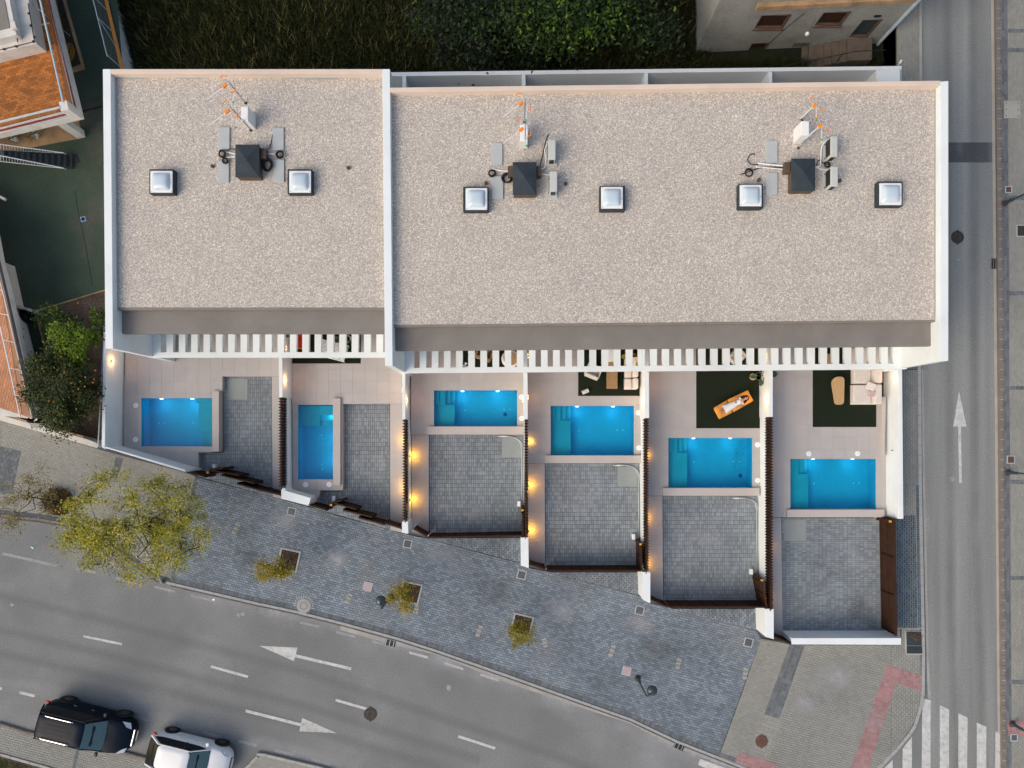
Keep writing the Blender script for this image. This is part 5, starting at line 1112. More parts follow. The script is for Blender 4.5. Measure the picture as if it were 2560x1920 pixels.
for a in (-.75, .75):
    for b in (-.2, .2): p = lp(a, b); MB().box((p.x, p.y, ZD + .12), (.05, .05, .26), ang).build('leg', M['wood'], t)
# ---- person ----
pe = thing('person', 'woman with long dark hair in a white dress lying on the orange lounger', 'person', lp(0, 0))
def skin(name, verts, edges, radii, mt, par, sub=2, root=0):
    me = bpy.data.meshes.new(name); off = wloc(par); me.from_pydata([tuple(Vector(q) - off) for q in verts], edges, []); me.materials.append(mt)
    o = bpy.data.objects.new(name, me); C.objects.link(o); o.parent = par
    o.modifiers.new('skin', 'SKIN'); me.skin_vertices or None
    sv = me.skin_vertices[0].data if me.skin_vertices else None
    if sv is None: return o
    for i, r_ in enumerate(radii): rr = r_ if isinstance(r_, tuple) else (r_, r_); sv[i].radius = rr; sv[i].use_root = (i == root)
    s_ = o.modifiers.new('sub', 'SUBSURF'); s_.levels = sub; s_.render_levels = sub
    o.modifiers['skin'].use_smooth_shade = True; return o
zz = .06
bv = [(-.02, 0, zz + .02), (.16, 0, zz + .05), (.34, .0, zz + .10), (.42, 0, zz + .13), (.49, 0, zz + .15), (.56, 0, zz + .17),  # pelvis..neck..head base
      (.38, .15, zz + .11), (.20, .25, zz + .06), (.12, .12, zz + .12),   # left arm bent, hand on waist
      (.38, -.15, zz + .11), (.17, -.235, zz + .04), (.28, -.29, zz + .07),  # right arm bent outwards
      (-.06, .08, zz), (-.34, .09, zz + .04), (-.62, .01, zz + .01), (-.69, .03, zz + .05),
      (-.06, -.08, zz), (-.34, -.06, zz + .03), (-.61, -.05, zz + .01), (-.68, -.06, zz + .05)]
be = [(0, 1), (1, 2), (2, 3), (3, 4), (4, 5), (3, 6), (6, 7), (7, 8), (3, 9), (9, 10), (10, 11), (0, 12), (12, 13), (13, 14), (14, 15), (0, 16), (16, 17), (17, 18), (18, 19)]
br = [(.11, .08), (.085, .065), (.11, .075), (.07, .055), (.04, .04), (.045, .045), (.045, .045), (.032, .032), (.02, .016), (.045, .045), (.032, .032), (.02, .016), (.075, .07), (.052, .05), (.032, .032), (.025, .02), (.075, .07), (.052, .05), (.032, .032), (.025, .02)]
body = skin('body', [lp(*q) for q in bv], be, br, M['skin'], pe)
def ball(name, cc, rad, mt, par, n=16, rot=None):
    m = MB(); pr_ = [(max(1e-4, math.sin(i / n * math.pi)), -math.cos(i / n * math.pi)) for i in range(n + 1)]; m.lathe((0, 0, 0), pr_, n + 4)
    m4 = rot or Matrix.Rotation(ang, 4, 'Z'); m.v = [tuple(m4 @ Vector((x * rad[0], y * rad[1], z * rad[2])) + Vector(cc)) for x, y, z in m.v]
    return m.build(name, mt, par, smooth=True)
hd = ball('head', lp(.635, 0, zz + .19), (.105, .075, .09), M['skin'], pe)
ball('nose', lp(.625, 0, zz + .283), (.020, .011, .014), M['skin'], hd, 8); ball('mouth', lp(.585, 0, zz + .266), (.008, .024, .008), M['redlips'] if 'redlips' in M else M['pinkc'], hd, 8)
for s in (-1, 1):
    ball('eye', lp(.648, s * .031, zz + .264), (.008, .014, .007), M['hair'], hd, 8); ball('ear', lp(.625, s * .076, zz + .19), (.022, .009, .016), M['skin'], hd, 8)
m = MB(); r = random.Random(3)
for k in range(260):
    s = r.choice((-1, 1)); a0 = r.uniform(-1, 1); st = lp(.66 + .06 * r.random(), s * r.uniform(.02, .085), zz + .13 + .13 * r.random()); 
    e = lp(.66 - r.uniform(.08, .40), s * (.09 + r.uniform(0, .10)), zz + .10); mid = lp(.735 - r.random() * .12, s * r.uniform(.06, .125), zz + .14)
    m.tube([st, mid, e], .010, 4, .004)
hairm = m.build('hair', M['hair'], pe); hairm['kind'] = 'stuff'
ball('hair_cap', lp(.675, 0, zz + .165), (.105, .105, .085), M['hair'], pe)
# dress: draped tube, bodice with two ruffled shoulders and flared skirt
m = MB(); NS, NA = 16, 20; vs = []
prof = [(.40, .10, .085, .02), (.33, .15, .10, 0), (.24, .135, .095, 0), (.15, .115, .085, 0), (.06, .145, .095, 0), (-.04, .165, .10, 0), (-.14, .17, .10, 0), (-.24, .175, .095, 0), (-.34, .19, .09, 0), (-.44, .215, .085, 0), (-.52, .235, .08, 0)]
for i, (a, w_, h_, _) in enumerate(prof):
    for j in range(NA):
        th = j / NA * 6.283; wob = 1 + .05 * math.sin(th * 5 + i) * (i / 10); yy = w_ * math.cos(th) * wob; z_ = zz + .03 + .02 * (a > .1) * a * 5 + h_ * math.sin(th) * (1 + .08 * math.sin(j * 2.3 + i * .8) * (i / 10)) 
        vs.append(lp(a + (.02 * math.sin(3 * th) if i == 10 else 0), yy, max(z_, .0)))
fs = [(i * NA + j, i * NA + (j + 1) % NA, (i + 1) * NA + (j + 1) % NA, (i + 1) * NA + j) for i in range(len(prof) - 1) for j in range(NA)]
m.add(vs, fs).build('dress', M['dress'], pe, smooth=True)
for s in (-1, 1):
    mm = MB(); vs = []
    for i in range(9):
        f = i / 8; a = .30 + .14 * f; o_ = s * (.06 + .13 * math.sin(f * 3.14)); vs += [lp(a, s * .05, zz + .16), lp(a + .02 * math.sin(i * 2.2), o_ + s * .03 * math.sin(i * 2.5), zz + .17 + .03 * math.sin(i * 1.9))]
    mm.add(vs, [(2 * i, 2 * i + 1, 2 * i + 3, 2 * i + 2) for i in range(8)]).build('ruffle', M['dress'], pe, smooth=True)
# hands with five fingers each
def hand(a, b, z, dirv, flip):
    base = lp(a, b, z); dv = (u * dirv[0] + v * dirv[1]).normalized(); sv_ = Vector((-dv.y, dv.x, 0)) * flip; m = MB()
    m.tube([base, base + dv * .045], .024, 8, .026)
    for k, (l, o_) in enumerate(((.055, -.024), (.066, -.008), (.062, .008), (.048, .022))):
        s = base + dv * .05 + sv_ * o_; m.tube([s, s + dv * l * .5 + Vector((0, 0, .006)), s + dv * l - Vector((0, 0, .008))], .0085, 6, .0065)
    s = base + dv * .015 - sv_ * .022; m.tube([s, s + dv * .02 - sv_ * .022, s + dv * .045 - sv_ * .028], .010, 6, .0075)
    m.build('hand', M['skin'], pe, smooth=True)
hand(.12, .11, zz + .14, (-.2, -1), 1); hand(.29, -.29, zz + .08, (1, .3), -1)
for s, b in ((1, .03), (-1, -.06)): MB().tube([lp(-.66, b, zz + .03), lp(-.72, b + .02 * s, zz + .06), lp(-.75, b + .03 * s, zz + .10)], .026, 8, .018).build('foot', M['skin'], pe, smooth=True)
# ================= NEIGHBOURS =================
# yard of the left neighbour
struct(sheet('court_floor', [(-600, -400), (262, -400), (306, 172), (262, 728), (86, 779), (112, 860), (60, 1100), (-600, 1040)], .012, .02, M['court']))
struct(sheet('planting_bed', [(88, 779), (265, 727), (262, 1122), (120, 1095), (112, 870)], .016, .02, M['soil']))
tag(pr('bed_edging', [(86, 776.5), (262, 723.5), (262, 727), (87, 780)], .12, 0, M['rustwall'], None), 'thin tan edging along the top of the planting bed', 'edging'); tag(pr('bed_edging', [(85, 778), (88, 778), (112, 866), (109, 866)], .11, 0, M['rustwall'], None), 'tan edging down the left side of the planting bed', 'edging')
struct(pr('drain_channel', [(200, 278), (258, 263), (258, 267), (200, 282.5)], .02, 0, M['black'], None))
m = MB().tube([P(x, y, .014) for x, y in ((187, 478), (196, 530), (205, 570), (216, 625), (231, 715))], .014, 4); struct(m.build('court_joint', M['black']))
t = thing('floor_drain', 'square pale floor drain with a blue ring on the green court', 'drain', P(208, 548, 0)); c = P(208, 548, .02)
MB().box((c.x, c.y, .024), (.26, .26, .02), .2).build('plate', M['patchc'], t); MB().lathe((c.x, c.y, .034), [(.10, 0), (.10, .006), (.055, .006), (.055, .0)], 20).build('ring', M['bluering'] if 'bluering' in M else M['pooldrain'], t)
tag(MB().lathe(tuple(P(196.5, 759, .02)), [(.02, 0), (.055, .04), (.055, .07), (.02, .11)], 14).build('orange_fruit', M['orange'], None, smooth=True), 'fallen orange on the bare soil bed', 'orange')
# boundary wall and wire fence at the field
t = thing('boundary_wall', 'white retaining wall with a rusty brown cap between the green court and the field', 'wall', P(285, 90, 0))
q = [(255, -30), (260, -30), (309, 178), (303, 178)]
pr('wall', q, .13, -1.7, M['oldwhite'], t); pr('cap', [(254, -30), (262, -30), (310, 178), (302, 178)], .17, .131, M['rustcap'] if 'rustcap' in M else M['orange'], t)
t = thing('wire_fence', 'thin wire mesh fence standing on the boundary wall', 'fence', P(285, 90, .17)); a, b = P(253, -30, .17), P(304, 174, .17); up_ = Vector((0, 0, 1.25))
MB().tube([a + up_, b + up_], .022, 6).build('top_rail', M['bluegrey'], t)
for f in (.02, .27, .53, .98): p = a.lerp(b, f); MB().tube([p, p + up_], .02, 6).build('post', M['bluegrey'], t)
MB().tube([a.lerp(b, .53) + up_, a.lerp(b, .72)], .014, 5).build('strut', M['bluegrey'], t); MB().tube([a.lerp(b, .13) + up_, P(312, 45, -1.2)], .02, 5).build('strut', M['bluegrey'], t)
m = MB()
for k in range(70): p = a.lerp(b, k / 70); m.tube([p, p + up_ * .98], .0025, 3)
for k in range(9): m.tube([a + up_ * k / 9, b + up_ * k / 9], .0025, 3)
m.build('mesh_wire', M['galv'], t)['kind'] = 'stuff'
# neighbour house with terracotta terrace
nh = thing('neighbour_house', 'white house at the upper left with a terracotta tiled roof terrace', 'house', P(40, 150, 0))
ZH = 2.8
pr('terrace_slab', [(-600, -700), (-25, -700), (126, -2), (197.5, 288), (0, 334), (-600, 470)], ZH, ZH - .42, M['oldwhite'], nh, .01)
pr('lower_wall', [(-600, -700), (-70, -700), (70, -20), (120, 240), (0, 268), (-600, 400)], 2.37, 0, M['oldwhite'], nh)
pr('terrace_bed', [(-300, -60), (105, -60), (118, 0), (183, 271), (0, 318), (-300, 388)], ZH + .02, ZH - .02, M['terraj'], nh)
m = MB()
for (i, j), c in cells([XY([(-60, -40), (110, -40), (118, 0), (182, 270), (0, 316.5), (-60, 332)], ZH + .035)], math.radians(14.5), .25, .125, .012, bond=.5):
    m.ca = rnd01(i, j, 3); m.prism(c, ZH, ZH + .035, bottom=False)
m.build('terrace_tile', M['terra'], nh, attr=True)['kind'] = 'stuff'
for a, b in (((122, 0), (188, 271)), ((172, 284), (-30, 334)), ((118, -16), (122, 0))): A, B = P(a[0], a[1], ZH + .03), P(b[0], b[1], ZH + .03); MB().tube([A, B], .045, 4).build('red_stripe', M['redpaint'], nh)
# corner pillar and railing
pc_ = P(158, 264, 3.75); MB().box((pc_.x + .02, pc_.y, 3.25), (.36, .42, 1.0), .24).build('corner_pillar', M['oldwhite'], nh, bevel=.01)
rl = thing('terrace_railing', 'pale blue grey metal railing round the terracotta terrace', 'railing', P(170, 280, ZH + .03))
for a, b in (((99, -6), (158, 256)), ((150, 268), (-30, 312))):
    zt = 3.75; A, B = P(a[0], a[1], zt), P(b[0], b[1], zt); MB().tube([A, B], .05, 6).build('top_rail', M['bluegrey'], rl)
    dz = Vector((0, 0, 3.75 - ZH - .1)); MB().tube([A - dz, B - dz], .014, 5).build('bottom_rail', M['galv'], rl)
    n = int((B - A).length / .11); m = MB()
    for k in range(n): p = A.lerp(B, k / n); m.tube([p, p - dz], .006, 4)
    m.build('baluster', M['rust'], rl)['kind'] = 'stuff'
# penthouse with skirt roof and parapet
pr('penthouse', [(-400, -500), (-60, -500), (71, -2), (91, 109), (0, 131), (-400, 228)], 3.55, ZH + .036, M['oldwhite'], nh, .01)
pr('roof_parapet', [(-400, -300), (-30, -300), (24, -3), (41, 86), (0, 97), (-400, 190)], 3.95, 3.551, M['oldwhite'], nh, .02)
pr('roof_membrane', [(-400, -300), (-36, -300), (10, -3), (24.5, 69), (0, 75), (-400, 160)], 3.98, 3.951, M['greyroof'], nh)
pr('roof_block', [(24, 56), (37, 53), (41, 70), (28, 74)], 4.1, 3.96, M['oldwhite'], nh, .01)
MB().tube([P(0, 125, 3.58), P(86, 104, 3.58), P(70, 8, 3.58)], .022, 5).build('cable_line', M['rust'], nh)
for x, y in ((10, 123), (40, 116), (83, 104), (86, 93), (77, 64), (72, 34)): p = P(x, y, 3.6); MB().box((p.x, p.y, 3.6), (.07, .07, .08)).build('cable_clip', M['black'], nh)
MB().tube([P(41, 77, 3.7), P(44, 105, 3.7)], .025, 5).build('vent_pipe', M['black'], nh)
pr('terrace_divider', [(86, 64), (122, 55), (123, 58), (87, 67)], ZH + .08, ZH + .03, M['oldwhite'], nh)
MB().tube([P(70, 0, 3.3), P(112, 36, 3.3), P(175, 90, 1.2)], .02, 5).build('guy_wire', M['galv'], nh)
cb = P(203, 337, 0); MB().box((cb.x, cb.y, 1.2), (.40, .36, 2.36), .24).build('column', M['oldwhite'], nh, bevel=.01)
# planter with hose
t = thing('planter', 'long dark planter strip with tan edging beside the neighbour house', 'planter', P(180, 100, 0))
pr('edging', [(130, -30), (152, -30), (208, 168), (176, 178)], .2, .0, M['rustwall'], t); pr('soil', [(134, -28), (148, -28), (202, 160), (180, 168)], .21, .15, M['darksoil'], t)
m = MB()
for k in range(4): q_ = .10 + k * .07; m.tube([P(173 + k * .6, 130, .24) + Vector((q_ * math.cos(a) * .7, q_ * math.sin(a) * 1.4, 0)) for a in [i * 6.283 / 22 for i in range(22)]], .008, 5, closed=True)
tag(m.build('garden_hose', M['yellowhose'] if 'yellowhose' in M else M['yellow'], None), 'coiled yellow garden hose lying in the dark planter', 'hose')
# clutter under the slab
struct(sheet('porch_floor', [(-60, 290), (190, 270), (206, 344), (60, 372), (-60, 390)], .05, .05, M['rustwall']))
for x, y, s in ((42, 350, 7), (95, 342, 9)):
    t = thing('potted_plant', 'small potted plant on the porch, ' + ('left' if x < 60 else 'right') + ' of the pair', 'plant', P(x, y, .05), 'potted plants on the porch'); c = P(x, y, .05)
    MB().lathe((c.x, c.y, .05), [(.1, 0), (.15, .28), (.13, .28)], 14).build('pot', M['plastic'], t); m = MB(); leaves(m, (c.x, c.y, .5), (.25, .25, .2), 120, .1, random.Random(int(x))); m.build('foliage', M['leafcit'], t, attr=True)
# metal stairs
st = thing('outdoor_stair', 'dark outdoor stair with white railings on the green court', 'stair', P(160, 400, 0))
for k in range(12):
    z = .18 + k * .18; x0, x1 = 166 - k * 15.4, 166 - (k - 1) * 15.4; sc = 1
    y0 = 385 - k * .9; y1 = 419 - k * 2.0
    pr('step', [(x0 - 3, y0), (x1 - 2, y0), (x1 - 2, y1), (x0 - 3, y1)], z, max(0, z - .17), M['patchstep'] if 'patchstep' in M else M['charcap'], st, .006)
for ya, yb_, n_ in ((383, 374, 26), (421, 401, 26)):
    A, B = P(158, ya - 1, .35 + .75), P(-20, yb_ - 16, 2.3 + .85); A0_, B0_ = P(160, ya, .3), P(-20, yb_, 2.3)
    MB().tube([A, B], .022, 6).build('handrail', M['plastic'], st); MB().tube([A0_, B0_], .018, 6).build('lower_rail', M['plastic'], st); MB().tube([A, P(166, ya + 3, .2)], .02, 6).build('end_post', M['plastic'], st)
    m = MB()
    for k in range(n_): m.tube([A0_.lerp(B0_, k / n_), A.lerp(B, k / n_)], .007, 4)
    m.build('baluster', M['plastic'], st)['kind'] = 'stuff'
tag(pr('door_mat', [(167, 390), (192, 383), (200, 405), (170, 413)], .04, .012, M['doormat'], None), 'dark mat at the foot of the outdoor stair', 'mat')
t = thing('bracket', 'pale bracket jutting from the left edge of the picture above the green court', 'bracket', P(0, 500, 1)); MB().box(tuple(P(6, 495, 1.0)), (.35, .12, .12), -.5).build('arm', M['oldwhite'], t)
# lower left terrace
lt = thing('roof_terrace', 'pale terracotta terrace with white rail frames at the left edge', 'terrace', P(20, 850, 0)); ZQ = 2.4
pr('slab', [(-400, 300), (-14, 570), (0, 645), (26, 750), (67, 930), (93, 1046), (0, 1040), (-400, 960)], ZQ, ZQ - .3, M['oldwhite'], lt)
pr('lower_wall', [(-400, 500), (-40, 640), (-5, 800), (40, 1040), (-400, 990)], ZQ - .31, 0, M['oldwhite'], lt)
pr('gutter', [(-16, 570), (-2, 645), (23, 750), (64, 930), (90, 1046), (82, 1046), (56, 930), (17, 750), (-9, 645)], ZQ + .03, ZQ - .02, M['rustdark'] if 'rustdark' in M else M['doormat'], lt)
pr('tile_bed', [(-400, 300), (-22, 570), (-12, 645), (15, 750), (55, 930), (80, 1046), (0, 1020), (-400, 940)], ZQ + .02, ZQ - .02, M['terraj2'], lt)
m = MB()
for (i, j), c in cells([XY([(-40, 580), (-18, 590), (-9, 645), (15, 750), (55, 930), (80, 1043), (-40, 1008)], ZQ + .035)], math.radians(-13.5) + math.pi / 2, .25, .125, .012, bond=.5):
    m.ca = rnd01(i, j, 4); m.prism(c, ZQ, ZQ + .035, bottom=False)
m.build('terrace_tile', M['terra2'], lt, attr=True)['kind'] = 'stuff'
rf = thing('rail_frame', 'white tubular rail frame lying along the pale terracotta terrace', 'frame', P(40, 880, ZQ))
MB().tube([P(0, 816, 3.0), P(26, 930, 3.0), P(51, 1044, 3.0)], .03, 6).build('rail', M['plastic'], rf); MB().tube([P(-4, 690, 2.7), P(9, 740, 2.7), P(54, 930, 2.7), P(80, 1045, 2.7)], .022, 6).build('rail', M['plastic'], rf)
for (a, b) in (((-10, 782), (22, 788)), ((9, 850), (36, 856)), ((25, 920), (53, 926)), ((40, 988), (66, 993)), ((51, 1043), (80, 1046)), ((-20, 720), (5, 726))): MB().tube([P(a[0], a[1], 2.9), P(b[0], b[1], 2.75)], .018, 5).build('crossbar', M['plastic'], rf)
tag(pr('garden_wall', [(31, 762), (36, 761), (88, 777), (86, 782), (32, 766)], .9, 0, M['oldwhite'], None), 'short grey-white wall between the green court and the parked white car', 'wall')
# pavement-side wall with letterbox shelf
bw = thing('garden_wall', 'old white garden wall along the pavement left of the new houses', 'wall', P(100, 1070, 0)); pr('wall', [(-120, 1010), (0, 1041), (221, 1103), (243, 1112), (242, 1119), (0, 1049), (-120, 1018)], 1.25, 0, M['oldwhite'], bw, .01)
pr('coping', [(-120, 1007), (0, 1037), (221, 1099), (245, 1109), (243, 1120.5), (0, 1051), (-120, 1021)], 1.32, 1.251, M['oldwhite'], bw, .01)
pr('ledge', [(72, 1057), (138, 1060), (136, 1065), (78, 1070)], 1.5, 1.321, M['kerb'], bw, .01); pr('ledge', [(-20, 1025), (16, 1026), (14, 1036), (-20, 1033)], 1.6, 1.321, M['kerb'], bw, .01)
for a, b, zz_ in (((140, 1072), (208, 1090), 1.1), ((20, 1037), (68, 1052), 1.2)): pr('timber_rail', [a, b, (b[0], b[1] + 4), (a[0], a[1] + 4)], zz_ + .3, zz_ + .2, M['rustwall'], bw)
def lamphead(t, c, r=.25, z=2.45):
    MB().lathe((c.x, c.y, z - .12), [(r * .9, 0), (r, .02), (r, .05), (r * .93, .09), (r * .72, .15), (r * .4, .195), (r * .1, .21), (.02, .215)], 28).build('lamp_shade', M['lampdark'], t, smooth=True)
    MB().lathe((c.x, c.y, z - .16), [(r * .75, 0), (r * .85, .045)], 24).build('diffuser', M['plastic'], t)
M['lampdark'] = mat('dark_teal_enamel', (.030, .050, .058), .3, var=.1, spec=.6)
t = thing('bracket_lamp', 'dark round lamp on a curved pale arm above the old garden wall', 'lamp', P(85, 1050, 1.32)); lamphead(t, P(93, 1018, 2.3), .26, 2.3)
MB().tube([P(86, 1053, 1.35), P(93, 1047, 1.8), P(95, 1038, 2.1), P(92, 1029, 2.2)], .035, 8).build('arm', M['barkpale'] if 'barkpale' in M else M['oldwhite'], t, smooth=True)
# teal wire fence on the outer left wall
t = thing('wire_fence', 'teal rail fence with short rungs along the outer left garden wall', 'fence', P(252, 960, 1.5), None)
A, B = P(261.5, 800, 1.6), P(245, 1117, 1.6); MB().tube([A, B], .028, 6).build('rail', M['tealrail'], t) if 'tealrail' in M else MB().tube([A, B], .028, 6).build('rail', M['bluegrey'], t)
m = MB()
for k in range(66): p = A.lerp(B, k / 66); m.tube([p, p + Vector((.16, 0, -.05))], .006, 4)
m.build('rung', M['galv'], t)['kind'] = 'stuff'
# ---- old house upper right ----
oh = thing('old_house', 'weathered grey old house at the top with shuttered windows and a rusty ledge', 'house', P(2000, 0, 0))
gz = -1.6; fx0, fx1 = 9.18, 18.55; fy0, fy1 = 19.72, 20.2
fy = lambda x: fy0 + (fy1 - fy0) * (x - fx0) / (fx1 - fx0)
m = MB(); m.cm = 0
def wallseg(x0, x1, z0, z1): m.prism([(x0, fy(x0)), (x1, fy(x1)), (x1, fy(x1) + .25), (x0, fy(x0) + .25)], z0, z1)
ops = [(11.55, 12.95, .72, 1.86), (14.5, 15.8, .70, 1.84), (16.75, 17.72, -.55, 1.02), (11.9, 12.8, -1.5, -.62)]
xs = [fx0, 11.55, 12.95, 14.5, 15.8, 16.75, 17.72, fx1]
def col(x0, x1, holes):
    z = gz
    for a, b in sorted(holes): 
        if a > z: wallseg(x0, x1, z, a)
        z = b
    wallseg(x0, x1, z, 6.5)
col(fx0, 11.55, []); col(11.55, 11.9, [(.72, 1.86)]); col(11.9, 12.8, [(-1.5, -.62), (.72, 1.86)]); col(12.8, 12.95, [(.72, 1.86)]); col(12.95, 14.5, []); col(14.5, 15.8, [(.70, 1.84)]); col(15.8, 16.75, []); col(16.75, 17.72, [(-.55, 1.02)]); col(17.72, fx1, [])
m.build('front_wall', M['oldwall'], oh)
m = MB(); m.prism([(fx0, fy0 + .26), (fx0 + .25, fy0 + .26), (fx0 + .25, 32), (fx0, 32)], gz, 6.49); m.prism([(fx1 - .25, fy1 + .26), (fx1, fy1 + .26), (fx1, 32), (fx1 - .25, 32)], gz, 6.49); m.prism([(fx0 + .25, 31.7), (fx1 - .25, 31.7), (fx1 - .25, 32), (fx0 + .25, 32)], gz, 6.49); m.build('side_wall', M['oldwall'], oh)
MB().prism([(fx0 - .2, fy0 - .2), (fx1 + .2, fy1 - .2), (fx1 + .2, 32.2), (fx0 - .2, 32.2)], 6.5, 6.75).build('roof', M['greyroof'], oh)
MB().prism([(11.0, fy(11) - .22), (18.3, fy(18.3) - .22), (18.3, fy(18.3)), (11.0, fy(11))], 2.62, 2.95).build('ledge', M['rustwall'], oh, bevel=.02)
for i, (x0, x1, z0, z1) in enumerate(ops):
    fr = MB(); y = fy(x0)
    for a, b, c_, d_ in ((x0, x0 + .07, z0, z1), (x1 - .07, x1, z0, z1), (x0 + .07, x1 - .07, z0, z0 + .07), (x0 + .07, x1 - .07, z1 - .06, z1)): fr.prism([(a, y + .02), (b, y + .02), (b, y + .15), (a, y + .15)], c_, d_)
    nm = 'door' if i == 2 else 'window'; f = fr.build(nm, M['rust'], oh)
    MB().prism([(x0 + .07, y + .14), (x1 - .07, y + .14), (x1 - .07, y + .2), (x0 + .07, y + .2)], z0 + .07, z1 - .06).build('door_leaf' if i == 2 else 'shutter', M['tealdoor'] if i == 2 and 'tealdoor' in M else (M['charcap'] if i == 2 else M['brown']), f)
    if i < 2: 
        MB().prism([(x0 - .05, y - .06), (x1 + .05, y - .06), (x1 + .05, y + .02), (x0 - .05, y + .02)], z0 - .07, z0 - .005).build('sill', M['rustiron'], f)
g = MB()
for k in range(7): g.box((14.15 + k * .12, fy(14.5) - .02, -.95), (.03, .03, .34))
g.build('vent_grille', M['black'], oh)
MB().tube([(fx1 + .06, fy1 - .04, gz), (fx1 + .06, fy1 - .04, 6.4)], .09, 8).build('downpipe', M['bluegrey'], oh)
MB().prism([(fx1 - .02, fy1 + .1), (fx1 + .22, fy1 + .1), (fx1 + .22, fy1 + .5), (fx1 - .02, fy1 + .5)], gz, 6.4).build('corner_pilaster', M['oldwhite'], oh)
MB().tube([(13.55, fy(13.5) - .02, 1.9), (13.3, fy(13.3) - .02, 1.2), (13.0, fy(13) - .02, .2), (12.8, fy(12.8) - .02, -.6)], .012, 4).build('loose_cable', M['black'], oh)
for k in range(14): pass
MB().box((17.3, fy(17.3) - .03, 1.35), (.3, .05, .12)).build('door_canopy', M['black'], oh)
t = thing('hanging_lamp', 'white lamp hanging on a cable in front of the old house wall', 'lamp', (14.1, fy(14) - .45, .9)); MB().tube([(14.1, fy(14) - .45, 1.0), (14.1, fy(14) - .30, 1.9)], .01, 4).build('cable', M['black'], t); MB().lathe((14.1, fy(14) - .45, .78), [(.09, 0), (.11, .12), (.07, .2), (.03, .25)], 14).build('shade', M['plastic'], t, smooth=True)
# stone steps
st = thing('stone_stair', 'worn stone steps with a black handrail down from the old house door', 'stair', (16.5, 19.6, gz))
MB().prism([(16.75, fy(17) - 1.15), (18.0, fy(18) - 1.15), (18.0, fy(18) - .01), (16.75, fy(17) - .01)], gz, -.58).build('landing', M['oldstone'], st, bevel=.02)
for k in range(9):
    x1 = 16.75 - k * .345; z = -.58 - (k + 1) * .105; oy = 0
    MB().prism([(x1 - .36, fy(x1) - 1.15 - .05 * k * 0), (x1, fy(x1) - 1.15), (x1, fy(x1) - .02), (x1 - .36, fy(x1) - .02)], gz, z).build('step', M['oldstone'], st, bevel=.02)
MB().tube([(13.4, 18.65, -.55), (16.75, 18.95, .35), (18.2, 19.0, .38)], .022, 6).build('handrail', M['black'], st)
for x, z0, z1 in ((14.6, -1.2, -.22), (16.2, -.7, .2), (18.0, -.58, .36)): MB().tube([(x, 18.7 + (x - 13.4) * .09, z0), (x, 18.7 + (x - 13.4) * .09, z1)], .02, 6).build('handrail_post', M['black'], st)

# ================= STREET TREES AND PITS =================
def pit(pts, label, soilm='darksoil'):
    t = thing('tree_pit', label, 'tree pit', P(pts[0][0], pts[0][1], ZP), 'square tree pits in the pavement'); cx_ = sum(p[0] for p in pts) / 4; cy_ = sum(p[1] for p in pts) / 4
    inn = [(cx_ + (x - cx_) * .84, cy_ + (y - cy_) * .84) for x, y in pts]
    for i in range(4):
        j = (i + 1) % 4; pr('edging', [pts[i], pts[j], inn[j], inn[i]], ZP + .03, ZP - .02, M['kerb'], t)
    pr('soil', inn, ZP + .01, ZP - .04, M[soilm], t); w = XY(inn, ZP); 
    b = blades('dead_leaves', w, 170, .01, .04, M['dryleaf'], ZP + .012, t, w=.035, lean=1.5, seed=int(cx_))
M['dryleaf'] = leafmat('dry_leaf', (.05, .03, .015), (.22, .10, .03), (.3, .16, .05))
pit([(702, 1368), (753, 1379), (741, 1432), (690, 1421)], 'tree pit with a young tree leaning left, covered in brown leaves')
pit([(1007.5, 1451), (1057.5, 1462), (1045, 1513), (995, 1502)], 'tree pit beside the middle street lamp'); pit([(1286, 1531), (1336, 1543), (1324, 1594), (1274, 1582)], 'tree pit right of the middle young tree, half covered by a compact crown')
pit([(368, 1285), (418, 1297), (406, 1347), (356, 1335)], 'tree pit with weeds under the big yellow-green tree'); pit([(118, 1213), (186, 1228), (176, 1292), (108, 1277)], 'tree pit full of dry brown weeds at the left')
def weeds(px, py, rx, ry, n, mt, label, z=ZP + .02, hm=.5):
    c = P(px, py, z); pts = [(c.x + rx * math.cos(a), c.y + ry * math.sin(a)) for a in [i * .6283 for i in range(10)]]; g = blades('weeds', pts, n, .1, hm, mt, z, w=.014, seed=int(px), lean=.8); g['label'] = label; g['category'] = 'weeds'
weeds(147, 1254, .75, .68, 2600, M['dryweed'], 'dry brown and green weeds crowding the left tree pit'); weeds(388, 1318, .5, .5, 1200, M['dryweed'], 'brown weeds in the pit under the big street tree', hm=.35)
GT = 'young street trees in square pits'
def stree(bx, by, cx_, cy_, zc, rad, n, size, mt, seed, label, **k): tree('street_tree', label, P(bx, by, ZP), P(cx_, cy_, zc), rad, n, size, mt, seed, **k)
stree(722, 1402, 680, 1428, 2.5, (.78, .68, .55), 2600, .085, M['leafs'], 21, 'young yellow-orange tree leaning left out of the leftmost small pit', group=GT, tr=.04, clumps=22, csz=.22, limbs=8, shell=.2)
stree(1026, 1480, 1006, 1498, 2.3, (.66, .72, .55), 2300, .08, M['leafs'], 22, 'young green-yellow tree beside the middle street lamp', group=GT, tr=.035, clumps=20, csz=.22, limbs=8, shell=.2)
stree(1306, 1560, 1306, 1587, 2.1, (.60, .62, .5), 2400, .075, M['leafs'], 23, 'small compact young tree, rightmost in the paved area', group=GT, tr=.035, clumps=20, csz=.22, limbs=7, shell=.15)
bt = tree('street_tree', 'big spreading street tree with thin yellow-green foliage and pinkish tips', P(392, 1315, ZP), P(338, 1318, 4.2), (3.35, 2.6, 1.2), 19000, .10, M['leafy'], 31, None, tr=.10, clumps=150, csz=.075, limbs=75, shell=.12, flat=.8)
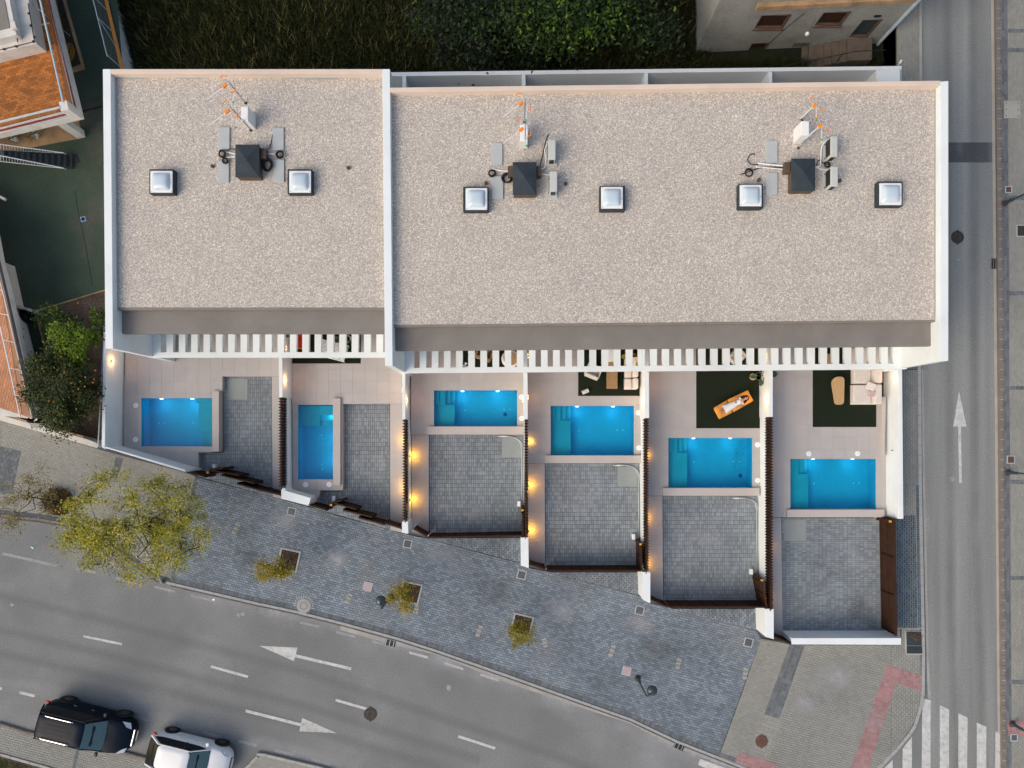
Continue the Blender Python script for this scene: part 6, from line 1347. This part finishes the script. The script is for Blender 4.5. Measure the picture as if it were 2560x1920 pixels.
bt2 = tree('street_tree', 'nearly bare street tree at the left edge with a few olive leaves', P(148, 1256, ZP), P(55, 1238, 3.6), (1.8, 1.5, .8), 2600, .075, M['leafbare'], 32, None, tr=.06, clumps=26, csz=.14, limbs=24, shell=.1, bark='bark')
t = thing('leaning_trunk', 'pale slanting bare trunk at the kerb below the big street tree', 'tree', P(404, 1456, ZP)); MB().tube([P(406, 1458, .1), P(392, 1428, 1.0), P(372, 1390, 2.0), P(350, 1350, 3.2), P(330, 1325, 3.8)], .06, 8, .02).build('trunk', M['barkw'], t, smooth=True)
# neighbour's garden trees
GC = 'trees in the neighbour garden'
tree('garden_tree', 'bright lime-green citrus tree beside the outer left wall', P(190, 865, 0), P(186, 860, 2.2), (.98, .95, .8), 4200, .15, M['leafcit'], 41, GC, tr=.07, vb=.12, clumps=34, csz=.2, shell=.2)
tree('garden_tree', 'dark dense bush at the top of the neighbour garden bed', P(140, 805, 0), P(136, 808, 1.3), (.72, .72, .7), 3400, .11, M['leafcit'], 42, GC, tr=.05, vb=-.38, clumps=16, csz=.3, shell=.1)
tree('garden_tree', 'large dark olive-green tree covering the lower neighbour garden', P(165, 960, 0), P(147, 975, 2.6), (1.55, 1.85, 1.1), 17000, .13, M['leafdark'], 43, GC, tr=.1, vb=.05, clumps=70, csz=.15, shell=.1)
tree('garden_tree', 'small green bush growing against the white wall near the top of the bed', P(250, 800, 0), P(251, 802, 1.6), (.4, .6, .5), 500, .14, M['leafcit'], 44, GC, tr=.03, vb=-.1, clumps=8, csz=.3, shell=.2, limbs=4)
m = MB(); r = random.Random(5)
for k in range(26):
    c = P(152 + r.gauss(0, 40), 965 + r.gauss(0, 38), 3.2 + r.random() * .4); m.lathe(tuple(c), [(.01, -.035), (.035, 0), (.01, .035)], 7)
o = m.build('fruit', M['orange'], None, smooth=True); tag(o, 'small orange fruit scattered through the dark garden tree', 'fruit', kind='stuff')

# ================= STREET FURNITURE =================
def street_lamp(base, nub, head, label, zt=2.55, r=.25):
    t = thing('street_lamp', label, 'street lamp', P(base[0], base[1], ZP), 'dark street lamps with round heads'); b = P(base[0], base[1], ZP); top = P(nub[0], nub[1], zt); top.x, top.y = b.x, b.y
    MB().lathe((b.x, b.y, ZP), [(.12, 0), (.12, .04), (.085, .10), (.075, .7), (.055, .75), (.045, .8)], 16).build('base', M['lampdark'], t, smooth=True)
    MB().tube([(b.x, b.y, ZP + .7), (b.x, b.y, zt + .1)], .045, 10, .038).build('pole', M['lampdark'], t)
    MB().lathe((b.x, b.y, ZP), [(.17, 0), (.17, .015)], 18).build('flange', M['rustiron'], t)
    if head:
        h = P(head[0], head[1], zt); MB().tube([(b.x, b.y, zt), (b.x, b.y, zt + .12), ((b.x + h.x) / 2, (b.y + h.y) / 2, zt + .14), (h.x, h.y, zt + .06)], .03, 8).build('arm', M['lampdark'], t, smooth=True); lamphead(t, h, r, zt)
    return t
street_lamp((1594, 1695), (1617, 1740), (1631, 1728), 'street lamp standing alone on the right part of the paved area'); street_lamp((977, 1492), (953, 1520), (951, 1503), 'street lamp between two young trees on the paved area', zt=2.45)
street_lamp((259, 1308), (182, 1325), (178, 1310), 'street lamp partly under the big street tree', zt=2.5)
for y, yy_, lb in ((509, 487, 'street lamp pole at the right edge near the top'), (1181, 1185, 'street lamp pole at the right edge in the middle'), (1809, 1846, 'street lamp pole on the red paving at the lower right')):
    b = P({509: 2511, 1181: 2520, 1809: 2530}[y], y, 0); h = b + Vector((.35, .1, 0)); zt = 2.9; k_ = F / (H - zt); street_lamp(({509: 2511, 1181: 2520, 1809: 2530}[y], y), (0, 0), (CX + h.x * k_, CY - h.y * k_), lb, zt=zt)
pave('red_paver', [[(2519, 1802), (2575, 1800), (2575, 1838), (2520, 1840)]], ZP + .006, 0, .2, .2, .012, M['redpave'], ep, bond=0)
def cover(px, py, w, rz, label, lidm, framem='concrete', z=ZP, name='utility_cover'):
    c = P(px, py, z); t = thing(name, label, 'utility cover', (c.x, c.y, z), 'square utility covers in the pavement')
    m = MB(); ca, sa = math.cos(rz), math.sin(rz)
    for dx, dy, sx, sy in ((0, w / 2 - .02, w, .04), (0, -w / 2 + .02, w, .04), (w / 2 - .02, 0, .04, w - .08), (-w / 2 + .02, 0, .04, w - .08)): m.box((c.x + dx * ca - dy * sa, c.y + dx * sa + dy * ca, z + .008), (sx, sy, .03), rz)
    m.build('frame', M[framem], t); MB().box((c.x, c.y, z + .002), (w - .09, w - .09, .03), rz).build('lid', M[lidm], t, bevel=.005)
    mm = MB()
    for k in range(4): o_ = (k - 1.5) * w * .17; mm.box((c.x - o_ * sa, c.y + o_ * ca, z + .019), (w * .62, .012, .006), rz)
    mm.build('rib', M[lidm], t)
a_ = math.radians(-13)
cover(729, 1279, .42, a_, 'grey utility cover just outside the second gate', 'castgrey' if 'castgrey' in M else 'bandgrey'); cover(1019, 1359.5, .42, a_, 'grey utility cover below the pillar between the second and third houses', 'bandgrey'); cover(1304, 1437, .44, a_, 'grey utility cover below the pillar between the third and fourth houses', 'bandgrey')
cover(1599, 1526, .44, a_, 'grey utility cover below the pillar between the fourth and fifth houses', 'bandgrey'); cover(1871, 1606, .44, a_, 'grey utility cover near the pillar between the fifth and sixth houses', 'bandgrey')
cover(919.5, 1466, .44, a_, 'pinkish utility cover left of the lamp in the paved area', 'redpave2' if 'redpave2' in M else 'pinkc'); cover(1566, 1677.5, .44, a_, 'pinkish utility cover beside the lone street lamp', 'pinkc')
cover(2527, 1149, .40, 0, 'rusty brown utility cover above the middle lamp pole on the right', 'rustiron', 'beigef' if 'beigef' in M else 'concrete'); cover(2535, 1844, .36, 0, 'grey utility cover below the red paving at the lower right', 'bandgrey'); cover(2521, 474, .34, 0, 'brown utility cover beside the upper right lamp pole', 'rustiron'); cover(2556, 577, .6, 0, 'large dark cover cut by the right edge', 'castiron')
c = P(2530, 274, ZP); t = thing('concrete_cover', 'large square beige concrete cover on the right pavement', 'utility cover', (c.x, c.y, ZP)); MB().box((c.x, c.y, ZP + .005), (.80, .86, .03)).build('slab', M['beigeslab'] if 'beigeslab' in M else M['gutter'], t, bevel=.006)
for sx in (-.3, .3):
    for sy in (-.32, 0, .32): MB().box((c.x + sx, c.y + sy, ZP + .022), (.03, .07, .008)).build('lifting_slot', M['castiron'], t)
def manhole(px, py, r_, label, z=.006, mt='castiron', lugs=True):
    c = P(px, py, z); t = thing('manhole', label, 'manhole', (c.x, c.y, z), 'round manhole covers'); MB().lathe((c.x, c.y, z), [(r_, 0), (r_, .012), (r_ * .93, .012), (r_ * .92, .006)], 30).build('ring', M[mt], t)
    MB().lathe((c.x, c.y, z), [(r_ * .91, 0), (r_ * .91, .014)], 30).build('lid', M[mt], t)
    for q in (.25, .5, .72): MB().lathe((c.x, c.y, z + .012), [(r_ * q, 0), (r_ * q, .007), (r_ * (q - .06), .007), (r_ * (q - .06), 0)], 24).build('rib', M['rustiron'] if q == .5 else M[mt], t)
    if lugs:
        for s in (-1, 1): MB().box((c.x, c.y + s * r_, z + .006), (.1, .09, .014)).build('lug', M[mt], t)
manhole(926, 1785, .33, 'dark manhole at the end of a centre-line dash on the road'); manhole(2393.5, 593, .32, 'dark round manhole on the street right of the roofs', .012)
manhole(759.5, 1514.6, .36, 'pale concrete manhole ringed by small stones near the kerb', ZP + .004, 'kerb', False); manhole(1904, 1853, .31, 'rusty manhole in the grey paver band at the lower right', ZP + .004, 'rustiron')
for k in range(14): a = k / 14 * 3.6 - .25; c = P(759.5, 1514.6, ZP); MB().box((c.x + .46 * math.cos(a), c.y + .46 * math.sin(a), ZP + .004), (.13, .06, .03), a).build('ring_stone', M['gutter'], pavement)
def grate(px, py, w, h, rz, label, z=.012):
    c = P(px, py, z); t = thing('drain_grate', label, 'drain grate', (c.x, c.y, z), 'iron drain grates beside the kerbs'); MB().box((c.x, c.y, z - .004), (w, h, .012), rz).build('pit', M['black'], t)
    ca, sa = math.cos(rz), math.sin(rz); n = 8
    for k in range(n): o_ = (k - (n - 1) / 2) * w / n; MB().box((c.x + o_ * ca, c.y + o_ * sa, z + .008), (w / n * .45, h - .02, .014), rz).build('bar', M['castiron'] if k % 3 else M['galv'], t)
grate(976, 1608, .52, .3, a_, 'drain grate at the kerb below the middle young tree'); grate(1698, 1865, .52, .34, math.radians(-24), 'drain grate at the kerb near the bottom right of the paved area'); grate(2484, 659, .26, .52, 0, 'dark drain grate at the right kerb of the street', .022)
# pit with grates by the long front wall
t = thing('tree_pit', 'square pit covered by dark iron plates beside the long white front wall', 'tree pit', P(2283, 1607, ZP)); pr('edging', [(2262, 1577), (2305, 1577), (2307, 1637), (2264, 1637)], ZP + .02, ZP - .02, M['gutter'], t); pr('plate', [(2266, 1579), (2303, 1579), (2305, 1614), (2267, 1614)], ZP + .03, ZP, M['ironblue'] if 'ironblue' in M else M['charcap'], t); pr('plate', [(2267, 1615), (2305, 1615), (2306, 1634), (2267, 1634)], ZP + .028, ZP, M['charcap'], t)
b = blades('dead_leaves', XY([(2267, 1580), (2302, 1580), (2304, 1600), (2268, 1600)], ZP), 160, .01, .03, M['dryleaf'], ZP + .032, t, w=.03, lean=1.5, seed=77)
# light repair patches set into the dark paving
for px, py, L, rz in ((590, 1322, .56, 62), (871, 1496, .5, 66), (1198, 1577, .55, 70), (1041, 1523, .42, 76), (1362, 1607, .45, 104), (1530, 1627, .55, 72), (1696, 1659, .5, 80), (1863, 1684, .55, 84)):
    c = P(px, py, ZP); a = math.radians(rz); ca, sa = math.cos(a), math.sin(a)
    for i in range(5):
        for j in range(2): x, y = (i - 2) * L / 5, (j - .5) * .11; MB().box((c.x + x * ca - y * sa, c.y + x * sa + y * ca, ZP - .006), (L / 5 - .012, .10, .03), a).build('repair_paver', M['beige'] if i % 2 else M['gutter'], pavement)
# litter
for px, py, s, rz, mt_, lb, z in ((81, 1369, (.16, .08, .015), -.6, 'paperblue', 'pale blue scrap of paper on the asphalt at the left', .006), (534, 1499, (.12, .08, .01), .2, 'plastic', 'tiny white scrap on the road near the kerb', .012)):
    M.setdefault('paperblue', mat('pale_blue_paper', (.35, .62, .72), .8)); c = P(px, py, z); tag(MB().box((c.x, c.y, z + .01), s, rz).build('litter', M[mt_], None), lb, 'litter')
M['chalk'] = mat('pale_road_stain', (.30, .32, .34), .9, var=.25, scale=4)
r = random.Random(8)
def blotch(px, py, rad, z=.008, mt_='chalk'):
    c = P(px, py, z); n = 14; pts = [(c.x + rad * r.uniform(.6, 1.15) * math.cos(i / n * 6.283), c.y + rad * r.uniform(.6, 1.15) * math.sin(i / n * 6.283)) for i in range(n)]; MB().prism(pts, z - .002, z).build('stain', M[mt_], mk)
for q in ((1122, 1719, .17), (597, 1538, .12), (608, 1535, .12), (30, 1512, .1), (2395, 649, .06), (2380, 1197, .15)): blotch(*q, z=.010)

# ================= CARS =================
def car(label, L, Wd, Hc, hood_z, x_ws0, x_ws1, x_rw0, x_rw1, paint, kind, inset=.17, group='parked cars', nose=.30, tail=.25):
    """x forward; rings stacked upwards"""
    t = thing('parked_car', label, 'car', (0, 0, 0), group); N = 56
    def outline(l0, l1, w, p, zf, y_s=1.0):
        pts = []
        for i in range(N):
            a = i / N * 2 * math.pi; c_, s_ = math.cos(a), math.sin(a); ex = 2 / p; x = (l0 + l1) / 2 + (l1 - l0) / 2 * math.copysign(abs(c_) ** ex, c_); y = w / 2 * math.copysign(abs(s_) ** ex, s_)
            tx = x / (L / 2); y *= (1 - .10 * max(0, tx) ** 4 - .07 * max(0, -tx) ** 4); pts.append((x, y, zf(x) if callable(zf) else zf))
        return pts
    belt = hood_z + .10
    def top(x):
        if x > x_ws1: f = (x - x_ws1) / (L / 2 - x_ws1); return belt - .02 - (.28 * f ** 2.2)
        if x < x_rw0: f = (x_rw0 - x) / (x_rw0 + L / 2 + .001); return belt + (-.02 - .12 * f if kind == 'suv' else -.03 - .15 * f)
        return belt
    rings = [outline(-L / 2 + .08, L / 2 - .10, Wd - .12, 5, .20), outline(-L / 2 + .01, L / 2 - .02, Wd - .02, 5, .34), outline(-L / 2, L / 2, Wd, 4.6, .52), outline(-L / 2 + .02, L / 2 - .05, Wd, 4.6, lambda x: min(.72, top(x) - .10)), outline(-L / 2 + .06, L / 2 - .16, Wd - .10, 4.4, lambda x: top(x) - .03), outline(-L / 2 + .12, L / 2 - .28, Wd - .24, 4.2, lambda x: top(x) + .005), outline(-L / 2 + .5, L / 2 - .8, Wd - .7, 4, lambda x: top(x) + .03)]
    m = MB(); vs = [p for rg in rings for p in rg]; fs = [(i * N + j, i * N + (j + 1) % N, (i + 1) * N + (j + 1) % N, (i + 1) * N + j) for i in range(len(rings) - 1) for j in range(N)]
    fs.append(tuple(range((len(rings) - 1) * N, len(rings) * N))); fs.append(tuple(range(N - 1, -1, -1))); m.add(vs, fs).build('body', paint, t, smooth=True)
    gw = Wd - .20
    g0 = outline(x_rw0, x_ws1, gw, 6, belt - .03); g1 = outline(x_rw0 + (x_rw1 - x_rw0) * .55, x_ws1 + (x_ws0 - x_ws1) * .55, gw - inset, 6, belt + (Hc - belt) * .6); g2 = outline(x_rw1, x_ws0, gw - inset * 2, 6, Hc - .06)
    g2b = outline(x_rw1 + .05, x_ws0 - .06, gw - inset * 2 - .1, 5.5, Hc - .015); g3 = outline(x_rw1 + .3, x_ws0 - .4, gw - inset * 2 - .5, 4.5, Hc)
    m = MB(); m.add(g0 + g1 + g2, [(i * N + j, i * N + (j + 1) % N, (i + 1) * N + (j + 1) % N, (i + 1) * N + j) for i in range(2) for j in range(N)]).build('side_glass', M['glassdark'], t, smooth=True)
    m = MB(); m.add(g2 + g2b + g3, [(i * N + j, i * N + (j + 1) % N, (i + 1) * N + (j + 1) % N, (i + 1) * N + j) for i in range(2) for j in range(N)] + [tuple(range(2 * N, 3 * N))]).build('roof', paint, t, smooth=True)
    # windscreen and rear window as separate slightly proud panes, pillars as paint strips
    def pane(name, xa, xb, wa, wb, za, zb, mt_, bow=.05, k=8, off=.012):
        m = MB(); vs = []
        for i in range(2 * k + 1):
            g = i / k - 1; bo = bow * g * g * (1 if xa > xb else -1)
            vs += [(xa - bo, g * wa / 2, za + off), (xb - bo * .5, g * wb / 2, zb + off)]
        m.add(vs, [(2 * i, 2 * i + 1, 2 * i + 3, 2 * i + 2) for i in range(2 * k)]).build(name, mt_, t, smooth=True)
    pane('windscreen', x_ws1 + .03, x_ws0 + .03, gw - .16, gw - inset * 2 - .10, belt - .0, Hc - .05, M['windscreen'], off=.03)
    pane('rear_window', x_rw0 - .015, x_rw1 - .02, gw - .22, gw - inset * 2 - .16, belt + .05, Hc - .06, M['glassdark'])
    for s in (-1, 1):
        m = MB(); m.tube([(x_ws1 - .02, s * (gw / 2 - .06), belt), (x_ws0 - .02, s * (gw / 2 - inset + .0), Hc - .05)], .032, 6); m.tube([(x_ws0 - .02, s * (gw / 2 - inset), Hc - .05), (x_rw1 + .05, s * (gw / 2 - inset), Hc - .05)], .028, 6); m.tube([(x_rw0 + .04, s * (gw / 2 - .07), belt), (x_rw1 + .04, s * (gw / 2 - inset), Hc - .05)], .06 if kind != 'suv' else .04, 6); m.build('pillar', paint, t)
        m = MB(); m.tube([(-.15, s * (gw / 2 - .0), belt - .02), (-.12, s * (gw / 2 - inset + .01), Hc - .06)], .03, 6); m.build('door_pillar', M['black'], t)
        bx = [(L / 2 - .16, s * Wd * .28, top(L / 2 - .2) - .02), (L / 2 - .52, s * Wd * .40, top(L / 2 - .5) + .0)]
        m = MB(); m.add([(L / 2 - .14, s * Wd * .25, top(L / 2 - .2) - .03), (L / 2 - .26, s * Wd * .405, top(L / 2 - .3) - .10), (L / 2 - .60, s * Wd * .44, top(L / 2 - .6) - .01), (L / 2 - .36, s * Wd * .30, top(L / 2 - .36) + .025)], [(0, 1, 2, 3)]).build('headlight', M['headlamp'], t)
        MB().box((-L / 2 + .18, s * (Wd / 2 - .17), .76), (.18, .10, .12)).build('tail_light', M['redlamp'], t, bevel=.03)
        m = MB(); m.box((x_ws1 - .22, s * (Wd / 2 + .06), belt + .03), (.16, .2, .13)); m.build('wing_mirror', M['black'] if kind == 'suv' else paint, t, bevel=.04)
        for hx in (.15, -.75): MB().box((hx, s * (Wd / 2 + .004), .86), (.16, .02, .025)).build('door_handle', M['chrome'], t)
        for wx in (-L * .30, L * .315):
            rw = .34 if kind == 'suv' else .31
            w_ = MB(); rot = Matrix.Rotation(math.pi / 2, 4, 'X'); w_.lathe((0, 0, 0), [(rw * .6, -.11), (rw * .95, -.10), (rw, -.05), (rw, .05), (rw * .95, .10), (rw * .6, .11)], 24); w_.v = [tuple(rot @ Vector(v) + Vector((wx, s * (Wd / 2 - .085), rw))) for v in w_.v]; wo = w_.build('wheel', M['tyre'], t, smooth=True)
            w_ = MB(); w_.lathe((0, 0, 0), [(rw * .62, .0), (rw * .55, .015), (rw * .2, .02)], 20); w_.v = [tuple(Matrix.Rotation(-s * math.pi / 2, 4, 'X') @ Vector(v) + Vector((wx, s * (Wd / 2 + .015), rw))) for v in w_.v]; w_.build('rim', M['rim'], wo)
            w_ = MB(); w_.lathe((0, 0, 0), [(rw * 1.2, 0), (rw * 1.2, .03)], 24); w_.v = [tuple(Matrix.Rotation(-s * math.pi / 2, 4, 'X') @ Vector(v) + Vector((wx, s * (Wd / 2 - .035), rw + .02))) for v in w_.v]; w_.build('wheel_arch', M['black'], t)
        if kind == 'suv': MB().tube([(x_rw1 + .35, s * (gw / 2 - inset - .10), Hc + .02), (x_rw1 + .45, s * (gw / 2 - inset - .10), Hc + .05), (x_ws0 - .65, s * (gw / 2 - inset - .10), Hc + .05), (x_ws0 - .55, s * (gw / 2 - inset - .10), Hc + .02)], .022, 6).build('roof_rail', M['chrome'], t)
    gz_ = top(L / 2 - .1); MB().box((L / 2 - .05, 0, gz_ - .16), (.06, Wd * .45, .10)).build('grille', M['chrome' if kind == 'suv' else 'black'], t, bevel=.01); MB().box((L / 2 + .005, 0, .42), (.02, .5, .11)).build('number_plate', M['plastic'], t)
    MB().box((-L / 2 - .005, 0, .6), (.02, .5, .11)).build('number_plate', M['plastic'], t)
    for s in (-.3, .25): MB().tube([(x_ws1 + .02, s, belt + .03), (x_ws1 - .05, s + .45, belt + .055)], .008, 4).build('wiper', M['black'], t)
    if kind == 'suv':
        m = MB()
        for y in (-.3, -.1, .1, .3): m.box(((x_rw1 + x_ws0) / 2 - .3, y, Hc + .002), (1.3, .012, .008))
        m.build('roof_groove', M['black'], t)
    return t
c1 = car('black estate-like SUV with silver roof rails parked at the lower kerb', 4.66, 1.85, 1.68, .98, .32, 1.12, -2.16, -1.95, M['carblack'], 'suv')
p = P(213, 1821, .9); c1.location = (p.x, p.y, 0); c1.rotation_euler = (0, 0, math.radians(-14))
c2 = car('white hatchback parked in front of the black SUV, cut by the bottom edge', 4.1, 1.76, 1.47, .88, .25, 1.05, -1.93, -1.35, M['carwhite'], 'hatch')
p = P(471, 1893, .8); c2.location = (p.x, p.y, 0); c2.rotation_euler = (0, 0, math.radians(-14))
p = P(22, 862, .7); c3 = dup(c2, (p.x, p.y, 0), math.radians(-76 + 180), 'white car mostly hidden under the pale terracotta terrace at the left')
